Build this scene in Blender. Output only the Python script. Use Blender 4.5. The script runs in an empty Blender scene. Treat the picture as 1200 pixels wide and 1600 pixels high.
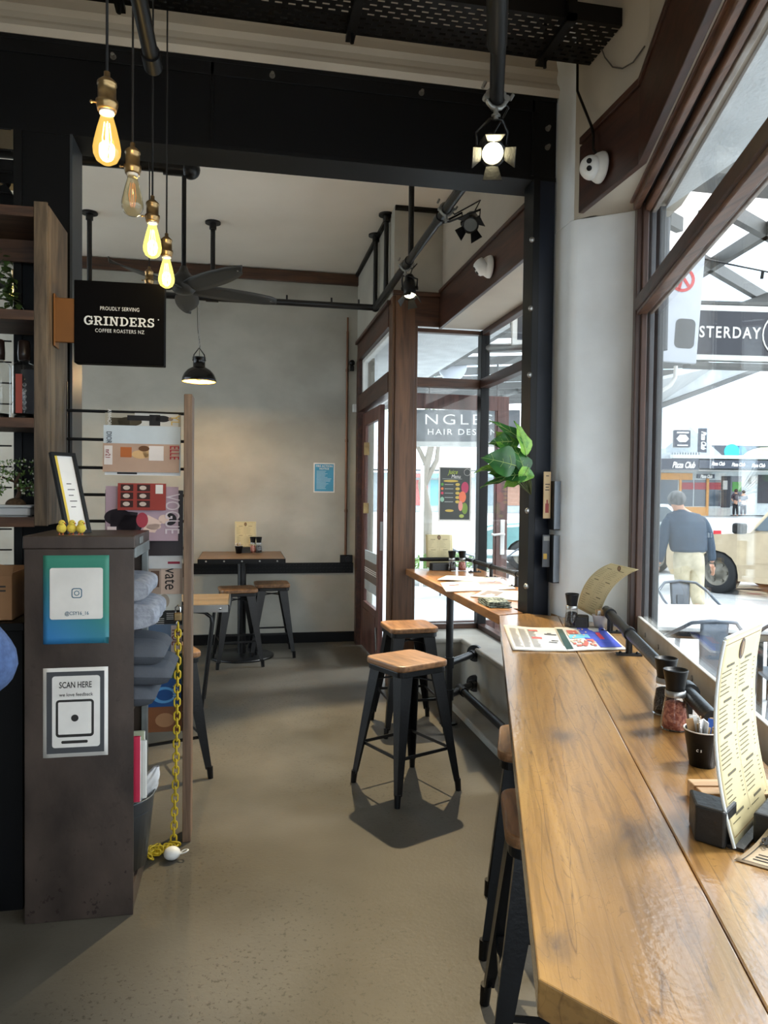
import bpy, math, random
from mathutils import Vector, Matrix
from math import sin, cos, pi, radians, sqrt, atan2
random.seed(7)
SC = bpy.context.scene
COL = SC.collection

# ---------------------------------------------------------------- camera
YAW, PITCH, ROLL, FPX, EYE = 10.9, 1.5, 0.65, 1150.0, 1.5
_y, _p, _r = radians(YAW), radians(PITCH), radians(ROLL)
FWD = Vector((sin(_y)*cos(_p), cos(_y)*cos(_p), -sin(_p)))
_r0 = Vector((cos(_y), -sin(_y), 0)); _u0 = _r0.cross(FWD)
RT = _r0*cos(_r) + _u0*sin(_r); UP = -_r0*sin(_r) + _u0*cos(_r)
cam_d = bpy.data.cameras.new('camera'); cam = bpy.data.objects.new('camera', cam_d); COL.objects.link(cam)
cam.matrix_world = Matrix(((RT.x, UP.x, -FWD.x, 0), (RT.y, UP.y, -FWD.y, 0), (RT.z, UP.z, -FWD.z, EYE), (0, 0, 0, 1)))
cam_d.sensor_fit = 'VERTICAL'; cam_d.sensor_height = 36.0; cam_d.lens = 36.0*FPX/1600.0
cam_d.clip_start = 0.02; cam_d.clip_end = 500
SC.camera = cam
SC.view_settings.view_transform = 'Standard'; SC.view_settings.look = 'None'
SC.view_settings.gamma = 1.0; SC.view_settings.use_curve_mapping = False
SC.view_settings.exposure = 1.0

# ---------------------------------------------------------------- world
W = bpy.data.worlds.new('sky'); SC.world = W; W.use_nodes = True
nt = W.node_tree; nt.nodes.clear()
wo = nt.nodes.new('ShaderNodeOutputWorld'); bg = nt.nodes.new('ShaderNodeBackground')
tc = nt.nodes.new('ShaderNodeTexCoord'); mp = nt.nodes.new('ShaderNodeMapping')
mp.inputs['Scale'].default_value = (1, 1, 3.2)
nz = nt.nodes.new('ShaderNodeTexNoise'); nz.inputs['Scale'].default_value = 2.6; nz.inputs['Detail'].default_value = 6
cr = nt.nodes.new('ShaderNodeValToRGB')
cr.color_ramp.elements[0].position = .42; cr.color_ramp.elements[0].color = (.56, .76, .93, 1)
cr.color_ramp.elements[1].position = .56; cr.color_ramp.elements[1].color = (1.0, 1.0, 1.0, 1)
for a, b in ((tc.outputs['Generated'], mp.inputs[0]), (mp.outputs[0], nz.inputs[0]), (nz.outputs[0], cr.inputs[0]), (cr.outputs[0], bg.inputs[0]), (bg.outputs[0], wo.inputs[0])):
    nt.links.new(a, b)
bg.inputs[1].default_value = 2.1

sun_d = bpy.data.lights.new('sun', 'SUN'); sun = bpy.data.objects.new('sun', sun_d); COL.objects.link(sun)
sun_d.energy = 2.2; sun_d.angle = radians(12); sun_d.color = (1, .97, .92)
sun.rotation_euler = (radians(38), 0, radians(100))   # from the upper right, through thin cloud

# ---------------------------------------------------------------- helpers
def srgb(c):
    def f(v):
        v /= 255.0
        return v/12.92 if v <= .04045 else ((v+.055)/1.055)**2.4
    return (f(c[0]), f(c[1]), f(c[2]), 1)
MATS = {}
def mat(name, col, rough=.5, metal=0., col2=None, scale=6., stretch=(1, 1, 1), bump=0., bscale=None, emit=None, estr=0., spec=None, ramp=(.35, .65), detail=5, alpha=None, coat=0.):
    if name in MATS: return MATS[name]
    m = bpy.data.materials.new(name); m.use_nodes = True; t = m.node_tree; b = t.nodes['Principled BSDF']
    b.inputs['Base Color'].default_value = srgb(col); b.inputs['Roughness'].default_value = rough; b.inputs['Metallic'].default_value = metal
    if spec is not None: b.inputs['Specular IOR Level'].default_value = spec
    if coat: b.inputs['Coat Weight'].default_value = coat; b.inputs['Coat Roughness'].default_value = .15
    c = t.nodes.new('ShaderNodeTexCoord'); mpn = t.nodes.new('ShaderNodeMapping'); mpn.inputs['Scale'].default_value = stretch
    t.links.new(c.outputs['Object'], mpn.inputs[0])
    if col2 is None: col2 = tuple(v*.93 for v in col)
    n = t.nodes.new('ShaderNodeTexNoise'); n.inputs['Scale'].default_value = scale; n.inputs['Detail'].default_value = detail
    r = t.nodes.new('ShaderNodeValToRGB'); r.color_ramp.elements[0].position = ramp[0]; r.color_ramp.elements[1].position = ramp[1]
    r.color_ramp.elements[0].color = srgb(col2); r.color_ramp.elements[1].color = srgb(col)
    t.links.new(mpn.outputs[0], n.inputs[0]); t.links.new(n.outputs[0], r.inputs[0]); t.links.new(r.outputs[0], b.inputs['Base Color'])
    if bump:
        n2 = t.nodes.new('ShaderNodeTexNoise'); n2.inputs['Scale'].default_value = bscale or scale*3; n2.inputs['Detail'].default_value = 6
        bp = t.nodes.new('ShaderNodeBump'); bp.inputs['Strength'].default_value = bump; bp.inputs['Distance'].default_value = .01
        t.links.new(mpn.outputs[0], n2.inputs[0]); t.links.new(n2.outputs[0], bp.inputs['Height']); t.links.new(bp.outputs[0], b.inputs['Normal'])
    if emit: b.inputs['Emission Color'].default_value = srgb(emit); b.inputs['Emission Strength'].default_value = estr
    MATS[name] = m; return m
def glass(name, tint=(1, 1, 1), refl=1.0, rough=.0):
    if name in MATS: return MATS[name]
    m = bpy.data.materials.new(name); m.use_nodes = True; t = m.node_tree; t.nodes.clear()
    o = t.nodes.new('ShaderNodeOutputMaterial'); mx = t.nodes.new('ShaderNodeMixShader'); fr = t.nodes.new('ShaderNodeLayerWeight'); fr.inputs['Blend'].default_value = .5
    tr = t.nodes.new('ShaderNodeBsdfTransparent'); tr.inputs[0].default_value = (*tint, 1); gl = t.nodes.new('ShaderNodeBsdfGlossy'); gl.inputs['Roughness'].default_value = rough
    pw = t.nodes.new('ShaderNodeMath'); pw.operation = 'POWER'; pw.inputs[1].default_value = 5
    ml = t.nodes.new('ShaderNodeMath'); ml.operation = 'MULTIPLY_ADD'; ml.inputs[1].default_value = .9*refl; ml.inputs[2].default_value = .035*refl
    t.links.new(fr.outputs['Facing'], pw.inputs[0]); t.links.new(pw.outputs[0], ml.inputs[0]); t.links.new(ml.outputs[0], mx.inputs[0]); t.links.new(tr.outputs[0], mx.inputs[1]); t.links.new(gl.outputs[0], mx.inputs[2]); t.links.new(mx.outputs[0], o.inputs[0])
    MATS[name] = m; return m
def wood(name, c1, c2, c3, rough=.45, scale=9., axis='Y', stretch=12., bump=.25, coat=0., knots=False, jitter=2.5, spots=()):
    """timber with grain along one local axis"""
    if name in MATS: return MATS[name]
    m = bpy.data.materials.new(name); m.use_nodes = True; t = m.node_tree; b = t.nodes['Principled BSDF']; L = t.links.new
    c = t.nodes.new('ShaderNodeTexCoord'); mpn = t.nodes.new('ShaderNodeMapping')
    s = [1, 1, 1]; s['XYZ'.index(axis)] = 1.0/stretch; mpn.inputs['Scale'].default_value = s; L(c.outputs['Object'], mpn.inputs[0])
    n = t.nodes.new('ShaderNodeTexNoise'); n.inputs['Scale'].default_value = scale; n.inputs['Detail'].default_value = 8; n.inputs['Distortion'].default_value = jitter; L(mpn.outputs[0], n.inputs[0])
    r = t.nodes.new('ShaderNodeValToRGB'); e = r.color_ramp.elements; e[0].position = .3; e[0].color = srgb(c2); e[1].position = .7; e[1].color = srgb(c1); L(n.outputs[0], r.inputs[0])
    n3 = t.nodes.new('ShaderNodeTexNoise'); n3.inputs['Scale'].default_value = scale*6; n3.inputs['Detail'].default_value = 4; L(mpn.outputs[0], n3.inputs[0])
    r3 = t.nodes.new('ShaderNodeValToRGB'); r3.color_ramp.elements[0].position = .36; r3.color_ramp.elements[1].position = .5
    r3.color_ramp.elements[0].color = srgb(c3); r3.color_ramp.elements[1].color = (1, 1, 1, 1); L(n3.outputs[0], r3.inputs[0])
    mx = t.nodes.new('ShaderNodeMixRGB'); mx.blend_type = 'MULTIPLY'; mx.inputs[0].default_value = .28 if knots else .35; L(r.outputs[0], mx.inputs[1]); L(r3.outputs[0], mx.inputs[2])
    out = mx.outputs[0]
    n4 = t.nodes.new('ShaderNodeTexNoise'); n4.inputs['Scale'].default_value = 2.3 if knots else 3; n4.inputs['Detail'].default_value = 3
    mp4 = t.nodes.new('ShaderNodeMapping'); s4 = [1, 1, 1]; s4['XYZ'.index(axis)] = .45; mp4.inputs['Scale'].default_value = s4; L(c.outputs['Object'], mp4.inputs[0]); L(mp4.outputs[0], n4.inputs[0])
    r4 = t.nodes.new('ShaderNodeValToRGB'); r4.color_ramp.elements[0].position = .57 if knots else .60; r4.color_ramp.elements[1].position = .70 if knots else .72; L(n4.outputs[0], r4.inputs[0])
    m4 = t.nodes.new('ShaderNodeMath'); m4.operation = 'MULTIPLY'; m4.inputs[1].default_value = .6 if knots else .4; L(r4.outputs[0], m4.inputs[0])
    mx4 = t.nodes.new('ShaderNodeMixRGB'); L(m4.outputs[0], mx4.inputs[0]); L(out, mx4.inputs[1]); mx4.inputs[2].default_value = srgb(c3); out = mx4.outputs[0]
    if knots:                                            # dark fine scratches in the varnish
        v = t.nodes.new('ShaderNodeTexNoise'); v.inputs['Scale'].default_value = 7; v.inputs['Detail'].default_value = 1; v.inputs['Distortion'].default_value = 6
        mpv = t.nodes.new('ShaderNodeMapping'); mpv.inputs['Scale'].default_value = (1.6, .5, 1); L(c.outputs['Object'], mpv.inputs[0]); L(mpv.outputs[0], v.inputs[0])
        rv = t.nodes.new('ShaderNodeValToRGB'); ev = rv.color_ramp.elements; ev[0].position = .490; ev[0].color = (0, 0, 0, 1); ev[1].position = .5; ev[1].color = (1, 1, 1, 1); x = ev.new(.510); x.color = (0, 0, 0, 1); L(v.outputs[0], rv.inputs[0])
        mv = t.nodes.new('ShaderNodeMath'); mv.operation = 'MULTIPLY'; mv.inputs[1].default_value = .38; L(rv.outputs[0], mv.inputs[0])
        mxv = t.nodes.new('ShaderNodeMixRGB'); L(mv.outputs[0], mxv.inputs[0]); L(out, mxv.inputs[1]); mxv.inputs[2].default_value = srgb((70, 45, 22)); out = mxv.outputs[0]
    if knots:                                            # long fine cracks along the grain
        for sc_, mpx, amt in ((3., (5, .30, 1), .6), (4., (2.2, .16, 1), .45)):
            v = t.nodes.new('ShaderNodeTexNoise'); v.inputs['Scale'].default_value = sc_; v.inputs['Detail'].default_value = 3; v.inputs['Distortion'].default_value = .4
            mpv = t.nodes.new('ShaderNodeMapping'); mpv.inputs['Scale'].default_value = mpx; L(c.outputs['Object'], mpv.inputs[0]); L(mpv.outputs[0], v.inputs[0])
            rv = t.nodes.new('ShaderNodeValToRGB'); ev = rv.color_ramp.elements; ev[0].position = .494; ev[0].color = (0, 0, 0, 1); ev[1].position = .5; ev[1].color = (1, 1, 1, 1); x = ev.new(.506); x.color = (0, 0, 0, 1); L(v.outputs[0], rv.inputs[0])
            mv = t.nodes.new('ShaderNodeMath'); mv.operation = 'MULTIPLY'; mv.inputs[1].default_value = amt; L(rv.outputs[0], mv.inputs[0])
            mxv = t.nodes.new('ShaderNodeMixRGB'); L(mv.outputs[0], mxv.inputs[0]); L(out, mxv.inputs[1]); mxv.inputs[2].default_value = srgb((72, 46, 26)); out = mxv.outputs[0]
        gn = t.nodes.new('ShaderNodeTexNoise'); gn.inputs['Scale'].default_value = 26; gn.inputs['Detail'].default_value = 6; gn.inputs['Distortion'].default_value = 1.5
        mg = t.nodes.new('ShaderNodeMapping'); mg.inputs['Scale'].default_value = (1, .3, 1); L(c.outputs['Object'], mg.inputs[0]); L(mg.outputs[0], gn.inputs[0])
        for (sx_, sy_, rx_, ry_) in spots:                # grey knots in the timber
            mk = t.nodes.new('ShaderNodeMapping'); mk.inputs['Location'].default_value = (-sx_/rx_, -sy_/ry_, 0); mk.inputs['Scale'].default_value = (1/rx_, 1/ry_, 0); L(c.outputs['Object'], mk.inputs[0])
            ln = t.nodes.new('ShaderNodeVectorMath'); ln.operation = 'LENGTH'; L(mk.outputs[0], ln.inputs[0])
            ad = t.nodes.new('ShaderNodeMath'); ad.operation = 'MULTIPLY_ADD'; ad.inputs[1].default_value = 1.6; L(gn.outputs[0], ad.inputs[0]); L(ln.outputs['Value'], ad.inputs[2])
            rk = t.nodes.new('ShaderNodeValToRGB'); ek = rk.color_ramp.elements; ek[0].position = .45; ek[0].color = (1, 1, 1, 1); ek[1].position = .95; ek[1].color = (0, 0, 0, 1)
            hf = t.nodes.new('ShaderNodeMath'); hf.operation = 'MULTIPLY'; hf.inputs[1].default_value = .55; L(ad.outputs[0], hf.inputs[0]); L(hf.outputs[0], rk.inputs[0])
            mm = t.nodes.new('ShaderNodeMath'); mm.operation = 'MULTIPLY'; mm.inputs[1].default_value = .75; L(rk.outputs[0], mm.inputs[0])
            mxk = t.nodes.new('ShaderNodeMixRGB'); L(mm.outputs[0], mxk.inputs[0]); L(out, mxk.inputs[1]); mxk.inputs[2].default_value = srgb((92, 74, 62)); out = mxk.outputs[0]
    L(out, b.inputs['Base Color']); b.inputs['Roughness'].default_value = rough
    if coat: b.inputs['Coat Weight'].default_value = coat; b.inputs['Coat Roughness'].default_value = .16; b.inputs['Coat IOR'].default_value = 1.95
    bp = t.nodes.new('ShaderNodeBump'); bp.inputs['Strength'].default_value = bump; bp.inputs['Distance'].default_value = .003; L(n3.outputs[0], bp.inputs['Height']); L(bp.outputs[0], b.inputs['Normal'])
    if coat and knots:
        n5 = t.nodes.new('ShaderNodeTexNoise'); n5.inputs['Scale'].default_value = 90; n5.inputs['Detail'].default_value = 2
        b5 = t.nodes.new('ShaderNodeBump'); b5.inputs['Strength'].default_value = .22; b5.inputs['Distance'].default_value = .002; L(c.outputs['Object'], n5.inputs[0]); L(n5.outputs[0], b5.inputs['Height']); L(b5.outputs[0], b.inputs['Coat Normal'])
    MATS[name] = m; return m

def unit(v): return Vector(v).normalized()
class MB:
    """collects simple solids; build() links them as one mesh object"""
    def __init__(s): s.v = []; s.f = []; s.sm = []
    def add(s, vs, fs, smooth=False):
        n = len(s.v); s.v += [Vector(v) for v in vs]; s.f += [tuple(i+n for i in f) for f in fs]; s.sm += [smooth]*len(fs); return s
    def box(s, a, b, M=None):
        x0, y0, z0 = (min(a[i], b[i]) for i in range(3)); x1, y1, z1 = (max(a[i], b[i]) for i in range(3))
        vs = [Vector(p) for p in ((x0, y0, z0), (x1, y0, z0), (x1, y1, z0), (x0, y1, z0), (x0, y0, z1), (x1, y0, z1), (x1, y1, z1), (x0, y1, z1))]
        if M is not None: vs = [M @ v for v in vs]
        return s.add(vs, [(0, 3, 2, 1), (4, 5, 6, 7), (0, 1, 5, 4), (1, 2, 6, 5), (2, 3, 7, 6), (3, 0, 4, 7)])
    def hexa(s, p): return s.add(p, [(0, 3, 2, 1), (4, 5, 6, 7), (0, 1, 5, 4), (1, 2, 6, 5), (2, 3, 7, 6), (3, 0, 4, 7)])
    def prism(s, poly, z0, z1, M=None):
        n = len(poly); vs = [Vector((x, y, z0)) for x, y in poly]+[Vector((x, y, z1)) for x, y in poly]
        if M is not None: vs = [M @ v for v in vs]
        return s.add(vs, [tuple(range(n-1, -1, -1)), tuple(range(n, 2*n))]+[(i, (i+1) % n, (i+1) % n+n, i+n) for i in range(n)])
    def beam(s, p0, p1, w, h, up=(0, 0, 1)):
        """rectangular bar: w sideways, h along up"""
        p0, p1, up = Vector(p0), Vector(p1), Vector(up); d = (p1-p0).normalized(); sd = d.cross(up).normalized(); u2 = sd.cross(d).normalized()
        c = [(-1, -1), (1, -1), (1, 1), (-1, 1)]
        return s.hexa([p0+sd*a*w/2+u2*b*h/2 for a, b in c]+[p1+sd*a*w/2+u2*b*h/2 for a, b in c])
    def cyl(s, p0, p1, r, r2=None, n=16, caps=True):
        p0, p1 = Vector(p0), Vector(p1); r2 = r if r2 is None else r2; d = (p1-p0).normalized()
        a = d.orthogonal().normalized(); b = d.cross(a)
        vs = [p0+(a*cos(2*pi*i/n)+b*sin(2*pi*i/n))*r for i in range(n)]+[p1+(a*cos(2*pi*i/n)+b*sin(2*pi*i/n))*r2 for i in range(n)]
        s.add(vs, [(i, (i+1) % n, (i+1) % n+n, i+n) for i in range(n)], True)
        if caps: s.add(vs, [tuple(range(n-1, -1, -1)), tuple(range(n, 2*n))])
        return s
    def tube(s, pts, r, n=8, closed=False, caps=True):
        pts = [Vector(p) for p in pts]; m = len(pts); rs = r if isinstance(r, (list, tuple)) else [r]*m; vs = []; a = None
        for i, p in enumerate(pts):
            q0 = pts[(i-1) % m] if (closed or i) else p; q1 = pts[(i+1) % m] if (closed or i < m-1) else p
            d = (q1-q0).normalized()
            if a is None: a = d.orthogonal().normalized()
            a = (a-d*a.dot(d)).normalized(); b = d.cross(a)
            vs += [p+(a*cos(2*pi*k/n)+b*sin(2*pi*k/n))*rs[i] for k in range(n)]
        fs = [(i*n+k, i*n+(k+1) % n, ((i+1) % m)*n+(k+1) % n, ((i+1) % m)*n+k) for i in range(m if closed else m-1) for k in range(n)]
        s.add(vs, fs, True)
        if caps and not closed: s.add(vs[:n], [tuple(range(n-1, -1, -1))]); s.add(vs[-n:], [tuple(range(n))])
        return s
    def lathe(s, prof, c=(0, 0, 0), n=24, M=None, smooth=True):
        c = Vector(c); m = len(prof); vs = [c+Vector((r*cos(2*pi*k/n), r*sin(2*pi*k/n), z)) for r, z in prof for k in range(n)]
        if M is not None: vs = [M @ v for v in vs]
        return s.add(vs, [(i*n+k, i*n+(k+1) % n, (i+1)*n+(k+1) % n, (i+1)*n+k) for i in range(m-1) for k in range(n)], smooth)
    def ball(s, c, r, sc=(1, 1, 1), n=16, m=10, M=None):
        c = Vector(c); vs = []
        for i in range(m+1):
            th = pi*i/m
            for k in range(n): vs.append(c+Vector((r*sc[0]*sin(th)*cos(2*pi*k/n), r*sc[1]*sin(th)*sin(2*pi*k/n), -r*sc[2]*cos(th))))
        if M is not None: vs = [M @ v for v in vs]
        return s.add(vs, [(i*n+k, i*n+(k+1) % n, (i+1)*n+(k+1) % n, (i+1)*n+k) for i in range(m) for k in range(n)], True)
    def grid(s, f, nu, nv, th=0.0, nrm=None):
        """surface f(u,v); with thickness th"""
        P = [[Vector(f(i/nu, j/nv)) for j in range(nv+1)] for i in range(nu+1)]
        vs = [P[i][j] for i in range(nu+1) for j in range(nv+1)]; k = nv+1
        fs = [(i*k+j, (i+1)*k+j, (i+1)*k+j+1, i*k+j+1) for i in range(nu) for j in range(nv)]
        if not th: return s.add(vs, fs, True)
        nn = []
        for i in range(nu+1):
            for j in range(nv+1):
                du = P[min(i+1, nu)][j]-P[max(i-1, 0)][j]; dv = P[i][min(j+1, nv)]-P[i][max(j-1, 0)]; nn.append(du.cross(dv).normalized())
        n = len(vs); vs2 = [v-nn[i]*th for i, v in enumerate(vs)]
        fs2 = [tuple(n+q for q in reversed(f)) for f in fs]
        edge = [i*k for i in range(nu+1)]+[nu*k+j for j in range(1, nv+1)]+[i*k+nv for i in range(nu-1, -1, -1)]+[j for j in range(nv-1, 0, -1)]
        fe = [(edge[q], edge[(q+1) % len(edge)]+0, edge[(q+1) % len(edge)]+n, edge[q]+n) for q in range(len(edge))]
        return s.add(vs+vs2, fs+fs2+[tuple(reversed(f)) for f in fe], True)
    def build(s, name, m, parent=None, bev=0, mods=None):
        me = bpy.data.meshes.new(name)
        if parent is not None:
            base = Vector((0, 0, 0)); q = parent
            while q is not None: base += q.location; q = q.parent
        else:
            xs = [v.x for v in s.v]; ys = [v.y for v in s.v]; zs = [v.z for v in s.v]
            base = Vector(((min(xs)+max(xs))/2, (min(ys)+max(ys))/2, min(zs)))
        me.from_pydata([v-base for v in s.v], [], s.f); me.polygons.foreach_set('use_smooth', s.sm); me.update()
        o = bpy.data.objects.new(name, me); COL.objects.link(o); me.materials.append(m)
        if parent is not None: o.parent = parent
        else: o.location = base
        if bev:
            b = o.modifiers.new('bevel', 'BEVEL'); b.width = bev; b.segments = 2; b.limit_method = 'ANGLE'; b.angle_limit = radians(40)
        return o
def thing(name, label, cat, loc=(0, 0, 0), group=None):
    o = bpy.data.objects.new(name, None); COL.objects.link(o); o.location = loc; o.empty_display_size = .1; bpy.context.view_layer.update()
    return tag(o, label, cat, group)
def tag(o, label, cat, group=None, kind=None):
    o['label'] = label; o['category'] = cat
    if group: o['group'] = group
    if kind: o['kind'] = kind
    return o
def struct(o): o['kind'] = 'structure'; return o
def place(o, loc, rz=0., rx=0., ry=0.): o.location = loc; o.rotation_euler = (rx, ry, rz); return o
def dup(o, loc=None, rz=None, label=None, group=None):
    def cp(q, par):
        c = q.copy(); COL.objects.link(c)
        if par is not None: c.parent = par
        for ch in [x for x in ALLCH.get(q.name, [])]: cp(ch, c)
        return c
    ALLCH = {}
    for x in COL.objects:
        if x.parent is not None: ALLCH.setdefault(x.parent.name, []).append(x)
    c = cp(o, None)
    if loc is not None: c.location = loc
    if rz is not None: c.rotation_euler = (o.rotation_euler[0], o.rotation_euler[1], rz)
    if label: c['label'] = label
    if group: c['group'] = group
    return c
def text(body, size, m, parent, M, name='lettering', ext=.0008, bold=0., sx=1., align='CENTER', space=1., shear=0.):
    """raised lettering; M maps local text plane (x right, y up, z out) to world"""
    cu = bpy.data.curves.new(name, 'FONT'); cu.body = body; cu.size = size; cu.extrude = ext; cu.align_x = align; cu.align_y = 'CENTER'; cu.offset = bold; cu.space_character = space; cu.shear = shear; cu.resolution_u = 3
    o = bpy.data.objects.new(name, cu); COL.objects.link(o); bpy.context.view_layer.update()
    me = bpy.data.meshes.new_from_object(o.evaluated_get(bpy.context.evaluated_depsgraph_get()))
    bpy.data.objects.remove(o)
    base = Vector((0, 0, 0)); q = parent
    while q is not None: base += q.location; q = q.parent
    for v in me.vertices: v.co = (M @ Vector((v.co.x*sx, v.co.y, v.co.z)))-base
    me.materials.clear(); me.materials.append(m); me.name = name
    o2 = bpy.data.objects.new(name, me); COL.objects.link(o2); o2.parent = parent
    return o2
def frame(o, x, z):
    """matrix with origin o, text x direction, up z"""
    x = Vector(x).normalized(); z = Vector(z).normalized(); n = x.cross(z).normalized(); z = n.cross(x)
    return Matrix(((x.x, z.x, n.x, o[0]), (x.y, z.y, n.y, o[1]), (x.z, z.z, n.z, o[2]), (0, 0, 0, 1)))
def ray(px, py): return FWD+RT*((px-600)/FPX)-UP*((py-800)/FPX)
TH = radians(19.3); UU = Vector((sin(TH), cos(TH), 0)); NN = Vector((cos(TH), -sin(TH), 0))   # along / out of the street window
def at(px, py, x=None, y=None, z=None, n=None, d=None):
    """the point of the place that a photo measurement fixes on one known plane"""
    r = ray(px, py); c = Vector((0, 0, EYE))
    if x is not None: t = x/r.x
    elif y is not None: t = y/r.y
    elif z is not None: t = (z-EYE)/r.z
    elif n is not None: t = n/r.dot(NN)
    else: t = d
    return c+r*t
def WP(s, n, z=0.): return UU*s+NN*n+Vector((0, 0, z))
def skin(name, V, E, R, m, parent=None, sub=2, root=0):
    me = bpy.data.meshes.new(name); base = parent.location.copy() if parent else Vector((0, 0, 0))
    me.from_pydata([Vector(v)-base for v in V], E, []); me.update()
    o = bpy.data.objects.new(name, me); COL.objects.link(o); me.materials.append(m)
    if parent: o.parent = parent
    md = o.modifiers.new('skin', 'SKIN'); md.use_smooth_shade = True
    lay = me.skin_vertices[0] if me.skin_vertices else None
    if lay is None:
        bpy.context.view_layer.objects.active = o; o.select_set(True); lay = me.skin_vertices[0]
    for i, r in enumerate(R):
        lay.data[i].radius = r if isinstance(r, (tuple, list)) else (r, r); lay.data[i].use_root = (i == root)
    o.modifiers.new('sub', 'SUBSURF').levels = sub; o.modifiers['sub'].render_levels = sub
    dg = bpy.context.evaluated_depsgraph_get(); me2 = bpy.data.meshes.new_from_object(o.evaluated_get(dg)); o.modifiers.clear(); o.data = me2
    for p in me2.polygons: p.use_smooth = True
    if not me2.materials: me2.materials.append(m)
    return o

# ---------------------------------------------------------------- materials
M_black = mat('black_steel', (9, 10, 12), .45, .0, col2=(5, 6, 8), scale=3, spec=.25)
M_blackp = mat('black_powdercoat', (16, 17, 20), .36, .0, col2=(10, 11, 13), bump=.1, bscale=80, spec=.4)
M_beam = mat('beam_paint', (8, 9, 12), .5, 0, col2=(5, 6, 8), scale=2, bump=.05, spec=.2)
M_bplas = mat('black_plastic', (12, 12, 13), .38, spec=.3)
M_brass = mat('aged_brass', (168, 140, 96), .3, .9, col2=(110, 88, 60), scale=14)
M_chrome = mat('chrome', (200, 200, 200), .18, 1.)
M_steel = mat('brushed_steel', (170, 170, 168), .35, .9, bump=.05, bscale=60)
M_white = mat('white_paint', (226, 226, 222), .5)
M_paper = mat('paper', (236, 233, 228), .7)
M_copper = mat('copper_pipe', (120, 82, 58), .4, .6, col2=(84, 60, 46), scale=12, stretch=(1, 1, .3))
# ---------------------------------------------------------------- structure
M_floor = mat('polished_concrete', (92, 88, 80), .5, 0, col2=(66, 63, 56), scale=1.6, bump=.08, bscale=70, detail=9, ramp=(.3, .7), spec=.3)
def speckle(m, sc, thr, col, amt):
    t = m.node_tree; b = t.nodes['Principled BSDF']; src = b.inputs['Base Color'].links[0].from_socket
    c = t.nodes.new('ShaderNodeTexCoord'); n = t.nodes.new('ShaderNodeTexNoise'); n.inputs['Scale'].default_value = sc; n.inputs['Detail'].default_value = 3; n.inputs['Roughness'].default_value = .7
    big = t.nodes.new('ShaderNodeTexNoise'); big.inputs['Scale'].default_value = 1.1; t.links.new(c.outputs['Object'], big.inputs[0])
    t.links.new(c.outputs['Object'], n.inputs[0]); r = t.nodes.new('ShaderNodeValToRGB'); r.color_ramp.elements[0].position = thr; r.color_ramp.elements[1].position = thr+.03
    rb = t.nodes.new('ShaderNodeValToRGB'); rb.color_ramp.elements[0].position = .42; rb.color_ramp.elements[1].position = .58
    t.links.new(n.outputs[0], r.inputs[0]); t.links.new(big.outputs[0], rb.inputs[0]); ml = t.nodes.new('ShaderNodeMath'); ml.operation = 'MULTIPLY'; m2 = t.nodes.new('ShaderNodeMath'); m2.operation = 'MULTIPLY'; m2.inputs[1].default_value = amt
    t.links.new(r.outputs[0], ml.inputs[0]); t.links.new(rb.outputs[0], ml.inputs[1]); t.links.new(ml.outputs[0], m2.inputs[0])
    mx = t.nodes.new('ShaderNodeMixRGB'); t.links.new(m2.outputs[0], mx.inputs[0]); t.links.new(src, mx.inputs[1]); mx.inputs[2].default_value = srgb(col); t.links.new(mx.outputs[0], b.inputs['Base Color'])
speckle(M_floor, 60, .60, (40, 37, 32), .7)
M_plaster = mat('grey_plaster', (180, 177, 166), .45, 0, col2=(158, 154, 143), scale=1.7, stretch=(1, 1, 1.3), bump=.22, bscale=7, detail=9, spec=.45)
M_pier = mat('pier_plaster', (226, 231, 235), .55, 0, col2=(206, 210, 213), scale=2.2, bump=.3, bscale=9, detail=8)
M_cream = mat('cream_paint', (186, 176, 160), .6, 0, col2=(172, 162, 147), scale=1.5, bump=.08, bscale=10)
M_ceil = mat('ceiling_paint', (240, 231, 217), .7, 0, col2=(232, 222, 207), scale=1.2)
M_wood_d = wood('dark_stained_timber', (78, 50, 36), (46, 29, 22), (22, 14, 11), .42, scale=9, axis='Z')
M_wood_dy = wood('dark_stained_timber_long', (78, 46, 32), (48, 28, 21), (22, 13, 10), .42, scale=9, axis='Y')
M_wood_dx = wood('dark_stained_timber_cross', (92, 60, 40), (56, 35, 25), (24, 15, 11), .42, scale=9, axis='X')
M_wood_hl = wood('mid_stained_timber_long', (120, 84, 62), (74, 48, 36), (34, 22, 16), .38, scale=9, axis='Y')
M_bead = mat('weathered_bead', (172, 166, 160), .5, col2=(128, 116, 106), scale=8)
M_post = wood('door_post_timber', (112, 78, 52), (66, 43, 29), (26, 17, 12), .4, scale=7, axis='Z')
M_win = glass('window_glass', (.975, .985, .985), .7)
M_low = mat('low_wall_render', (150, 148, 140), .6, 0, col2=(130, 127, 120), scale=3, bump=.15, bscale=12)

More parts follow.
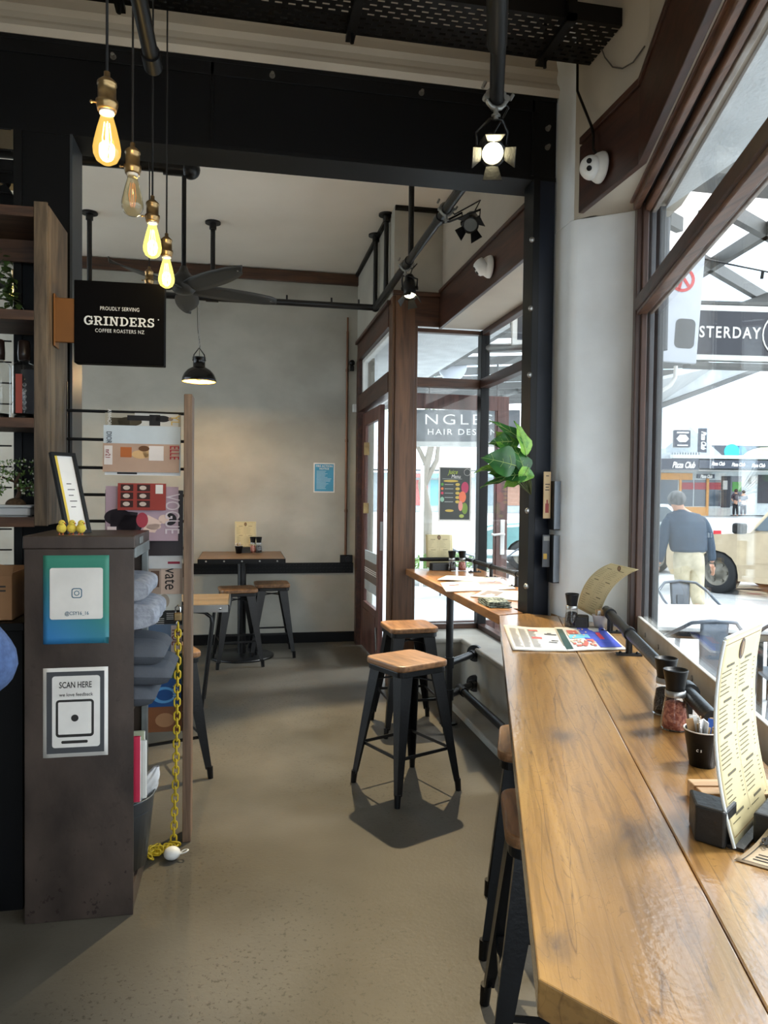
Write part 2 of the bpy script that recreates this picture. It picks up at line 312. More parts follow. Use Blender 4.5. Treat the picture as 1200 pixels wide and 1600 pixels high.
b = MB(); b.prism([(-4.2, -2.6), *[(p.x, p.y) for p in (WP(-2.8, .62), WP(3.4, .62))], (1.88, 3.3), (1.88, 5.62), (1.2, 5.62), (1.2, 7.4), (-4.2, 7.4)], -.12, 0)
struct(b.build('floor', M_floor))
struct(MB().box((-4.2, 7.33, 0), (1.3, 7.5, 4.0)).build('wall_back', M_plaster))
b = MB().box((-4.35, -2.6, 0), (-4.2, 3.4, 4.1)).box((-4.2, 3.62, 0), (-2.9, 3.75, 4.0)).box((-3.05, 3.75, 0), (-2.9, 7.33, .20)).box((-3.05, 3.75, 3.5), (-2.9, 7.33, 4.0)); struct(b.build('wall_left', M_plaster))  # back-room stretch unseen: moved in and opened up to admit more daylight
w = MB().box((-3.0, 3.75, .20), (-2.94, 7.33, .25)).box((-3.0, 3.75, 3.45), (-2.94, 7.33, 3.5)).box((-3.0, 5.45, .25), (-2.94, 5.50, 3.45)).build('added_window', M_wood_dy); struct(w); MB().box((-2.972, 3.75, .25), (-2.968, 7.33, 3.45)).build('pane', M_win, w)  # unseen window, added to bring side daylight into the back room
struct(MB().box((-4.2, 3.62, 3.67), (1.5, 7.33, 3.8)).build('ceiling', M_ceil))
struct(MB().box((-4.2, -2.6, 3.95), (2.0, 3.6, 4.1)).build('ceiling_near', M_ceil))
struct(MB().box((-4.35, -2.75, 2.6), (1.2, -2.6, 4.1)).box((-4.35, -2.75, 0), (-2.2, -2.6, 2.6)).build('light_block_wall', M_plaster))  # added out of view to cut sky light from behind, opening sized for that
# bulkhead with a plaster cove above the steel beam
b = MB(); prof = [(3.40, 3.422), (3.385, 3.45), (3.40, 3.478), (3.42, 3.50), (3.425, 3.53), (3.412, 3.555), (3.43, 3.60), (3.45, 3.68), (3.45, 3.95), (3.62, 3.95), (3.62, 3.422)]
n = len(prof); vs = [(-4.2, y, z) for y, z in prof]+[(1.52, y, z) for y, z in prof]
b.add(vs, [tuple(range(n)), tuple(range(2*n-1, n-1, -1))]); b.add(vs, [(i, i+n, (i+1) % n+n, (i+1) % n) for i in range(n)], False)
struct(b.build('wall_bulkhead', M_cream, bev=0))
# wall above the street windows (its underside is the window soffit)
K = (1.504, 2.60)
a0, a1, a2 = WP(-2.8, .565), WP(-2.8, .80), WP(3.42, .80)
b = MB().prism([(1.5, 5.52), K, (a0.x, a0.y), (a1.x, a1.y), (a2.x, a2.y), (1.95, 3.4), (1.95, 5.52)], 2.775, 3.95)
struct(b.build('wall_window_side', M_cream))
struct(MB().box((1.12, 5.52, 3.0), (1.95, 5.66, 3.95)).build('wall_bay_end', M_plaster))
b = MB().box((1.12, 5.66, 3.0), (1.26, 7.33, 3.95)).box((1.12, 7.22, 0), (1.26, 7.33, 3.0)); struct(b.build('wall_door_side', M_plaster))
# plaster pier between the two windows, rounded corner
arc = [(1.56+.065*cos(t), 3.255+.065*sin(t)) for t in [pi+k*(radians(55))/6 for k in range(7)]]
b = MB().prism([(1.495, 3.44)]+arc+[(1.745, 3.035), (1.785, 3.035), (1.785, 3.44)], 0, 2.775)
b.prism([(1.495, 3.44)]+arc[:4]+[(1.56, 3.15), (1.7, 3.15), (1.7, 3.44)], 2.775, 3.95)
struct(b.build('wall_pier', M_pier, bev=.004))
struct(MB().prism([(1.787, 3.03), (1.815, 3.02), (1.935, 3.3), (1.935, 3.44), (1.787, 3.44)], -.12, 2.775).build('wall_pier_outside', mat('exterior_grey', (96, 100, 104), .6, 0, bump=.1)))
# header boards
b = MB().prism([(1.5, 3.63), (1.5, 5.52), (1.475, 5.52), (1.475, 3.63)], 2.765, 3.03); b.box((1.465, 3.63, 3.03), (1.5, 5.5, 3.055))
struct(b.build('trim_1', M_wood_dy, bev=.003))
kk = WP(2.94, .535); e0 = WP(-2.8, .535); e1 = WP(-2.8, .565)
kx = (1.478, 2.615)
b = MB().prism([(1.5, 3.12), (1.475, 3.12), kx, (e0.x, e0.y), (e1.x, e1.y), K], 2.765, 3.06)
kx2 = (1.468, 2.612); e00 = WP(-2.8, .525)
b.prism([(1.5, 3.10), (1.463, 3.10), kx2, (e00.x, e00.y), (e1.x, e1.y), K], 3.06, 3.09)
struct(b.build('trim_2', M_wood_dy, bev=.003))
struct(MB().box((1.28, 5.505, 2.775), (1.475, 5.52, 3.0)).box((1.11, 5.475, 3.0), (1.475, 5.52, 3.03)).build('trim_3', M_wood_dx, bev=.003))
# door post: main face with two side mouldings
b = MB().box((1.135, 5.50, 0), (1.285, 5.66, 3.0)).box((1.112, 5.52, 0), (1.135, 5.66, 3.0)).box((1.285, 5.51, 0), (1.31, 5.66, 2.775))
struct(b.build('trim_4', M_post, bev=.004))
# dark battens at the top of the back room
struct(MB().box((-4.2, 7.29, 3.555), (1.12, 7.33, 3.66)).build('trim_5', M_wood_dx, bev=.002))
struct(MB().box((1.47, 3.63, 3.64), (1.5, 5.5, 3.67)).box((1.09, 5.66, 3.64), (1.12, 7.29, 3.67)).box((1.12, 5.49, 3.64), (1.47, 5.52, 3.67)).build('trim_6', M_black))
struct(MB().box((-4.2, 7.30, 0), (1.12, 7.33, .10)).build('baseboard_back', M_black, bev=.003))
# door surround in the door wall plane x = 1.12
b = MB().box((1.105, 5.66, 2.79), (1.2, 7.22, 2.955)).box((1.085, 5.6, 2.955), (1.2, 7.24, 2.985))
b.box((1.105, 5.66, 2.285), (1.2, 7.22, 2.445)).box((1.10, 7.12, 0), (1.2, 7.22, 2.79))
struct(b.build('trim_7', M_wood_dy, bev=.004))
b = MB().box((1.14, 5.68, 2.445), (1.19, 7.12, 2.475)).box((1.14, 5.68, 2.755), (1.19, 7.12, 2.79)).box((1.14, 7.08, 2.475), (1.19, 7.12, 2.755)).box((1.14, 5.66, 2.445), (1.19, 5.70, 2.79))
w = struct(b.build('window_4', M_white, bev=.003)); MB().box((1.163, 5.7, 2.475), (1.169, 7.08, 2.755)).build('pane', M_win, w)
# low wall of the bay with its ledge
b = MB().prism([(1.31, 5.2), (1.6, 5.2), (1.6, 3.42), (1.93, 3.42), (1.93, 5.66), (1.31, 5.66)], 0, .43)
b.prism([(1.31, 5.18), (1.585, 5.18), (1.585, 3.42), (1.93, 3.42), (1.93, 5.66), (1.31, 5.66)], .40, .436)
struct(b.build('wall_low_bay', M_low, bev=.012))
struct(MB().box((1.43, 3.45, 0), (1.6, 5.2, .05)).build('trim_8', M_low, bev=.01))
c = [WP(-2.8, .60), WP(3.40, .60), WP(3.40, .78), WP(-2.8, .78)]
struct(MB().prism([(p.x, p.y) for p in c], 0, .44).build('wall_low_window', M_low, bev=.01))
# bay side and bay end glazing
def glaze(name, segs, pane, m=M_wood_dy):
    w = MB()
    for s in segs: w.box(*s)
    o = struct(w.build(name, m, bev=.004)); p = MB()
    for s in pane: p.box(*s)
    p.build('pane', M_win, o); return o
glaze('window_2', [((1.83, 3.44, .436), (1.89, 5.53, .475)), ((1.82, 3.44, 2.325), (1.89, 5.53, 2.395)), ((1.83, 3.44, 2.735), (1.89, 5.53, 2.775))],
      [((1.857, 3.44, .475), (1.863, 5.53, 2.325)), ((1.857, 3.44, 2.395), (1.863, 5.53, 2.735))])
glaze('window_3', [((1.31, 5.56, .436), (1.83, 5.62, .475)), ((1.31, 5.55, 2.325), (1.83, 5.62, 2.395)), ((1.31, 5.56, 2.745), (1.83, 5.62, 2.775))],
      [((1.31, 5.587, .475), (1.83, 5.593, 2.325)), ((1.31, 5.587, 2.395), (1.83, 5.593, 2.745))], M_wood_dx)
o = MB().box((1.825, 5.53, .436), (1.895, 5.62, 2.775)).build('window_mullion', M_black, bev=.003); tag(o, 'slim black steel mullion at the corner of the far glass bay', 'post')
# near street window: jamb, head, transom, sill board
def wbox(b, s0, s1, n0, n1, z0, z1):
    return b.hexa([WP(s0, n0, z0), WP(s0, n1, z0), WP(s1, n1, z0), WP(s1, n0, z0), WP(s0, n0, z1), WP(s0, n1, z1), WP(s1, n1, z1), WP(s1, n0, z1)])
b = MB(); wbox(b, 3.34, 3.40, .60, .650, .44, 2.775); wbox(b, 3.325, 3.34, .622, .648, .44, 2.775)
wbox(b, -2.8, 3.34, .60, .70, .44, .50)
w = struct(b.build('window_1', M_wood_d, bev=.004))
b = MB(); wbox(b, -2.8, 3.36, .585, .612, 2.74, 2.80); wbox(b, -2.8, 3.36, .57, .60, 2.77, 2.83); wbox(b, -2.8, 3.36, .630, .655, 2.725, 2.79); b.build('head_rail', M_wood_hl, w, bev=.005)
b = MB(); wbox(b, -2.8, 3.36, .612, .630, 2.76, 2.80); b.build('head_groove', M_black, w)
b = MB(); wbox(b, -2.8, 3.34, .660, .678, 2.72, 2.78); b.build('outer_bead', M_bead, w, bev=.003)
b = MB(); wbox(b, -2.8, 3.38, .600, .648, 2.300, 2.362); b.build('transom_bar', M_wood_dy, w, bev=.008)
b = MB(); wbox(b, -2.8, 3.37, .606, .648, 2.284, 2.300); b.build('transom_underside', M_wood_hl, w, bev=.004)
b = MB(); wbox(b, -2.8, 3.34, .660, .672, 2.284, 2.31); b.build('outer_bead', M_bead, w, bev=.003)
b = MB(); wbox(b, -2.8, 3.34, .652, .658, .5, 2.29); wbox(b, -2.8, 3.34, .652, .658, 2.365, 2.74); b.build('pane', M_win, w)
M_sillb = mat('weathered_sill', (206, 204, 198), .5, 0, col2=(168, 164, 156), scale=5, stretch=(1, 1, 1), bump=.1)
b = MB(); wbox(b, -2.6, 3.33, .632, .648, .86, .975); o = b.build('window_board', M_sillb, bev=.003); tag(o, 'weathered pale grey board fixed along the foot of the near street window, beside the bench', 'board')
bb = MB()
for k in range(14): p = WP(3.15-k*.24, .632, .925); bb.cyl(p, p-NN*.004, .010, n=10)
bb.build('screw', M_steel, o)

# ---------------------------------------------------------------- steel beam and columns
t = thing('steel_beam', 'massive black steel beam crossing the room under the plaster cove', 'beam', (-1.3, 3.4, 3.02))
MB().box((-4.19, 3.40, 3.02), (1.488, 3.60, 3.04)).build('flange', M_beam, t, bev=.002)
MB().box((-4.19, 3.40, 3.40), (1.488, 3.60, 3.42)).build('flange', M_beam, t, bev=.002)
b = MB().box((-4.19, 3.405, 3.04), (1.488, 3.425, 3.40)).box((-4.19, 3.40, 3.345), (1.4, 3.407, 3.40))
for x in (-2.6, -1.55, -.15, 1.36): b.box((x, 3.40, 3.04), (x+.015, 3.42, 3.4))
b.build('web', M_beam, t, bev=.002)
for x, z in ((-2.3, 3.37), (-1.3, 3.37), (-.56, 3.37), (.12, 3.37), (.81, 3.37), (1.44, 3.27), (1.44, 3.18)):
    b = MB().cyl((x, 3.40, z), (x, 3.375, z), .008, n=8).cyl((x, 3.395, z), (x, 3.386, z), .011, n=6).cyl((x, 3.40, z), (x, 3.396, z), .013, n=14); b.build('bolt', mat('bolt_zinc', (120, 116, 108), .4, .5), t)
M_navy = mat('navy_steel', (16, 24, 38), .42, 0, col2=(10, 16, 27), scale=3, bump=.06, bscale=20, spec=.3)
def column(x0, x1, y0, y1, label, foot=0, left=True, m=None):
    t = thing('steel_column', label, 'column', ((x0+x1)/2, (y0+y1)/2, foot))
    MB().box((x0+.03, y0, foot), (x1, y1, 3.02)).build('web', m or M_navy, t, bev=.003)
    MB().box((x0, y0-.012, foot), (x0+.034, y1+.012, 3.02)).build('flange', M_black, t, bev=.002)
    return t
t = column(1.37, 1.485, 3.40, 3.50, 'dark navy steel column beside the plaster pier, between the two window counters')
b = MB()
for z in (1.05, 1.42, 1.75, 2.08, 2.40, 2.73): b.ball((1.366, 3.392, z), .014, (1, .7, 1), 10, 6)
b.build('rivet', M_steel, t)
t = column(-.96, -.735, 3.40, 3.58, 'dark steel column at the left between the shelves and the magazine rack', m=M_beam)
MB().box((-.735, 3.392, 0), (-.725, 3.59, 3.02)).build('flange', mat('steel_lit_flange', (50, 54, 60), .4, 0), t)  # paler steel colour paints in the light falling on this flange
b = MB(); b.beam((-.97, 3.45, 2.75), (-2.3, 3.45, 1.95), .05, .12); o = b.build('diagonal_brace', M_beam); tag(o, 'black diagonal steel brace behind the wire mesh at the left', 'brace')
b = MB().box((-2.3, 3.42, 2.80), (-.965, 3.5, 2.9)); o = b.build('cross_rail', M_beam); tag(o, 'black horizontal steel rail just under the beam at the far left', 'rail')
t = None
b = MB()
for k in range(22): b.cyl((-2.4, 3.380, 1.15+k*.0885), (-.965, 3.380, 1.15+k*.0885), .0035, n=6)
for k in range(8): b.cyl((-1.04-.19*k, 3.372, 1.1), (-1.04-.19*k, 3.372, 3.0), .0045, n=6)
o = b.build('wire_mesh', M_black); tag(o, 'black welded wire mesh standing behind the shelf unit', 'mesh')

# perforated cable tray under the near ceiling, with brackets
t = thing('cable_tray', 'black perforated steel cable tray hung across the top of the room', 'cable tray', (-.5, 2.93, 3.4))
b = MB(); X0, X1, Y0, Y1, Z = -2.2, 1.497, 2.80, 3.065, 3.40
b.box((X0, Y0-.004, Z), (X1, Y0, Z+.07)).box((X0, Y1, Z), (X1, Y1+.004, Z+.07))
rows = 9; cell = .0294; sl = .052
for j in range(rows+1):
    y = Y0+j*cell; b.box((X0, y, Z), (X1, y+.0165, Z+.003))
for j in range(rows):
    y = Y0+j*cell+.0165; off = (j % 2)*sl/2; x = X0+off
    while x < X1-.02: b.box((x, y, Z), (x+.024, y+cell-.0165, Z+.003)); x += sl
b.build('tray', M_black, t)
for x in (-1.45, -.50, .41, 1.25):
    MB().box((x, 2.76, 3.378), (x+.036, 3.10, 3.40)).box((x, 2.76, 3.378), (x+.036, 2.78, 3.95)).cyl((x+.02, 3.04, 3.34), (x+.02, 3.04, 3.95), .008, n=8).build('bracket', M_black, t)
# ---------------------------------------------------------------- window counters
def _sp(px, py, rx, ry): v = at(px, py, z=.92); return (v.dot(NN)-.33, v.dot(UU)-2.2, rx, ry)
M_bench = wood('varnished_bench_timber', (184, 140, 78), (146, 104, 52), (84, 62, 44), .38, scale=12, axis='Y', stretch=16, bump=.35, coat=1., knots=True, jitter=.8, spots=[_sp(985, 1300, .055, .10), _sp(1015, 1150, .05, .10), _sp(890, 1030, .05, .16), _sp(950, 1055, .04, .10), _sp(878, 1150, .05, .10), _sp(870, 1480, .03, .05)])
M_bench2 = wood('varnished_counter_timber', (172, 120, 68), (126, 82, 42), (72, 46, 28), .35, scale=10, axis='Y', stretch=8, bump=.2, coat=.4)
TZ = .92
def ns(x, y): v = Vector((x, y, 0)); return (v.dot(NN), v.dot(UU))
O = (.33, 2.2)
t = thing('window_bench', 'long thick varnished timber bench running along the near street window', 'bench', (0, 0, 0))
g = [ns(1.207, 3.328), ns(1.362, 3.378), ns(1.49, 3.378), ns(1.493, 3.25), ns(1.55, 3.17), ns(1.735, 3.03)]
A = [(.062, .886), g[0], g[1], g[2], g[3]]
left = [(.062, .886), g[0], g[1], (.312, ns(1.42, 3.38)[1]), (.312, .64)]
left[3] = (.3145, g[1][1]-.055); left[4] = (.3145, .698)
right = [(.317, .696), (.317, g[1][1]-.058), g[2], g[3], g[4], (.597, 3.31), (.597, .50), (.597, .48), (.36, .664)]
right = [(.3165, .696), (.3165, g[1][1]-.058), g[2], g[3], g[4], (.597, 3.31), (.597, .485)]
for q in (left, right):
    b = MB().prism([(x-O[0], y-O[1]) for x, y in reversed(q)], TZ-.047, TZ); b.build('plank', M_bench, t, bev=.0025)
for s_, n_ in ((1.3, .50), (3.0, .50)):
    MB().cyl((n_-O[0], s_-O[1], 0), (n_-O[0], s_-O[1], TZ-.047), .022).cyl((n_-O[0], s_-O[1], 0), (n_-O[0], s_-O[1], .012), .055).build('leg', M_blackp, t)
place(t, WP(O[1], O[0]), -TH)
t = thing('bay_counter', 'narrow timber counter in the far glass bay, on a black pipe leg', 'counter', (1.4, 4.4, 0))
poly = [(1.212, 3.352), (1.355, 3.40), (1.355, 3.53), (1.60, 3.53), (1.60, 5.18), (1.75, 5.18), (1.75, 5.49), (1.235, 5.49)]
poly = [(1.212, 3.352), (1.355, 3.40), (1.355, 3.53), (1.80, 3.53), (1.80, 5.49), (1.232, 5.49)]
MB().prism(poly, .872, TZ).build('top', M_bench2, t, bev=.004)
lx, ly = 1.33, 4.60
b = MB().cyl((lx, ly, 0), (lx, ly, .872), .024); b.cyl((lx, ly, 0), (lx, ly, .012), .06)
for z in (.40, .19): b.cyl((lx, ly, z-.035), (lx, ly, z+.035), .031)
b.build('leg', M_blackp, t)
for z in (.395, .185):
    MB().cyl((lx, ly, z), (1.598, 4.87, z), .024).cyl((1.54, 4.812, z), (1.565, 4.837, z), .031).cyl((1.582, 4.854, z), (1.598, 4.870, z), .058, n=20).build('wall_brace', M_blackp, t)
MB().cyl((1.45, 4.72, .185), (1.45, 3.48, .185), .024).cyl((1.45, 4.64, .185), (1.45, 4.76, .185), .031).cyl((1.45, 3.48, .185), (1.45, 3.50, .185), .04).build('foot_rail', M_blackp, t)

def rail(label, pts, brackets, r=.0165, grp=None):
    t = thing('pipe_rail', label, 'rail', (brackets[0][0], brackets[0][1], TZ))
    MB().tube(pts, r, n=12).build('pipe', M_blackp, t)
    for x, y, a in brackets:
        z = pts[0][2] if not callable(a) else 0; d = Vector((-sin(a), cos(a), 0)); e = Vector((cos(a), sin(a), 0)); p = Vector((x, y, TZ))
        b = MB().cyl(p, p+Vector((0, 0, z-TZ)), .012, n=10).cyl(p+d*-.022+Vector((0, 0, z-TZ)), p+d*.022+Vector((0, 0, z-TZ)), r+.006, n=14)
        b.beam(p+e*-.045+Vector((0, 0, .004)), p+e*.045+Vector((0, 0, .004)), .028, .008); b.ball(p+e*.03+Vector((0, 0, .009)), .006).ball(p-e*.03+Vector((0, 0, .009)), .006)
        b.build('bracket', M_blackp, t)
    return t
rail('black iron pipe rail along the back of the near window bench', [tuple(WP(3.31, .497, 1.0)), tuple(WP(1.735, .497, 1.0))],
     [(*WP(3.2, .497).xy, -TH), (*WP(2.76, .497).xy, -TH), (*WP(1.97, .503).xy, -TH)], .0185)
rail('black iron pipe rail round the far bay counter behind the folded newspapers', [(1.32, 5.40, 1.0), (1.66, 5.40, 1.0), (1.69, 5.37, 1.0), (1.69, 3.62, 1.0)],
     [(1.69, 5.2, 0), (1.69, 4.84, 0), (1.69, 4.36, 0), (1.69, 3.75, 0)], .015)

# ---------------------------------------------------------------- stools
M_seat = wood('stool_seat_timber', (158, 116, 78), (104, 72, 46), (50, 33, 22), .42, scale=10, axis='Y', stretch=9)
def rsq(h, r, n=5, bow=.006):
    pts = []
    for q in range(4):
        cx, cy = [(h-r, h-r), (-h+r, h-r), (-h+r, -h+r), (h-r, -h+r)][q]
        for k in range(n+1):
            a = q*pi/2+k*(pi/2)/n; pts.append((cx+r*cos(a), cy+r*sin(a)))
    return pts
def make_stool(label):
    t = thing('bar_stool', label, 'stool', (0, 0, 0), 'black metal bar stools with timber seats')
    zt = .63
    b = MB(); b.prism(rsq(.158, .045), zt, zt+.032); b.build('seat', M_seat, t, bev=.008)
    b = MB(); b.prism(rsq(.150, .04), zt-.028, zt-.001); b.build('seat_frame', M_blackp, t, bev=.003)
    top, bot = .118, .194
    for sx, sy in ((1, 1), (-1, 1), (-1, -1), (1, -1)):
        b = MB()
        d = Vector((sx, sy, 0)).normalized(); e = Vector((-sy, sx, 0)).normalized()
        p0 = Vector((sx*(top+.012), sy*(top+.012), zt-.02)); p1 = Vector((sx*bot, sy*bot, .05))
        # folded sheet leg: a ridge outside and two wings, wide at the top, narrow below
        for w0, w1, k0, k1 in ((.050, .020, .0, 1.),):
            A0 = [p0+d*.004, p0+e*w0-d*.052, p0+e*(w0-.004)-d*.058, p0-d*.006, p0-e*(w0-.004)-d*.058, p0-e*w0-d*.052]
            A1 = [p1+d*.004, p1+e*w1-d*.020, p1+e*(w1-.003)-d*.024, p1-d*.005, p1-e*(w1-.003)-d*.024, p1-e*w1-d*.020]
            vs = A0+A1; b.add(vs, [(i, (i+1) % 6, (i+1) % 6+6, i+6) for i in range(6)]); b.add(vs, [(0, 1, 2, 3), (0, 3, 4, 5), (6, 9, 8, 7), (6, 11, 10, 9)])
        l = b.build('leg', M_blackp, t)
        q = p1-d*.009; b = MB().cyl(q+Vector((0, 0, .012)), q+d*.006+Vector((0, 0, -.05)), .017, .0145, n=10); b.build('foot', M_bplas, l)
    f = (bot-top)*((zt-.215)/(zt-.05))+top-.012
    for i, (a, c) in enumerate((((1, 1), (-1, 1)), ((-1, 1), (-1, -1)), ((-1, -1), (1, -1)), ((1, -1), (1, 1)))):
        MB().beam((a[0]*f, a[1]*f, .215), (c[0]*f, c[1]*f, .215), .006, .016).build('footrest', M_blackp, t)
    b = MB()
    for s_ in (1, -1): b.tube([(-.125, -.125*s_, .545), (-.05, -.05*s_, .56), (.05, .05*s_, .56), (.125, .125*s_, .545)], .005, n=6)
    b.build('cross_brace', M_blackp, t)
    return t
S0 = make_stool('black metal stool with a light timber seat standing alone nearest the middle of the floor')
stools = [((.828, 3.64), 24.4, None), ((1.05, 4.57), 3, 'black metal stool half hidden directly behind the lone middle stool, by the bay counter'),
          ((1.02, 2.34), -19.3-2, 'black metal stool tucked under the near bench, the farther of the two there'),
          ((.835, 1.79), -19.3+2, 'black metal stool tucked under the near bench, closest to the camera'),
          ((-.035, 6.50), 8, 'black metal stool in front of the central leg of the back table'),
          ((.27, 6.83), 2, 'black metal stool at the right of the back table against the wall'),
          ((-.40, 4.02), 20, 'black metal stool mostly hidden behind the timber post of the magazine rack')]
for i, (p, a, lb) in enumerate(stools):
    o = S0 if i == 0 else dup(S0, label=lb)
    o.location = (p[0], p[1], 0); o.rotation_euler = (0, 0, radians(a))

# ---------------------------------------------------------------- back cafe table and small low table
M_ttop = wood('table_plank_timber', (150, 120, 92), (92, 66, 46), (48, 32, 22), .4, scale=8, axis='X', stretch=8)
t = thing('pedestal_table', 'square plank-topped table on a black pedestal against the back wall', 'table', (0, 6.78, 0))
b = MB()
for k in range(5): b.box((-.365, 6.42+k*.158, .885), (.365, 6.42+k*.158+.155, .92))
b.build('top', M_ttop, t, bev=.002)
b = MB().box((-.37, 6.412, .878), (.37, 6.418, .917)).box((-.37, 7.21, .878), (.37, 7.216, .917)).box((-.371, 6.412, .878), (-.366, 7.216, .917)).box((.366, 6.412, .878), (.371, 7.216, .917)); b.build('edge_band', M_black, t)
b = MB()
for k in range(5): b.ball((-.3+k*.15, 6.411, .898), .008, n=8, m=6)
b.build('rivet', M_steel, t)
MB().cyl((0, 6.78, .02), (0, 6.78, .885), .038).cyl((0, 6.78, .86), (0, 6.78, .884), .12).build('column', M_blackp, t)
MB().lathe([(.0, .0), (.29, 0), (.292, .012), (.27, .02), (.06, .03), (0, .03)], (0, 6.78, 0), 40).build('base_plate', M_blackp, t)
t = thing('side_table', 'low pale plank table with rounded pipe legs behind the magazine rack', 'table', (-.5, 5.15, 0))
b = MB()
for k in range(4): b.box((-.95, 4.96+k*.13, .715), (-.09, 4.96+k*.13+.127, .75))
b.build('top', wood('pale_plank', (206, 176, 132), (160, 126, 86), (90, 64, 40), .4, scale=8, axis='X'), t, bev=.002)
MB().box((-.95, 4.948, .70), (-.08, 4.956, .748)).box((-.087, 4.948, .70), (-.08, 5.49, .748)).build('edge_band', M_steel, t)
b = MB()
for k in range(5): b.ball((-.14-.2*k, 4.946, .725), .010, n=8, m=6)
b.build('rivet', M_chrome, t)
for yy in (5.0, 5.42):
    MB().tube([(-.8, yy, .70), (-.30, yy, .70), (-.24, yy, .692), (-.20, yy, .66), (-.195, yy, .62), (-.26, yy, .02), (-.262, yy, 0)], .012).build('leg', M_blackp, t)
    MB().tube([(-.8, yy, .70), (-.86, yy, .0)], .012).build('leg', M_blackp, t)

# ---------------------------------------------------------------- back wall fittings
b = MB().box((-4.1, 7.317, .69), (1.10, 7.329, .795))
o = b.build('checker_plate', M_black, None); tag(o, 'black checker-plate kick strip fixed across the back wall behind the pedestal table', 'strip')
b = MB()
for i in range(110):
    for j in range(3):
        x = -2.2+i*.03; z = .71+j*.033; a = 1 if (i+j) % 2 else -1
        b.beam((x-.008, 7.317, z-.006*a), (x+.008, 7.317, z+.006*a), .003, .003, up=(0, 1, 0))
b.build('tread_pattern', M_blackp, o)

def stick(parent, name, m, M, rects=(), ells=(), polys=(), z=0., h=.0007):
    """flat printed shapes lying on a face; M maps x right, y up, z outwards"""
    b = MB()
    for x0, y0, x1, y1 in rects: b.prism([(x0, y0), (x1, y0), (x1, y1), (x0, y1)], z, z+h, M)
    for cx, cy, rx, ry in ells: b.prism([(cx+rx*cos(2*pi*k/22), cy+ry*sin(2*pi*k/22)) for k in range(22)], z, z+h, M)
    for p in polys: b.prism(p, z, z+h, M)
    return b.build(name, m, parent)
def rrect(x0, y0, x1, y1, r):
    return [(cx+r*cos(a), cy+r*sin(a)) for cx, cy, q in ((x1-r, y1-r, 0), (x0+r, y1-r, 1), (x0+r, y0+r, 2), (x1-r, y0+r, 3)) for a in [q*pi/2+k*pi/10 for k in range(6)]]
def lines(x0, x1, ytop, ybot, pitch, hgt, seed=1, lo=.5):
    rn = random.Random(seed); out = []; y = ytop
    while y-hgt > ybot: out.append((x0, y-hgt, x0+(x1-x0)*rn.uniform(lo, 1), y)); y -= pitch
    return out
def fr(x, y, z): return frame((x, y, z), (1, 0, 0), (0, 0, 1))
M_ink = mat('printing_ink', (40, 38, 36), .6); M_lwhite = mat('lettering_white', (235, 235, 232), .5)

# blue notice, conduit, sockets, sensor
o = MB().box((.693, 7.325, 1.495), (.905, 7.33, 1.790)).build('notice', M_paper); tag(o, 'blue safety notice with a white border on the grey back wall', 'notice')
F = fr(.693, 7.325, 1.495)
stick(o, 'blue_field', mat('notice_blue', (72, 160, 200), .5), F, [(.012, .012, .2, .283)])
text('FIRE ACTION', .028, M_lwhite, o, F @ Matrix.Translation((.106, .262, .0008)), bold=.0006); text('NOTICE', .026, M_lwhite, o, F @ Matrix.Translation((.106, .236, .0008)), bold=.0006)
stick(o, 'printed_text', mat('notice_print', (200, 228, 240), .5), F, lines(.03, .185, .215, .03, .0125, .004, 4), z=.0006)
b = MB().cyl((1.02, 7.316, .87), (1.02, 7.316, 3.10), .013).cyl((1.02, 7.316, 3.09), (1.02, 7.316, 3.24), .009)
for z in (1.3, 2.0, 2.7): b.cyl((1.02, 7.316, z), (1.02, 7.316, z+.03), .017)
tag(b.build('conduit_pipe', M_copper), 'thin copper-brown conduit running up the back wall beside the door', 'pipe')
t = thing('wall_socket', 'black wall socket at the foot of the copper conduit', 'socket', (1.03, 7.33, .79))
MB().box((.965, 7.29, .795), (1.09, 7.33, .872)).build('housing', M_bplas, t, bev=.006); MB().cyl((1.04, 7.29, .833), (1.04, 7.284, .833), .026, n=20).build('socket_face', M_blackp, t)
b = MB().box((1.075, 7.28, 2.30), (1.115, 7.33, 2.38)).cyl((1.095, 7.28, 2.33), (1.095, 7.27, 2.33), .014); tag(b.build('motion_sensor', M_white, bev=.006), 'small white sensor on the back wall beside the door frame', 'sensor')
b = MB().box((1.045, 7.29, 2.71), (1.085, 7.33, 2.76)).ball((1.065, 7.30, 2.79), .03, n=12, m=8); tag(b.build('alarm_sounder', M_bplas, bev=.004), 'small black device high on the back wall beside the conduit', 'alarm')

# ---------------------------------------------------------------- entrance door leaves
M_door = wood('door_timber', (110, 74, 66), (74, 48, 44), (36, 23, 20), .4, scale=8, axis='Z')
M_frost = mat('frosted_film', (176, 186, 190), .6)
def leaf(w, h, name):
    """leaf in its own frame: hinge at x=0, width +x, thickness y"""
    d = bpy.data.objects.new(name, None); COL.objects.link(d); bpy.context.view_layer.update()
    b = MB().box((0, -.02, .02), (.10, .02, h)).box((w-.10, -.02, .02), (w, .02, h)).box((.10, -.02, .02), (w-.10, .02, .46)).box((.10, -.02, h-.12), (w-.10, .02, h))
    b.box((.13, -.026, .08), (w-.13, -.02, .40)); b.box((.10, -.012, .46), (.115, .012, h-.12)).box((w-.115, -.012, .46), (w-.10, .012, h-.12))
    b.build('leaf_frame', M_door, d, bev=.004)
    MB().box((.115, -.003, .46), (w-.115, .003, h-.12)).build('pane', M_win, d)
    return d
d1 = leaf(.86, 2.26, 'door_1'); struct(d1)
b = MB().box((.115, -.006, .86), (.745, .006, .95)).box((.115, -.006, .58), (.745, .006, .67)); b.build('frosted_band', M_frost, d1)
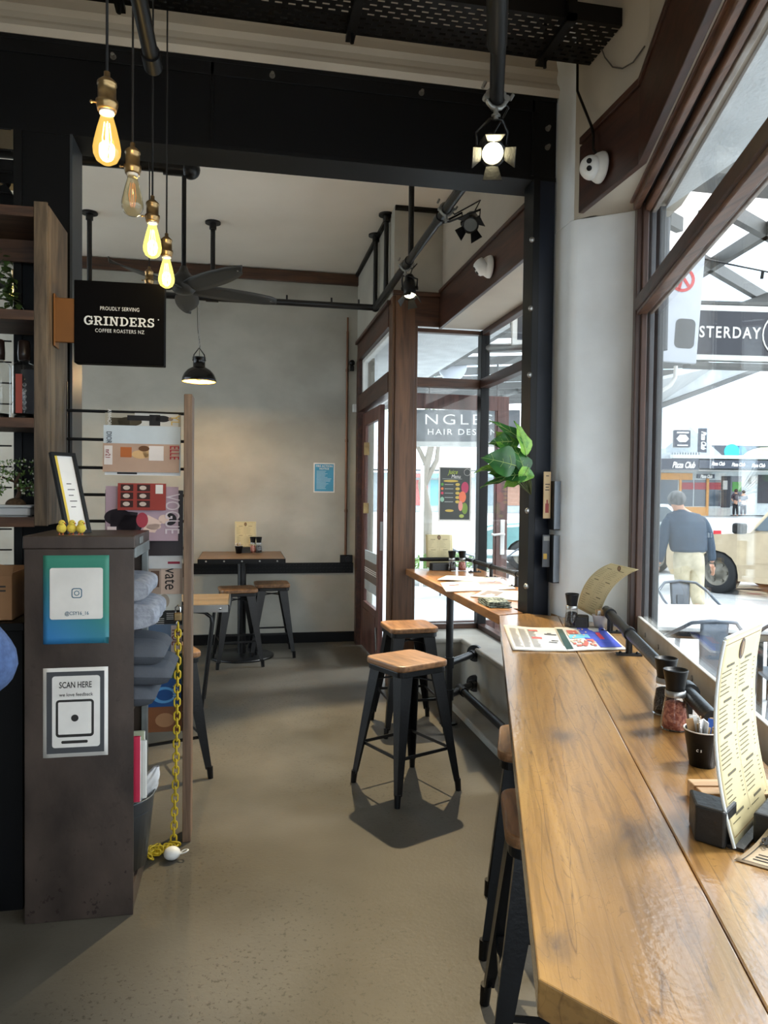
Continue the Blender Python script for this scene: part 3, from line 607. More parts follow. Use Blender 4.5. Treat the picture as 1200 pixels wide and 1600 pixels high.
b = MB().box((.115, -.005, .67), (.745, .005, .86)); b.build('printed_band', mat('door_film', (105, 92, 84), .6), d1)
b = MB()
for k in range(3): b.box((.115, -.0065, .745+k*.018), (.745, .0065, .753+k*.018))
b.build('printed_stripe', M_lwhite, d1)
MB().box((.86, -.012, 1.0), (.864, .012, 1.25)).build('latch_plate', M_steel, d1); MB().cyl((.80, -.022, .12), (.80, -.03, .32), .008).box((.78, -.03, .19), (.82, -.022, .22)).build('floor_bolt', M_steel, d1)
MB().box((.105, -.026, 1.86), (.125, .026, 1.98)).box((.105, -.026, 1.30), (.125, .026, 1.40)).build('bracket', M_brass, d1)
place(d1, (1.165, 7.10, 0), radians(-90+1))
d2 = leaf(.93, 2.30, 'door_2'); struct(d2)
t_ = MB().box((.865, -.03, 1.0), (.905, -.02, 1.29)).build('handle_plate', M_white, d2, bev=.006); MB().cyl((.885, -.03, 1.17), (.885, -.065, 1.17), .010).tube([(.885, -.065, 1.17), (.85, -.068, 1.172), (.80, -.066, 1.165), (.775, -.062, 1.172)], .010).build('lever', M_white, t_)
place(d2, (1.22, 5.76, 0), radians(2))

# ---------------------------------------------------------------- steel cabinet with soft goods
M_cab = mat('worn_brown_steel', (84, 72, 65), .42, .35, col2=(56, 48, 44), scale=5, stretch=(1, 1, .6), bump=.08, bscale=40, detail=9)
speckle(M_cab, 30, .62, (38, 26, 22), .7)
M_cabg = mat('grey_edge_steel', (132, 138, 138), .4, .4, col2=(104, 106, 104), scale=8)
t = thing('steel_cabinet', 'tall narrow worn brown steel cabinet with notices on its side, open to the right', 'cabinet', (-.55, 2.87, 0))
CX0, CX1, CY0, CY1 = -.727, -.37, 2.68, 3.07
MB().box((CX0, CY0, 0), (CX1, CY0+.008, 1.295)).build('side_panel', M_cab, t, bev=.002)
MB().box((CX0, CY1-.008, 0), (CX1-.001, CY1, 1.295)).build('side_panel', M_cab, t, bev=.002)
MB().box((CX0, CY0+.008, 0), (CX0+.008, CY1-.008, 1.295)).build('rear_panel', M_cab, t)
MB().box((CX0-.004, CY0-.004, 1.295), (CX1+.004, CY1+.004, 1.34)).build('top', M_cab, t, bev=.004)
MB().box((CX1-.02, CY1-.036, .10), (CX1+.003, CY1, 1.295)).build('edge_strip', M_cabg, t, bev=.002)
MB().box((CX1-.01, CY0+.008, 1.262), (CX1+.006, CY1, 1.30)).box((CX1+.004, 2.78, 1.305), (CX1+.008, 2.86, 1.33)).build('lip', M_cabg, t, bev=.002)
for z in (1.00, .715, .385, .10):
    MB().box((CX0+.008, CY0+.008, z-.012), (CX1-.012, CY1-.008, z)).build('shelf', M_cab, t)
MB().box((CX0+.01, CY0+.01, .0), (CX1-.004, CY1-.01, .085)).build('plinth', M_cab, t)
# notices on the cabinet side (the square code itself is left out)
def frc(x, z): return frame((x, CY0, z), (1, 0, 0), (0, 0, 1))
M_grad = bpy.data.materials.new('green_blue_print'); M_grad.use_nodes = True; q = M_grad.node_tree; bs = q.nodes['Principled BSDF']; bs.inputs['Roughness'].default_value = .45
c = q.nodes.new('ShaderNodeTexCoord'); mpn = q.nodes.new('ShaderNodeMapping'); mpn.inputs['Rotation'].default_value = (0, radians(60), 0); mpn.inputs['Location'].default_value = (.0, 0, 0); gr = q.nodes.new('ShaderNodeTexGradient'); rp = q.nodes.new('ShaderNodeValToRGB')
rp.color_ramp.elements[0].color = srgb((52, 124, 182)); rp.color_ramp.elements[1].color = srgb((52, 132, 112)); rp.color_ramp.elements[0].position = .15; rp.color_ramp.elements[1].position = .8
q.links.new(c.outputs['Generated'], mpn.inputs[0]); q.links.new(mpn.outputs[0], gr.inputs[0]); q.links.new(gr.outputs[0], rp.inputs[0]); q.links.new(rp.outputs[0], bs.inputs['Base Color'])
F = frc(-.666, .968)
o = MB().grid(lambda u, v: F @ Vector((.214*u, .305*v, .0015+.001*sin(u*9)*(1-v)+(.012 if u > .95 and v < .05 else 0))), 14, 14, .0006).build('social_media_poster', M_grad); tag(o, 'blue-green poster with a white card, upper notice on the brown cabinet', 'poster')
stick(o, 'white_card', M_paper, F, polys=[rrect(.022, .085, .194, .262, .008)], z=.004)
M_teal = mat('teal_ink', (40, 96, 124), .5)
b = MB().prism(rrect(.092, .158, .126, .192, .008), .0048, .0054, F); b.build('logo_outline', M_teal, o); b = MB().prism(rrect(.095, .161, .123, .189, .006), .0054, .0058, F); b.build('logo_field', M_paper, o)
b = MB(); b.tube([F @ Vector((.109+.0075*cos(k*pi/8), .175+.0075*sin(k*pi/8), .006)) for k in range(16)], .0013, n=6, closed=True); b.ball(F @ Vector((.1175, .1835, .006)), .0014, n=6, m=4); b.build('logo_lens', M_teal, o)
text('@CSY16_16', .0175, M_teal, o, F @ Matrix.Translation((.109, .105, .0048)), sx=.85)
F = frc(-.667, .575)
o = MB().grid(lambda u, v: F @ Vector((.212*u, .31*v, .0012+.0006*sin(u*12))), 10, 6, .0006).build('feedback_notice', M_paper); tag(o, 'white-edged dark feedback notice, lower sheet on the brown cabinet', 'notice')
stick(o, 'dark_field', mat('notice_charcoal', (70, 72, 76), .5), F, [(.012, .014, .2, .297)], z=.003)
stick(o, 'white_card', M_paper, F, polys=[rrect(.030, .034, .186, .282, .010)], z=.0038)
text('SCAN HERE', .030, M_ink, o, F @ Matrix.Translation((.106, .250, .0046)), sx=.68, bold=.0003); text('we love feedback', .0165, M_ink, o, F @ Matrix.Translation((.108, .217, .0046)), sx=.95)
b = MB().prism(rrect(.042, .070, .166, .200, .012), .0046, .005, F); b.build('rounded_frame', M_ink, o); stick(o, 'white_square', M_paper, F, polys=[rrect(.050, .080, .158, .192, .004)], z=.0051)
stick(o, 'round_logo', M_ink, F, ells=[(.104, .136, .012, .012)], z=.0059); stick(o, 'caption_bar', M_ink, F, polys=[rrect(.060, .048, .146, .058, .004)], z=.0046)

# folded blankets, cushions, bin, magazines in the cabinet
def pillow(c, sx, sy, sz, m, name, label, cat, grp=None, tuft=0, seed=0, tilt=0.):
    rn = random.Random(seed); b = MB(); n_, m_ = 26, 26
    def f(u, v, s):
        x = (u*2-1); y = (v*2-1); e = (1-abs(x)**7)*(1-abs(y)**7); h = s*sz*(max(e, 0)**.5)
        if tuft: h *= 1-.38*max(0, cos(x*pi*tuft))**6-.3*max(0, cos(y*pi*tuft))**6
        h += .004*sin(7*x+seed)*cos(5*y)*(1-abs(x))
        pin = 1-.07*(1-abs(abs(x)))*abs(y)**2
        return (c[0]+x*sx*pin, c[1]+y*sy*(1-.07*(1-abs(y))*x*x), c[2]+h+tilt*x)
    b.grid(lambda u, v: f(u, v, 1), n_, m_); b.grid(lambda u, v: f(1-u, v, -1), n_, m_)
    o = b.build(name, m); return tag(o, label, cat, grp)
M_cush = mat('charcoal_cotton', (78, 82, 90), .85, 0, bump=.15, bscale=120)
M_blank = mat('grey_knit', (158, 162, 172), .95, 0, col2=(132, 136, 146), scale=40, bump=.5, bscale=70)
for i, (z, dx, lb) in enumerate(((.768, -.02, 'charcoal tufted cushion, lowest of the three in the cabinet'), (.843, .035, 'charcoal tufted cushion, middle one of the three in the cabinet'), (.917, .01, 'charcoal tufted cushion, topmost of the three in the cabinet'))):
    pillow((-.50+dx+.02, 2.87, z), .20, .165, .043, M_cush, 'tufted_cushion', lb, 'cushion', 'cushions in the steel cabinet', 1.0, i, tilt=-.012)
def blanket(x0, x1, z0, z1, label, k, mm):
    b = MB()
    def f(u, v):
        a = u*2*pi; rx = (z1-z0)/2; yy = 2.71+.32*v
        fold = 1+.07*abs(sin(v*pi*5+k))+.02*sin(v*17)
        sx = math.copysign(abs(cos(a))**.6, cos(a)); sz = math.copysign(abs(sin(a))**.6, sin(a))
        return ((x0+x1)/2+(x1-x0)/2*sx*fold, yy, (z0+z1)/2+rx*sz)
    b.grid(lambda u, v: f(1-u, v), 32, 40)
    for v in (0, 1):
        r = [Vector(f(i/32, v)) for i in range(32)]; b.add(r, [tuple(range(32)) if v else tuple(reversed(range(32)))])
    o = b.build('folded_blanket', mm); tag(o, label, 'blanket', 'blankets in the steel cabinet')
blanket(-.66, -.305, 1.002, 1.100, 'grey knitted blanket folded on the cabinet shelf, lower of the two', 0, M_blank)
blanket(-.66, -.335, 1.102, 1.185, 'grey knitted blanket folded on the cabinet shelf, upper of the two', 2, M_blank)
t = thing('metal_bin', 'dark grey metal bin standing in the foot of the cabinet', 'bin', (-.462, 2.87, .10))
M_bin = mat('grey_bin_metal', (96, 102, 108), .4, .5, col2=(80, 86, 92))
MB().lathe([(0, .003), (.112, .003), (.115, 0), (.142, .255), (.146, .26), (.142, .264), (.138, .258), (.104, .01), (0, .01)], (-.462, 2.87, .10), 36).build('bucket', M_bin, t)
MB().lathe([(.134, .205), (.138, .209), (.1365, .213)], (-.462, 2.87, .10), 36).build('ridge', M_bin, t)
b = MB(); rn = random.Random(3)
def bag(u, v):
    th = u*2*pi; z = v; r = .036*(sin(pi*min(max(v, .03), .97))**.55)*(1+.18*sin(3*th+4*v)+.1*sin(7*th-9*v))
    return (-.405+.09*z+r*cos(th)*1.0, 2.90+r*sin(th), .27+.175*z)
b.grid(bag, 32, 18); o = b.build('plastic_bag', mat('white_plastic_film', (222, 222, 224), .35, bump=.3, bscale=30)); tag(o, 'crumpled white plastic bag sticking out of the metal bin', 'bag')
for i, (x, h, col, nm, lb) in enumerate(((-.352, .235, (190, 34, 70), 'book', 'crimson book standing on edge in the cabinet above the bin'), (-.335, .21, (206, 208, 202), 'magazine', 'pale magazine leaning behind the crimson book above the bin'), (-.345, .235, (170, 176, 150), 'magazine', 'olive magazine standing third behind the crimson book above the bin'))):
    y0 = 2.70+.012+i*.03
    b = MB().box((x-.23, y0, .387), (x, y0+.014, .387+h)); o = b.build(nm, mat('cover_%d' % i, col, .45), bev=.002); tag(o, lb, nm)
    MB().box((x-.226, y0+.002, .389), (x+.0015, y0+.012, .387+h-.003)).build('page_block', M_paper, o)

# ---------------------------------------------------------------- magazine rack
M_rpost = wood('weathered_rack_timber', (136, 110, 88), (88, 66, 50), (42, 30, 24), .6, scale=8, axis='Z')
t = thing('magazine_rack', 'tall weathered timber post with black rods forming the magazine rack', 'rack', (-.22, 3.25, 0))
MB().box((-.243, 3.2, 0), (-.208, 3.32, 1.905)).build('post', M_rpost, t, bev=.004)
for z in (1.83, 1.711, 1.592, 1.478, 1.366, 1.25, 1.13, 1.01, .89, .77, .65, .53):
    MB().cyl((-.726, 3.29, z), (-.243, 3.29, z), .0065, n=10).build('rod', M_black, t)
MB().box((-.725, 3.283, .4), (-.722, 3.297, 1.95)).build('side_bar', M_black, t)
def mag(x0, x1, z0, z1, y, col, label, tilt=.012, prints=(), words=(), th=.005, rot=0., name='magazine'):
    o = MB().hexa([(x0, y, z0), (x1, y, z0), (x1, y+th, z0), (x0, y+th, z0), (x0, y+tilt, z1), (x1, y+tilt, z1), (x1, y+th+tilt, z1), (x0, y+th+tilt, z1)]).build(name, mat('mag_'+label[:18], col, .45, spec=.3))
    tag(o, label, name.split('_')[-1])
    F = frame((x0, y, z0), (1, 0, 0), (0, tilt, z1-z0))
    for nm, c, rc, el, pl in prints: stick(o, nm, mat('print_%d_%d_%d' % c, c, .5, spec=.25), F, rc, el, pl, z=.0004+.0004*(len(o.children)))
    for w in words:
        s, sz, x, z_, c = w[:5]; mode = w[5] if len(w) > 5 else 'down'
        X = {'down': (0, -1), 'up': (0, 1), 'h': (1, 0)}[mode]; Z = {'down': (1, 0), 'up': (-1, 0), 'h': (0, 1)}[mode]
        M = F @ Matrix(((X[0], Z[0], 0, x), (X[1], Z[1], 0, z_), (0, 0, 1, .004), (0, 0, 0, 1)))
        text(s, sz, mat('print_%d_%d_%d' % c, c, .5, spec=.25), o, M, sx=w[6] if len(w) > 6 else .8)
    if rot:
        o.rotation_euler = (0, rot, 0)
    return o
W_, K_ = (238, 238, 236), (24, 22, 24)
mag(-.572, -.262, 1.60, 1.835, 3.276, (176, 168, 150), 'fashion magazine with a dark standing figure on its cover, topmost in the rack', .010,
    [('cover_sky', (214, 212, 206), [(.12, .165, .30, .232)], (), ()), ('cover_shade', (70, 62, 44), [(.02, .17, .10, .205)], [(.1, .19, .05, .02)], ()),
     ('cover_figure', (28, 27, 30), [(.09, .195, .2, .217), (.18, .175, .225, .222)], [(.235, .205, .03, .014)], ()), ('cover_face', (150, 130, 112), (), [(.268, .205, .010, .008)], ())],
    [('AWHORA', .022, .018, .20, W_), ('YL', .05, .285, .2, (222, 186, 90), 'down', .8)])
mag(-.575, -.262, 1.585, 1.772, 3.262, (206, 216, 222), 'pale blue-white magazine with serif lettering, second in the rack', .008,
    [('cover_edge', (70, 92, 122), [(.02, .068, .31, .078)], (), ())], [('DIOR', .030, .022, .135, (70, 72, 80), 'down', .7)])
mag(-.575, -.266, 1.575, 1.695, 3.252, (190, 158, 136), 'tan fashion magazine with a bending figure and red letters, third in the rack', .006,
    [('cover_photo', (186, 104, 52), [(.07, .062, .115, .105)], (), ()), ('cover_figure', (222, 180, 128), (), [(.15, .075, .035, .018), (.18, .085, .02, .025)], ()), ('cover_patch', (236, 226, 220), [(.005, .03, .038, .11)], (), ()), ('cover_column', (236, 226, 220), [(.185, .05, .245, .112)], (), ()), ('cover_hair', (108, 70, 40), (), [(.165, .1, .022, .012)], ())],
    [('ELLE', .055, .288, .085, (176, 30, 48), 'down', .55), ('nr21', .026, .02, .075, (150, 20, 40), 'down', .8)])
mag(-.570, -.262, 1.562, 1.70, 3.268, W_, 'white magazine edge peeking out below the tan one in the rack', .006, [('cover_photo', (40, 38, 42), [(.05, .004, .13, .012)], (), ())])
mag(-.568, -.25, 1.22, 1.50, 3.262, (48, 40, 44), 'dark magazine mostly hidden behind the mauve one in the rack', .010)
mag(-.563, -.268, 1.285, 1.515, 3.24, (176, 150, 162), 'mauve fashion magazine with a dark-haired model in black on its cover', .012,
    [('cover_dress', (30, 22, 30), (), [(.05, .10, .055, .035), (.10, .07, .05, .045)], [[(.02, .04), (.12, .03), (.13, .12), (.02, .13)]]), ('cover_hair', (22, 16, 20), (), [(.262, .092, .026, .026)], ()),
     ('cover_face', (226, 196, 182), (), [(.236, .092, .022, .019), (.195, .06, .03, .013)], [[(.15, .04), (.2, .035), (.23, .08), (.17, .11)]]), ('cover_lips', (168, 60, 74), (), [(.148, .088, .024, .032)], ()), ('cover_barcode', (232, 214, 212), [(.008, .016, .045, .06)], (), ())],
    [('VOGUE', .085, .268, .115, (214, 200, 206), 'down', .6)])
mag(-.512, -.318, 1.415, 1.528, 3.228, (150, 50, 38), 'small dark red booklet of portraits clipped over the mauve magazine', .008,
    [('cover_panels', (58, 26, 22), [(.012, .012+.034*k, .062, .04+.034*k) for k in range(3)]+[(.078, .012+.034*k, .13, .04+.034*k) for k in range(3)], (), ()),
     ('cover_portraits', (206, 186, 172), (), [(.035+.066*i, .026+.034*k, .014, .009) for i in range(2) for k in range(3)], ()), ('cover_label', (228, 222, 214), [(.152, .070, .182, .108)], (), ())], name='booklet')
low = [(1.205, 1.305, (150, 156, 158), 'grey furniture magazine, first below the mauve one in the rack', [('cover_room', (206, 212, 214), [(.2, .04, .30, .08)], (), ()), ('cover_bar', (92, 96, 100), [(.17, .078, .31, .09)], (), ()), ('cover_seat', (86, 88, 90), (), [(.205, .045, .018, .02)], ())], ()),
       (1.165, 1.225, (200, 202, 204), 'light grey magazine with a crimson mark, second below the mauve one in the rack', [('cover_mark', (140, 24, 54), [(.25, .02, .30, .03)], (), ())], ()),
       (1.055, 1.185, (172, 152, 138), 'beige magazine with big dark lowercase letters in the lower rack', [('cover_photo', (98, 74, 62), [(.18, .03, .215, .10)], (), ()), ('cover_strip', (206, 182, 166), [(.222, .0, .30, .118)], (), ())], [('vate', .075, .262, .065, (30, 26, 28), 'down', .75)]),
       (.985, 1.075, (214, 216, 210), 'white magazine with a pale watch on its cover in the lower rack', [('cover_watch', (170, 160, 146), (), [(.235, .04, .022, .03)], ())], ()),
       (.895, 1.02, (34, 34, 36), 'black magazine with fine white type in the lower rack', [('cover_type', (196, 196, 192), [(.2, .02+.008*k, .235, .023+.008*k) for k in range(5)]+[(.245, .05+.008*k, .28, .053+.008*k) for k in range(4)], (), ())], ()),
       (.80, .925, (96, 116, 142), 'blue-grey magazine with reddish letters in the lower rack', [('cover_strip', (200, 186, 184), [(.265, 0, .31, .12)], (), ())], [('RUL', .055, .285, .07, (120, 62, 58), 'down', .7)]),
       (.66, .83, (70, 96, 60), 'dull green magazine behind the yellow chain in the lower rack', [('cover_photo', (60, 116, 176), [(.17, .02, .24, .09)], (), ()), ('cover_type', (176, 196, 90), [(.262, .02, .268, .15)], (), ())], ()),
       (.57, .69, (26, 76, 136), 'deep blue magazine with a glowing ring low in the rack', [('cover_ring', (92, 160, 214), (), [(.235, .05, .05, .035)], ()), ('cover_core', (26, 76, 136), (), [(.24, .05, .036, .024)], ())], [('ions', .05, .288, .06, (170, 196, 210), 'down', .75)]),
       (.46, .59, (134, 84, 52), 'rust-brown magazine, lowest in the rack', [('cover_photo', (176, 130, 92), (), [(.24, .05, .04, .03)], ())], ())]
for i, (z0, z1, c, lb, pr_, wd) in enumerate(low): mag(-.562, -.25-.004*(i % 2), z0, z1, 3.272-(.008 if i % 2 else 0.0)-.004*(i % 3), c, lb, .006, pr_, wd, th=.004)
# yellow chain with padlock and a white tag ball
M_yel = mat('yellow_plastic', (214, 184, 44), .45)
t = thing('plastic_chain', 'yellow plastic chain hanging beside the rack post and heaped on the floor', 'chain', (-.28, 3.16, 0))
def link_(b, c, d, up, L=.038, wd=.012, r=.0038):
    d = Vector(d).normalized(); s_ = Vector(up); s_ = (s_-d*s_.dot(d)).normalized(); c = Vector(c)
    b.tube([c+d*((L/2-wd)*(1 if cos(a) > 0 else -1)*(1 if abs(cos(a)) > 1e-6 else 0)+wd*cos(a))+s_*wd*sin(a) for a in [2*pi*(k+.5)/12 for k in range(12)]], r, n=6, closed=True)
path = []; z = .93
b = MB(); k = 0
while z > .022: 
    x = -.262-.014*((.93-z)/.9)**2; link_(b, (x, 3.175, z), (0, 0, 1), (1, .25, 0) if k % 2 else (-.25, 1, 0)); z -= .029; k += 1
b.build('hanging_links', M_yel, t)
b = MB(); rn = random.Random(11)
for k in range(34):
    a = rn.uniform(0, 6.28); f_ = k/34; c = (-.28-.10*f_+rn.uniform(-.022, .022), 3.16-.07*f_+rn.uniform(-.02, .02), .006+rn.uniform(0, .016)); link_(b, c, (cos(a), sin(a), rn.uniform(-.2, .2)), (rn.uniform(-1, 1), rn.uniform(-1, 1), rn.uniform(.2, 1)))
b.build('heaped_links', M_yel, t)
t = thing('padlock', 'small brass and steel padlock fastening the yellow chain to the rack', 'padlock', (-.262, 3.17, .95))
MB().box((-.278, 3.163, .955), (-.246, 3.185, .99)).build('body', M_brass, t, bev=.004); MB().tube([(-.272, 3.174, .99), (-.272, 3.174, 1.01), (-.262, 3.174, 1.02), (-.252, 3.174, 1.01), (-.252, 3.174, .99)], .0035).build('shackle', M_chrome, t); 
MB().tube([(-.262, 3.174, .956), (-.268, 3.17, .945), (-.262, 3.168, .935)], .003).build('hook', M_chrome, t)
t = thing('plastic_ball', 'white plastic ball on a loop lying by the heaped yellow chain', 'ball', (-.272, 3.06, 0))
MB().ball((-.272, 3.06, .026), .031, (1.1, 1, .84)).build('ball', M_white, t); MB().tube([(-.24+.016*(1-cos(a)), 3.06+.012*sin(a), .02+.014*sin(a/2)) for a in [2*pi*k/12 for k in range(12)]], .003, n=6, closed=True).build('loop', M_white, t)
# ---------------------------------------------------------------- shelf unit at the left, above the dark back counter
M_shelf = wood('weathered_shelf_timber', (118, 100, 78), (66, 54, 42), (28, 20, 14), .6, scale=9, axis='Z', stretch=8)
M_shelfx = wood('weathered_shelf_board', (92, 62, 42), (56, 36, 25), (24, 16, 11), .6, scale=9, axis='X', stretch=8)
t = thing('shelf_unit', 'weathered timber wall shelf unit with open bays at the far left', 'shelf', (-1.3, 3.2, 1.356))
SX0, SX1, SY0, SY1 = -1.95, -.737, 3.04, 3.36
MB().box((SX1-.042, SY0+.012, 1.36), (SX1, SY1, 2.59)).box((SX1-.052, SY0, 1.356), (SX1-.003, SY0+.014, 2.598)).build('side_board', M_shelf, t, bev=.003)
MB().box((SX0, SY0, 1.36), (SX0+.04, SY1, 2.59)).build('side_board', M_shelf, t, bev=.003)
for z in (2.542, 2.149, 1.738, 1.356):
    MB().box((SX0+.04, SY0+.006, z), (SX1-.052, SY1, z+.028)).box((SX0+.04, SY0+.001, z-.004), (SX1-.052, SY0+.014, z+.034)).build('shelf_board', M_shelfx, t, bev=.002)
MB().box((SX0+.04, SY1-.02, 2.45), (SX1-.042, SY1, 2.54)).build('back_rail', M_shelfx, t)
b = MB().box((-1.6, 3.03, 2.365), (-.79, 3.05, 2.44)); 
# sign with its bracket
t = thing('projecting_sign', 'square black coffee sign fixed to the side of the timber shelf unit', 'sign', (-.445, 2.87, 1.965))
M_signb = mat('sign_face', (9, 8, 9), .6, spec=.05)
SF = frame((-.606, 2.862, 1.962), (1, -.035, 0), (0, 0, 1))
MB().box((0, 0, -.05), (.318, .300, 0), SF).build('panel', M_signb, t, bev=.003)
MB().box((-.676, 2.868, 2.035), (-.606, 2.885, 2.195)).box((-.678, 2.866, 2.02), (-.672, 2.93, 2.21)).build('bracket', mat('ochre_steel', (128, 80, 30), .45, .4), t, bev=.002)
text('PROUDLY SERVING', .0195, M_lwhite, t, SF @ Matrix.Translation((.160, .200, .001)), sx=.76, space=1.1)
def ringpoly(cx, cy, rx, ry, ix, iy, a0_, a1_, n_=14):
    A_ = [radians(a0_+(a1_-a0_)*k/n_) for k in range(n_+1)]
    return [[(cx+rx*cos(p), cy+ry*sin(p)), (cx+rx*cos(q), cy+ry*sin(q)), (cx+ix*cos(q), cy+iy*sin(q)), (cx+ix*cos(p), cy+iy*sin(p))] for p, q in zip(A_, A_[1:])]
def R4(x0, y0, x1, y1): return [(x0, y0), (x1, y0), (x1, y1), (x0, y1)]
SL = {'I': (.56, [R4(.17, 0, .39, 1), R4(.02, 0, .54, .13), R4(.02, .87, .54, 1)]),
 'N': (1.08, [R4(.14, 0, .30, 1), R4(.02, 0, .44, .13), R4(.02, .87, .34, 1), R4(.74, 0, .90, 1), R4(.62, .87, 1.04, 1), [(.14, 1), (.74, 0), (.90, 0), (.38, 1)]]),
 'D': (.98, [R4(.14, 0, .34, 1), R4(.02, 0, .44, .13), R4(.02, .87, .44, 1)]+ringpoly(.42, .5, .52, .5, .32, .37, -90, 90)),
 'E': (.86, [R4(.14, 0, .34, 1), R4(.02, 0, .80, .13), R4(.02, .87, .80, 1), R4(.30, .43, .60, .56), R4(.68, 0, .80, .30), R4(.68, .70, .80, 1), R4(.52, .36, .62, .64)]),
 'R': (.98, [R4(.14, 0, .34, 1), R4(.02, 0, .46, .13), R4(.02, .87, .50, 1), R4(.30, .40, .52, .53), [(.44, .48), (.64, .48), (.86, .06), (.66, .06)], R4(.66, 0, .96, .13)]+ringpoly(.50, .70, .38, .30, .18, .17, -90, 90)),
 'G': (1.0, ringpoly(.50, .5, .48, .52, .27, .37, 48, 345, 22)+[R4(.74, .08, .93, .46), R4(.54, .36, 1.0, .49), R4(.78, .62, .90, .97)]),
 'S': (.80, ringpoly(.40, .73, .34, .28, .15, .14, 30, 262)+ringpoly(.40, .28, .37, .29, .17, .15, -160, 88)+[R4(.62, .66, .73, .99), R4(.04, .01, .15, .36)])}
def slab(word, h, M):
    b = MB(); x = 0
    for ch in word:
        wd, pl = SL[ch]
        for q, p in enumerate(pl):
            ar = sum(p[i][0]*p[(i+1) % 4][1]-p[(i+1) % 4][0]*p[i][1] for i in range(4)); p = p if ar > 0 else p[::-1]
            b.prism([((x+a)*h, c*h) for a, c in p], 0, .0008+.00001*q, M)
        x += wd+.06
    return b, x*h
b, _w = slab('GRINDERS', .0325, SF @ Matrix.Translation((.034, .139, .0))); b.build('lettering', M_lwhite, t)
MB().cyl(SF @ Vector((.297, .168, 0)), SF @ Vector((.297, .168, .001)), .0022, n=12).build('round_mark', M_lwhite, t)
text('COFFEE ROASTERS NZ', .0185, M_lwhite, t, SF @ Matrix.Translation((.160, .119, .001)), sx=.82, space=1.15)
def push(o, k, z=None): o.location = (o.location.x*k, o.location.y*k, z if z is not None else EYE+(o.location.z-EYE)*k); o.scale = (k, k, k)
push(t, 1.083)
# back counter, bags
t = thing('back_counter', 'black service counter below the timber shelf unit', 'counter', (-1.4, 3.0, 0))
MB().box((-2.4, 2.78, 0), (-.76, 3.3, 1.0)).build('body', M_beam, t); MB().box((-2.4, 2.76, 1.0), (-.75, 3.32, 1.03)).build('top', M_black, t, bev=.003)
M_kraft = mat('kraft_card', (156, 118, 84), .8, 0, col2=(140, 104, 72))
t = thing('cardboard_box', 'open brown cardboard box on the back counter beside the steel cabinet', 'box', (-.9, 2.9, 1.03))
b = MB()
for s in (((-1.10, 2.80, 1.03), (-.80, 2.804, 1.19)), ((-1.10, 2.996, 1.03), (-.80, 3.0, 1.21)), ((-1.10, 2.804, 1.03), (-1.096, 2.996, 1.2)), ((-.804, 2.804, 1.03), (-.80, 2.996, 1.2)), ((-1.1, 2.8, 1.03), (-.8, 3.0, 1.034))): b.box(*s)
b.hexa([(-.86, 2.80, 1.19), (-.80, 2.80, 1.19), (-.80, 2.804, 1.19), (-.86, 2.804, 1.19), (-.85, 2.79, 1.235), (-.79, 2.79, 1.225), (-.79, 2.794, 1.225), (-.85, 2.794, 1.235)])
b.build('carton', M_kraft, t); stick(t, 'printed_text', M_ink, frame((-.93, 2.80, 1.10), (1, 0, 0), (0, 0, 1)), [(0, .05, .11, .056), (.01, .035, .11, .041), (.0, .02, .08, .024)])
b = MB().box((-1.02, 2.85, 1.04), (-1.005, 2.87, 1.25)).box((-.93, 2.88, 1.04), (-.915, 2.90, 1.23)); tag(b.build('cardboard_divider', M_paper), 'pale strips standing in the open cardboard box', 'divider')
o = MB().box((-1.15, 2.50, 0), (-.86, 2.66, .035)).box((-1.15, 2.52, .035), (-.87, 2.65, .10)).build('step_box', mat('grey_plinth', (108, 108, 106), .5), bev=.004); tag(o, 'low grey step box on the floor at the bottom left corner', 'step')
# glass coffee bottles
M_clear = glass('clear_glass', (.97, .97, .96), 1.4)
def bottle(x, y, lb, carry):
    t = thing('glass_bottle', lb, 'bottle', (x, y, 1.749), 'glass bottles on the middle shelf')
    MB().lathe([(0, .002), (.038, .002), (.04, .006), (.04, .20), (.036, .212), (.018, .218), (.018, .235)], (x, y, 1.749), 28).build('bottle_body', M_clear, t)
    MB().lathe([(.0, .226), (.021, .226), (.022, .25), (.02, .292), (.016, .298), (0, .298)], (x, y, 1.749), 20).build('cap', mat('dark_brown_cap', (44, 32, 28), .35), t)
    MB().lathe([(0, .005), (.034, .005), (.034, .03), (0, .03)], (x, y, 1.749), 24).build('base_filling', M_black, t)
    F = frame((x-.014, y-.0405, 1.79), (1, 0, 0), (0, 0, 1))
    stick(t, 'label', mat('label_red', (176, 70, 52), .5) if carry else mat('label_cream', (202, 176, 140), .5), F, [(-.004, -.01, .018, .13)])
    b = MB()
    for k in range(5): b.tube([F @ Vector((.026+.006*cos(a), .008+.021*k+.006*sin(a), .001)) for a in [pi*j/5 for j in range(10)]], .0012, n=5, closed=True)
    b.build('ring_print', M_steel, t)
    if carry: MB().box((x-.006, y-.02, 1.78), (x+.040, y+.032, 1.94)).build('sleeve', mat('navy_sleeve', (20, 24, 36), .5), t)
    push(t, 1.103, 1.766)
bottle(-.872, 2.90, 'glass coffee bottle at the left end of the middle shelf, half out of the picture', False)
bottle(-.785, 2.90, 'glass coffee bottle with a red label and a navy sleeve on the middle shelf', True)

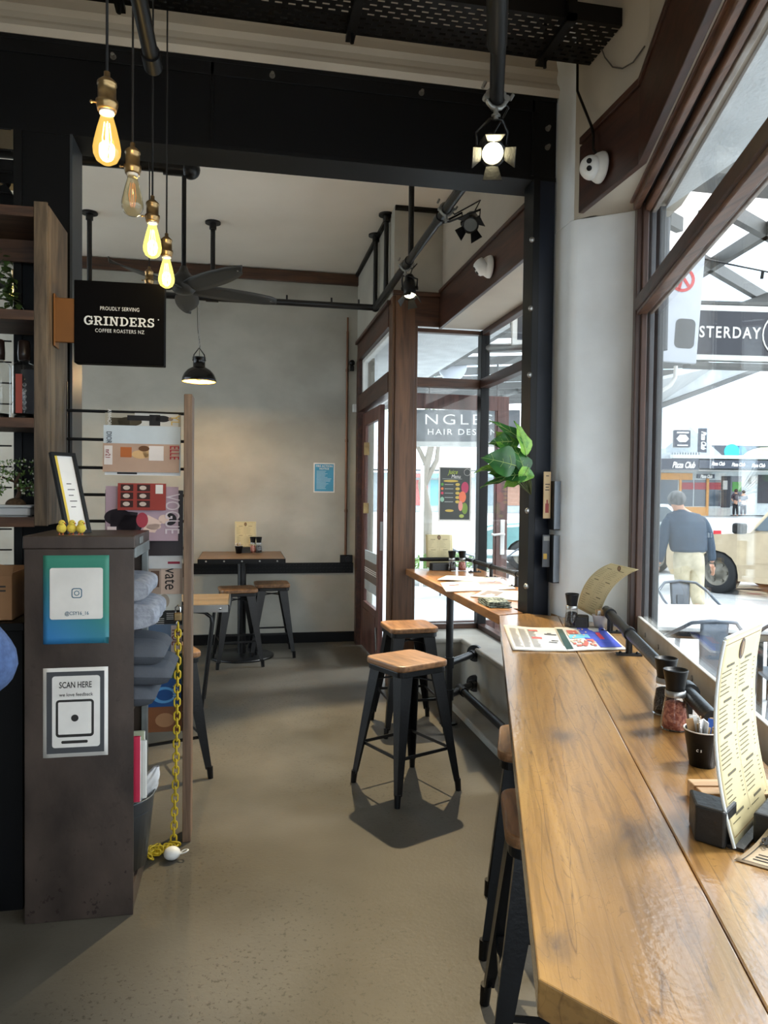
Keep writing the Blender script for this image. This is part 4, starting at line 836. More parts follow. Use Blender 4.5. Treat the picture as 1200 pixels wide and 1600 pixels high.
# foliage helpers
def leafquad(b, c, d, up, L, wd, bend=.25, seg=3):
    d = Vector(d).normalized(); s_ = d.cross(Vector(up)); s_ = s_.normalized() if s_.length > 1e-4 else d.orthogonal().normalized(); nn = s_.cross(d).normalized(); c = Vector(c)
    prof = [0.05, .8, 1., .72, .03] if seg > 3 else [.05, 1., .75, .03]; m = len(prof)-1; vs = []
    for i, w in enumerate(prof):
        f_ = i/m; p = c+d*L*f_-nn*bend*L*f_*f_
        vs += [p-s_*wd/2*w+nn*wd*.12*w, p-nn*.0, p+s_*wd/2*w+nn*wd*.12*w]
    b.add(vs, [(3*i+k, 3*i+k+1, 3*i+k+4, 3*i+k+3) for i in range(m) for k in range(2)], True)
def rdir(rn): 
    a = rn.uniform(0, 2*pi); z = rn.uniform(-1, 1); r = sqrt(1-z*z); return Vector((r*cos(a), r*sin(a), z))
M_leafb = mat('bonsai_leaf', (110, 140, 74), .6, col2=(70, 104, 52), scale=30)
t = thing('bonsai_tree', 'little artificial bonsai with white blossom in a pale dish, bottom shelf', 'plant', (-.83, 2.90, 1.404))
MB().prism(rrect(-.91, 2.855, -.755, 2.945, .012), 1.412, 1.44).prism(rrect(-.918, 2.847, -.747, 2.953, .014), 1.44, 1.45).prism(rrect(-.90, 2.865, -.765, 2.935, .01), 1.404, 1.412).build('dish', mat('pale_ceramic', (196, 200, 204), .3), t, bev=.003)
MB().ball((-.815, 2.90, 1.45), .036, (1, .8, .7)).build('moss_ball', mat('brown_moss', (98, 78, 56), .9, col2=(64, 48, 34), scale=60, bump=.6), t)
MB().tube([(-.815, 2.90, 1.46), (-.80, 2.9, 1.50), (-.815, 2.9, 1.53), (-.80, 2.9, 1.565)], [.009, .008, .007, .005]).tube([(-.80, 2.9, 1.50), (-.765, 2.9, 1.515)], .004).tube([(-.81, 2.9, 1.53), (-.86, 2.9, 1.55)], .004).build('trunk', mat('bark', (70, 52, 40), .9), t)
rn = random.Random(5); b = MB(); fl = MB()
for cx, cz, rx, rz in ((-.80, 1.585, .085, .028), (-.765, 1.515, .045, .03), (-.875, 1.555, .05, .028), (-.885, 1.505, .03, .02)):
    for k in range(170):
        u = rdir(rn); c = Vector((cx+u.x*rx, 2.90+u.y*.035, cz+u.z*rz)); leafquad(b, c, rdir(rn)+Vector((0, 0, .3)), rdir(rn), .013, .006)
        if k % 9 == 0: fl.ball(c+Vector((0, -.006, .003)), .0035, n=6, m=4)
o = b.build('foliage', M_leafb, t); o['kind'] = 'stuff'; fl.build('blossom', M_white, t)['kind'] = 'stuff'
M_ivy = mat('ivy_leaf', (96, 120, 62), .5, col2=(60, 86, 44), scale=25)
push(t, 1.103, 1.384)
t = thing('ivy_garland', 'trailing green ivy hanging from the top of the timber shelf unit', 'plant', (-1.0, 3.05, 2.2))
b = MB(); st = MB(); rn = random.Random(9)
for x0, z0, L in ((-1.0, 2.86, .42), (-.985, 2.80, .36), (-.93, 2.42, .22), (-.91, 2.34, .16)):
    pts = [Vector((x0+.02*sin(k*1.3)+.004*k, 3.12, z0-k*L/8)) for k in range(9)]; st.tube(pts, .002, n=5)
    for p in pts:
        for j in range(5): d = Vector((rn.uniform(-1, 1), rn.uniform(-1, .1), rn.uniform(-.8, .4))); leafquad(b, p, d, (0, 0, 1), .034, .028)
b.build('foliage', M_ivy, t)['kind'] = 'stuff'; st.build('stem', mat('stem_green', (70, 84, 44), .6), t)
push(t, 1.075)
# framed notice leaning behind three toy chicks
t = thing('photo_frame', 'black framed notice leaning on top of the steel cabinet behind toy chicks', 'frame', (-.62, 2.86, 1.34))
P0, P1, P2, P3 = Vector((-.612, 2.79, 1.341)), Vector((-.545, 2.87, 1.341)), Vector((-.618, 2.925, 1.625)), Vector((-.685, 2.845, 1.635))
ux = (P1-P0); uz = (P3-P0); wF = ux.length; hF = uz.length; FF = frame(P0, ux, uz)
b = MB().box((0, 0, -.014), (wF, .012, 0), FF).box((0, hF-.012, -.014), (wF, hF, 0), FF).box((0, .012, -.014), (.012, hF-.012, 0), FF).box((wF-.012, .012, -.014), (wF, hF-.012, 0), FF)
b.box((.012, .012, -.014), (wF-.012, hF-.012, -.010), FF); b.build('frame', M_bplas, t)
stick(t, 'paper', M_paper, FF, [(.012, .012, wF-.012, hF-.012)], z=-.0095); stick(t, 'yellow_band', mat('yellow_print', (226, 196, 70), .5), FF, [(.012, .012, .028, hF-.012)], z=-.0085)
stick(t, 'printed_text', M_ink, FF, [(.045, .10+.022*k, .045+.02+.01*(k % 2), .103+.022*k) for k in range(5)], z=-.0085)
M_chick = mat('yellow_fluff', (232, 208, 84), .9, bump=.4, bscale=140); M_beak = mat('orange_plastic', (214, 110, 50), .5)
for i, (x, y) in enumerate(((-.620, 2.735), (-.588, 2.742), (-.556, 2.735))):
    t = thing('toy_chick', 'small yellow fluffy toy chick on the steel cabinet, '+('leftmost', 'middle', 'rightmost')[i]+' of the three', 'toy', (x, y, 1.34), 'toy chicks on the steel cabinet')
    MB().ball((x, y, 1.363), .0165, (1, .95, 1.05), 14, 10).ball((x+.002, y-.003, 1.381), .0115, n=12, m=8).build('body', M_chick, t)
    MB().cyl((x+.012, y-.008, 1.381), (x+.018, y-.011, 1.379), .003, .0004, n=6).build('beak', M_beak, t)
    for s_ in (-.006, .006): MB().cyl((x+s_, y-.002, 1.349), (x+s_, y-.004, 1.341), .0014, n=5).box((x+s_-.003, y-.012, 1.3405), (x+s_+.003, y, 1.342)).build('leg', M_beak, t)
    MB().ball((x+.008, y-.0125, 1.384), .0018, n=6, m=4).build('eye', M_bplas, t)

# ---------------------------------------------------------------- things on the counters
M_top = TZ
M_card = mat('menu_card', (206, 194, 152), .45, 0, col2=(194, 180, 138), scale=3); M_sleeve = glass('clear_sleeve', (.98, .98, .98), 1.5, .05)
def sheetmap(P00, P10, P01, P11, bend):
    P00, P10, P01, P11, bend = map(Vector, (P00, P10, P01, P11, bend))
    return lambda u, v: P00*(1-u)*(1-v)+P10*u*(1-v)+P01*(1-u)*v+P11*u*v+bend*4*v*(1-v)
def onsheet(f, name, m, parent, rects, off=.0008):
    """flat print following the sheet f(u,v)"""
    b = MB()
    for u0, v0, u1, v1 in rects:
        k = max(1, int((v1-v0)*10)); 
        e = 1e-3; du = f(u0+e, v0)-f(u0, v0); dv = f(u0, v0+e)-f(u0, v0); n_ = du.cross(dv).normalized()*off
        for j in range(k):
            a, c = v0+(v1-v0)*j/k, v0+(v1-v0)*(j+1)/k; b.add([f(u0, a)+n_, f(u1, a)+n_, f(u1, c)+n_, f(u0, c)+n_], [(0, 1, 2, 3)])
    return b.build(name, m, parent)
def menu(label, f, base, rows=26, grp='cream printed menus standing on the tables', sleeve=False, seed=1, logo=True):
    t = thing('menu_card', label, 'menu', base, grp)
    MB().grid(lambda u, v: f(u, v), 8, 16, .0012).build('card', M_card, t)
    rn = random.Random(seed); R_ = []; 
    for c0, c1 in ((.08, .47), (.53, .93)):
        for k in range(rows):
            v = .84-k*(.78/rows)
            if k % 8 == 7: continue
            if k % 8 == 0: R_.append((c0+.1, v, c0+.28, v+.012)); continue
            R_.append((c0, v, c0+rn.uniform(.12, .24), v+.0045)); R_.append((c1-.045, v, c1-.01, v+.0045))
    onsheet(f, 'printed_text', mat('menu_ink', (92, 84, 62), .6), t, R_)
    R_ = [(.04, .03, .045, .97), (.955, .03, .96, .97), (.04, .03, .96, .034), (.04, .966, .96, .97), (.497, .08, .501, .84)]
    onsheet(f, 'printed_border', mat('sepia_ink', (120, 92, 54), .6), t, R_)
    if logo:
        c = f(.5, .91); du = (f(.6, .91)-f(.4, .91)).normalized(); dv = (f(.5, .94)-f(.5, .88)).normalized(); F = frame(c, du, dv); w = (f(1, .9)-f(0, .9)).length
        MB().prism([(w*.06*cos(a), w*.085*sin(a)) for a in [2*pi*k/20 for k in range(20)]], .0008, .0016, F).build('oval_logo', mat('logo_brown', (74, 48, 34), .5), t)
        MB().prism([(w*.035*cos(a), w*.06*sin(a)) for a in [2*pi*k/20 for k in range(20)]], .0016, .002, F).prism([(w*.028*cos(a), w*.052*sin(a)) for a in [2*pi*k/20 for k in range(20)]], .002, .0023, F).build('logo_ring', mat('logo_tan', (150, 120, 84), .5), t)
    if sleeve:
        n_ = (f(.5, 0)-f(.5, .02)).cross(f(0, 0)-f(1, 0)).normalized()
        MB().grid(lambda u, v: f(-.03+u*1.06, -.02+v*1.05)+n_*.0, 6, 16, 0).build('plastic_sleeve', M_sleeve, t).location
    return t
# big menu nearest the camera
A0 = Vector((.797, 1.062, .925)); dx = Vector((cos(radians(37.4)), sin(radians(37.4)), 0)); nb = Vector((sin(radians(37.4)), -cos(radians(37.4)), 0))
f = sheetmap(A0, A0+dx*.235, A0+Vector((-.005, .03, .335)), A0+Vector((-.005, .03, .335))+dx*.225, -nb*.022)
menu('large cream menu in a clear sleeve standing in a black block, nearest the camera', f, tuple(A0), 34, sleeve=False, seed=2)
t = thing('sleeve_edge', 'clear plastic sleeve edge around the large nearest menu', 'sleeve', tuple(A0)); bpy.data.objects.remove(t)
o = MB().tube([f(-.02, k/14)+nb*.001 for k in range(15)], .0028, n=8).tube([f(k/6, 1.01) for k in range(7)], .0024, n=8).build('sleeve_rim', mat('milky_plastic', (222, 226, 226), .25), [x for x in COL.objects if x.name.startswith('menu_card')][-1])
M_blk = mat('black_block', (30, 29, 29), .5, 0, bump=.2, bscale=60)
def holder(label, c, ang, L=.10, parts=True):
    t = thing('menu_holder', label, 'holder', (0, 0, 0), 'black menu holders'); h = .052
    b = MB(); b.add([(-.052, -L/2, 0), (-.008, -L/2, 0), (-.008, L/2, 0), (-.052, L/2, 0), (-.040, -L/2+.006, h), (-.008, -L/2, h), (-.008, L/2, h), (-.040, L/2-.006, h)], [(0, 3, 2, 1), (4, 5, 6, 7), (0, 1, 5, 4), (1, 2, 6, 5), (2, 3, 7, 6), (3, 0, 4, 7)])
    b.build('block', M_blk, t, bev=.003)
    b = MB(); b.add([(.008, -L/2, 0), (.052, -L/2, 0), (.052, L/2, 0), (.008, L/2, 0), (.008, -L/2, h), (.040, -L/2+.006, h), (.040, L/2-.006, h), (.008, L/2, h)], [(0, 3, 2, 1), (4, 5, 6, 7), (0, 1, 5, 4), (1, 2, 6, 5), (2, 3, 7, 6), (3, 0, 4, 7)])
    b.build('block', M_blk, t, bev=.003); MB().box((-.03, -L/2+.01, 0), (.03, L/2-.01, .004)).build('base', M_blk, t)
    return place(t, c, ang)
# block beside the big menu (long block standing along it)
hb = thing('menu_holder', 'black wooden block holding the large nearest menu upright', 'holder', (0, 0, 0), 'black menu holders')
MB().prism([(-.012, .012), (.052, .012), (.052, .092), (-.012, .060)], 0, .062).build('block', M_blk, hb, bev=.004)
MB().prism([(.048, -.075), (.235, -.075), (.235, -.014), (.048, -.014)], 0, .052).build('block', M_blk, hb, bev=.004)
MB().box((0, -.014, 0), (.235, .012, .006)).build('base', M_blk, hb)
place(hb, (A0.x, A0.y, TZ), radians(37.4))
t = thing('wood_block', 'pale raw pine block lying behind the large nearest menu', 'block', (0, 0, 0))
M_pine = wood('raw_pine', (226, 196, 158), (202, 166, 124), (150, 110, 76), .6, scale=8, axis='X')
MB().box((0, 0, 0), (.30, .032, .032)).build('batten', M_pine, t, bev=.002); MB().box((0.002, -.034, 0), (.30, -.002, .030)).build('batten', M_pine, t, bev=.002)
place(t, (.845, 1.245, TZ), radians(-10))
p = at(1147, 1345, z=TZ)
t = thing('flyer', 'cream flyer printed with a dollar amount, curling on the bench corner', 'flyer', (p.x, p.y, TZ))
f = sheetmap((p.x, p.y, TZ+.002), (p.x+.10, p.y-.11, TZ+.002), (p.x+.11, p.y+.04, TZ+.05), (p.x+.21, p.y-.07, TZ+.05), (0, 0, -.010))
MB().grid(f, 8, 8, .0006).build('sheet', mat('flyer_paper', (214, 190, 160), .6), t)
onsheet(f, 'printed_border', M_ink, t, [(.05, .05, .95, .06), (.05, .05, .06, .95), (.05, .94, .95, .95), (.12, .14, .6, .16), (.12, .20, .7, .225), (.12, .27, .5, .285)])
F = frame(f(.22, .50)+Vector((0, 0, .003)), f(.5, .5)-f(.2, .5), f(.22, .7)-f(.22, .4)); text('$100', .026, M_ink, t, F, bold=.0008, name='printed_amount')
p = at(1206, 1395, z=TZ+.02)
t = thing('coffee_pouch', 'pale green pouch with dark lettering at the right edge of the bench', 'pouch', (p.x+.03, p.y-.04, TZ))
c = Vector((p.x+.055, p.y-.01, TZ))
b = MB(); b.grid(lambda u, v: c+Vector((.055*cos(2*pi*u)*(1-.6*v**3), .028*sin(2*pi*u)*(1-.9*v**2)*1.0, .09*v)), 24, 8); b.build('pouch', mat('green_pouch', (120, 150, 96), .45), t)
stick(t, 'dark_mark', M_ink, frame(c+Vector((-.03, -.03, .03)), (1, 0, 0), (0, 0, 1)), [(0, 0, .03, .006), (0, .012, .02, .018)])

# grinders
M_pepper = mat('peppercorns', (52, 46, 44), .7, col2=(24, 20, 20), scale=170, bump=1., bscale=150, ramp=(.45, .55)); M_salt = mat('pink_salt', (196, 128, 108), .5, col2=(150, 78, 66), scale=120, bump=.9, bscale=110, ramp=(.45, .55))
def grinder(kind, label):
    t = thing('salt_grinder' if kind == 'salt' else 'pepper_grinder', label, 'grinder', (0, 0, 0), 'glass salt and pepper grinders with black tops')
    MB().lathe([(0, .001), (.031, .001), (.033, .004), (.0315, .03), (.0235, .082), (.0235, .088)], n=28).build('glass_body', M_clear, t)
    MB().lathe([(0, .005), (.0295, .005), (.0285, .03), (.0235, .066), (.015, .07), (0, .071)], n=28).build('filling', M_salt if kind == 'salt' else M_pepper, t)
    MB().lathe([(.0, .083), (.0245, .083), (.0247, .084), (.0247, .097), (.0235, .098), (0, .098)], n=28).build('metal_collar', M_steel, t)
    MB().lathe([(0, .098), (.0225, .098), (.0225, .104), (.0255, .125), (.0295, .147), (.0300, .149), (.0285, .150), (.0265, .146), (.018, .1415), (0, .1415)], n=28).build('grinder_top', M_bplas, t)
    return t
g1 = grinder('salt', 'pink salt grinder standing in front of a pepper grinder on the near bench')
g2 = grinder('pepper', 'pepper grinder standing just behind the pink salt grinder on the near bench')
place(g1, WP(1.905, .456, TZ)); place(g2, WP(2.035, .462, TZ))
def cpg(src, lb, p): o = dup(src, label=lb); o.location = p; return o
cpg(g2, 'pepper grinder on the far end of the near bench beside the plaster pier', WP(3.285, .348, TZ))
cpg(g2, 'pepper grinder on the far bay counter next to the square menu', (1.545, 5.31, TZ)); cpg(g1, 'pink salt grinder on the far bay counter at the window corner', (1.625, 5.31, TZ))
cpg(g1, 'salt grinder on the pedestal table by the back wall', (.10, 7.04, TZ)); cpg(g2, 'pepper grinder on the pedestal table by the back wall', (.155, 7.02, TZ))
# cups with sugar sticks
M_stick = mat('stirrer_wood', (204, 172, 128), .7); M_sw = mat('sachet_white', (224, 224, 224), .5); M_sb = mat('sachet_blue', (44, 88, 170), .5); M_sk = mat('sachet_kraft', (178, 142, 100), .7)
def cup(label, pos, m, r0, r1, h, seed, words=False):
    t = thing('paper_cup', label, 'cup', (0, 0, 0))
    MB().lathe([(0, .006), (r0-.002, .006), (r0, 0), (r1, h-.004), (r1+.0015, h-.002), (r1+.0005, h+.001), (r1-.002, h-.002), (r0-.003, .01)], n=36).build('cup_wall', m, t)
    MB().lathe([(r1-.001, h-.0015), (r1+.002, h-.0005), (r1+.0015, h+.002), (r1-.0015, h+.001)], n=36).build('rim', M_paper, t)
    if words:
        for a, s in ((-2.45, 'C'), (-1.0, 'G'), (-2.25, 'S')):
            c = Vector((r1*.93*cos(a), r1*.93*sin(a), h*.5)); text(s, .007, M_lwhite, t, frame(c*1.03+Vector((0, 0, 0)), (-sin(a), cos(a), 0), (0, 0, 1)), name='printed_letter')
    place(t, pos)
    k = thing('sugar_sticks', 'sugar sachets and sticks packed in the '+('black' if words else 'white')+' paper cup', 'sachets', (0, 0, 0)); rn = random.Random(seed); B = {i: MB() for i in range(4)}
    for q in range(22):
        a = rn.uniform(0, 6.28); rr = rn.uniform(0, r1*.72); x, y = rr*cos(a), rr*sin(a); i = rn.choice((0, 1, 1, 2, 3) if words else (0, 0, 1, 3)); wd = rn.uniform(.010, .018) if i else .006
        M_ = Matrix.Translation((x*.7, y*.7, .012)) @ Matrix.Rotation(rn.uniform(-.5, .5)+a, 4, 'Z') @ Matrix.Rotation(rn.uniform(0.02, .22), 4, 'Y')
        B[i].box((-wd/2, -.0012, 0), (wd/2, .0012, h+rn.uniform(.0, .026)-.008), M_)
    for i, (nm, mm) in enumerate((('stirrer', M_stick), ('white_sachet', M_sw), ('blue_sachet', M_sb), ('kraft_sachet', M_sk))):
        if B[i].v: B[i].build(nm, mm, k)['kind'] = 'stuff'
    place(k, pos); return t
cup('black paper cup of sugar sachets beside the salt grinder on the near bench', WP(1.660, .456, TZ), mat('cup_black', (18, 18, 20), .5, spec=.25), .026, .038, .078, 3, True)
cup('small white paper cup of wooden sticks by the pier on the near bench', WP(3.27, .468, TZ), mat('cup_white', (218, 214, 208), .5), .024, .034, .062, 8)
# curling menu by the pier with its block
p0 = at(903, 944, z=.99)
q = WP(3.30, .40, TZ)
f0 = [Vector(q)+NN*-.085+Vector((0, 0, .03)), Vector(q)+NN*.03+UU*-.05+Vector((0, 0, .02)), None, None]
a_, b_, c_, d_ = at(902, 950, d=3.34), at(936, 968, d=3.26), at(955, 880, d=3.12), at(998, 890, d=3.02)
f = sheetmap(a_, b_, c_, d_, (-.028, 0, .030))
menu('cream menu curling over to the right beside the plaster pier', f, tuple(q), 22, seed=5)
holder('black menu holder under the curling menu by the plaster pier', (q.x-.02, q.y+.01, TZ), radians(60), .09)
# menus on the bay counter and on the pedestal table
f = sheetmap((1.378, 5.42, .935), (1.588, 5.42, .935), (1.375, 5.455, 1.185), (1.588, 5.455, 1.185), (0, 0, 0))
menu('cream menu standing at the far end of the bay counter against the glass', f, (1.48, 5.42, .925), 20, seed=6)
holder('black menu holder in front of the menu on the far bay counter', (1.475, 5.385, TZ), radians(90), .15)
f = sheetmap((-.065, 7.10, .925), (.135, 7.10, .925), (-.07, 7.14, 1.21), (.13, 7.14, 1.21), (0, 0, 0))
menu('cream menu standing on the pedestal table against the back wall', f, (.03, 7.12, .925), 20, seed=7)
holder('black menu holder on the pedestal table by the back wall', (.035, 7.07, TZ), radians(90), .12)
o = cup('small black cup of sticks on the pedestal table by the back wall', (-.03, 6.98, TZ), mat('cup_black', (18, 18, 20), .5, spec=.25), .026, .036, .07, 12, False)
for x in reversed(list(COL.objects)):
    if x.name.startswith('sugar_sticks') and x.parent is None: x['label'] = 'wooden sticks in the small black cup on the pedestal table'; break
# newspapers
M_news = mat('newsprint', (214, 212, 206), .75, 0, col2=(204, 201, 194), scale=4)
def paper(label, corners, prints, name='newspaper', m=M_news, th=.004, z=TZ, bump=.002, seed=1, cat='newspaper'):
    a, b_, c, d = corners; f = lambda u, v: Vector((a[0]*(1-u)*(1-v)+b_[0]*u*(1-v)+c[0]*(1-u)*v+d[0]*u*v, a[1]*(1-u)*(1-v)+b_[1]*u*(1-v)+c[1]*(1-u)*v+d[1]*u*v, z+th+bump*(1+sin(u*7+seed)*cos(v*5+seed))))
    t = thing(name, label, cat, (f(.5, .5).x, f(.5, .5).y, z)); MB().grid(f, 16, 12, th).build('sheet', m, t)
    for i, (nm, col, R_) in enumerate(prints): onsheet(f, nm, mat('ink_%d_%d_%d' % col, col, .7), t, R_, .0009+.0004*i)
    return t
def wc(px, py): v = at(px, py, z=TZ); return (v.x, v.y)
rn = random.Random(2); grey = [(.08+.17*c, .1+.028*r, .08+.17*c+rn.uniform(.1, .15), .112+.028*r) for c in range(3) for r in range(28)]
blob = [(rn.uniform(.55, .8), rn.uniform(.15, .8)) for k in range(40)]
paper('open newspaper with grey sketches lying across the far end of the near bench', [wc(801, 1017), wc(886, 1019), wc(787, 979), wc(868, 984)],
      [('newsprint_text', (176, 172, 168), grey), ('red_heading', (206, 96, 92), [(.45, .78, .62, .86), (.45, .42, .64, .50)]), ('grey_sketch', (96, 96, 98), [(.72, .64, .95, .68), (.78, .69, .86, .72), (.74, .3, .9, .33), (.8, .38, .93, .41)])], seed=1)
rn = random.Random(4)
paper('colourful blue and red advertising leaflet beside the grey newspaper on the near bench', [wc(884, 1019), wc(978, 1016), wc(866, 983), wc(940, 981)],
      [('dark_green_band', (40, 74, 70), [(.02, .04, .14, .9)]), ('blue_panel', (64, 84, 190), [(.45, .3, .97, .95), (.60, .06, .97, .3)]), ('sky_panel', (110, 190, 214), [(.18, .45, .56, .62)]),
       ('food_photo', (206, 110, 96), [(x, y, x+.05, y+.07) for x, y in [(rn.uniform(.16, .56), rn.uniform(.08, .36)) for k in range(22)]]+[(.2, .66, .4, .84)]),
       ('food_photo_light', (232, 200, 170), [(x, y, x+.03, y+.05) for x, y in [(rn.uniform(.16, .56), rn.uniform(.1, .86)) for k in range(24)]]), ('red_badge', (214, 60, 80), [(.72, .38, .80, .66)])], name='leaflet', cat='leaflet', seed=2, z=TZ+.001)
P_ = lambda px, py: wc(px, py)
paper('white newspaper spread on the far bay counter, upper sheet', [P_(683, 908), P_(770, 912), P_(698, 902), P_(783, 905)], [('newsprint_text', (170, 166, 164), [(.05+.16*c, .1+.1*r, .17+.16*c, .14+.1*r) for c in range(6) for r in range(8)])], seed=3, z=TZ+.006)
paper('second newspaper under the upper sheet on the far bay counter', [P_(697, 926), P_(806, 921), P_(688, 912), P_(786, 906)], [('newsprint_text', (176, 170, 168), [(.05+.16*c, .1+.1*r, .17+.16*c, .14+.1*r) for c in range(6) for r in range(8)]), ('grey_photo', (150, 120, 124), [(.55, .5, .9, .75)]), ('red_heading', (196, 90, 90), [(.1, .6, .25, .68)])], seed=4)
paper('thin magazine lying open nearer on the far bay counter', [P_(735, 933), P_(812, 940), P_(760, 922), P_(822, 926)], [('grey_photo', (120, 112, 112), [(.1, .2, .5, .8)])], seed=5)
t = thing('folded_cloth', 'folded grey-green printed cloth at the near end of the bay counter', 'cloth', (1.30, 3.66, TZ))
for k in range(4):
    MB().grid(lambda u, v, k=k: Vector((1.235+.115*u+.004*k, 3.54+.20*v+.01*k+.010*sin(u*6+k), TZ+.006+k*.007+.004*sin(v*8+k))), 8, 8, .004).build('fold', mat('printed_cloth', (128, 138, 128), .8, col2=(56, 66, 60), scale=60, ramp=(.45, .55)), t)

# brochure holders on the column, artificial plant
t = thing('brochure_rack', 'narrow black wall rack of brochures hung beside the navy column', 'rack', (1.47, 3.36, 1.07))
M_acr = mat('grey_acrylic', (128, 138, 150), .25)
MB().box((1.503, 3.30, 1.075), (1.53, 3.352, 1.575)).build('spine', mat('pebbled_black', (48, 48, 52), .5, bump=.8, bscale=90), t, bev=.005)
for z0, z1 in ((1.335, 1.565), (1.08, 1.305)):
    MB().box((1.465, 3.30, z0), (1.503, 3.304, z1)).build('pocket', M_acr, t); MB().box((1.463, 3.30, z0-.004), (1.503, 3.37, z0)).box((1.463, 3.304, z0), (1.466, 3.37, z1)).box((1.466, 3.365, z0), (1.503, 3.37, z1)).build('pocket_side', M_bplas, t)
def bro(lb, x, z0, z1, col, prints):
    o = MB().box((x, 3.335, z0), (x+.036, 3.341, z1)).build('brochure', mat('bro_%d' % col[0], col, .5)); tag(o, lb, 'brochure')
    F = frame((x, 3.335, z0), (1, 0, 0), (0, 0, 1)); h = z1-z0
    for nm, c, R_ in prints: stick(o, nm, mat('print_%d_%d_%d' % c, c, .5), F, [(a*.036, b*h, c_*.036, d*h) for a, b, c_, d in R_])
bro('cream brochure with a red figure in the upper pocket of the brochure rack', 1.424, 1.385, 1.61, (196, 166, 122), [('red_figure', (150, 52, 44), [(.25, .12, .75, .32), (.4, .3, .6, .4)]), ('dark_type', (60, 44, 34), [(.2, .6, .8, .62), (.25, .66, .7, .68), (.2, .72, .85, .74), (.3, .9, .7, .92)])])
bro('dark brochure with a yellow patch in the lower pocket of the brochure rack', 1.424, 1.15, 1.305, (74, 78, 84), [('yellow_patch', (190, 152, 52), [(.1, .25, .6, .42)]), ('grey_top', (140, 140, 136), [(.1, .82, .95, .96)])])
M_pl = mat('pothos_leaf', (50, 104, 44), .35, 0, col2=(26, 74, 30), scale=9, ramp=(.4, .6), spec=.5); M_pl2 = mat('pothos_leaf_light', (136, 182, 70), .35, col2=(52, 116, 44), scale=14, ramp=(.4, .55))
t = thing('hanging_plant', 'glossy green artificial pothos sprouting from the navy column before the bay window', 'plant', (1.36, 3.36, 1.55))
b1 = MB(); b2 = MB(); st = MB(); vn = MB(); base = Vector((1.375, 3.375, 1.50))
def bigleaf(b, px, py, dpt, px2, py2, k_, wd, up):
    a = at(px, py, d=dpt); c = at(px2, py2, d=dpt*k_); d = c-a; L = d.length
    s_ = d.cross(Vector(up)).normalized(); nn = s_.cross(d.normalized()); prof = [(0, .02), (.05, .42), (.14, .80), (.26, .99), (.38, 1.), (.52, .86), (.66, .62), (.8, .36), (.92, .12), (1, .01)]; vs = []; mid = []
    for f_, w in prof:
        p = a+d*f_-nn*L*.20*f_*f_; mid.append(p+nn*.0022)
        for k in (-1, -.5, 0, .5, 1): vs.append(p+s_*wd/2*w*k+nn*wd*(.20*abs(k)-.06*k*k)*w+nn*.005*sin(f_*14+k*3)*abs(k))
    b.add(vs, [(5*i+k, 5*i+k+1, 5*i+k+6, 5*i+k+5) for i in range(len(prof)-1) for k in range(4)], True)
    vn.tube(mid, [.0016*(1-.7*i/9) for i in range(10)], n=5)
    for i in (2, 4, 6):
        for sg in (-1, 1): q0 = mid[i]; q1 = mid[i+1]+s_*sg*wd*.33*prof[i][1]+nn*wd*.045; vn.tube([q0, (q0+q1)/2+nn*wd*.012, q1+nn*.002], .0007, n=4)
    st.tube([base, (base+a)/2+Vector((0, -.02, -.01)), a], .0022, n=6)
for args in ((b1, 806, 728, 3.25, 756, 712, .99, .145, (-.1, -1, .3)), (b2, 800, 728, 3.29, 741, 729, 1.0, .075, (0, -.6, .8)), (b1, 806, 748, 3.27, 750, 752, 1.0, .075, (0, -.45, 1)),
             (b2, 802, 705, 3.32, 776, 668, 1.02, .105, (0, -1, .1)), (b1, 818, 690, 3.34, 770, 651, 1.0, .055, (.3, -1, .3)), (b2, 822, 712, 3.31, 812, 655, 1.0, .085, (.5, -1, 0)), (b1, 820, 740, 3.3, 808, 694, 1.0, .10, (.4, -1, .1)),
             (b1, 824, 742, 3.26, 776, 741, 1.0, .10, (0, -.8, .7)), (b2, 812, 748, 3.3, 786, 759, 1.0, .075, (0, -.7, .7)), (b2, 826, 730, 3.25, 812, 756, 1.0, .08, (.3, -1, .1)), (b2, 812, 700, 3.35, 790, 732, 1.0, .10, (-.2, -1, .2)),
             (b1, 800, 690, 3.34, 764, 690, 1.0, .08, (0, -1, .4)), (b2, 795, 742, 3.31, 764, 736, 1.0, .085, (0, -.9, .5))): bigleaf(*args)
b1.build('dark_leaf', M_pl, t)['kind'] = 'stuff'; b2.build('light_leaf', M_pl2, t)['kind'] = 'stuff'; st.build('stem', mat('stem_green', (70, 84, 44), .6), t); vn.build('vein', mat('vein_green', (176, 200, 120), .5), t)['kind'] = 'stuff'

# juice menu poster on the bay glass
t = thing('juice_poster', 'dark drinks poster with colourful glasses stuck on the bay end window', 'poster', (1.65, 5.575, 1.29))
F = frame((1.507, 5.583, 1.283), (1, 0, 0), (0, 0, 1)); PW, PH = .268, .425
MB().box((0, 0, 0), (PW, PH, .002), F).build('backing', M_paper, t)
stick(t, 'dark_field', mat('poster_dark', (62, 66, 64), .5), F, [(.012, .012, PW-.012, PH-.006)], z=.002)
text('Juice', .05, mat('poster_lime', (176, 196, 60), .5), t, F @ Matrix.Translation((.115, .385, .003)), shear=.3, sx=.8); text('Menu', .042, M_lwhite, t, F @ Matrix.Translation((.14, .350, .003)), sx=.8, shear=.2)
stick(t, 'item_text', mat('poster_text', (170, 176, 170), .5), F, [(.05, .285-.034*k, .12, .29-.034*k) for k in range(5)]+[(.03, .33, .19, .333)], z=.003)
stick(t, 'price_badge', mat('poster_gold', (206, 178, 84), .5), F, ells=[(.155, .288-.034*k, .018, .012) for k in range(5)]+[(.10, .315, .06, .009), (.09, .082, .035, .01)], z=.003)
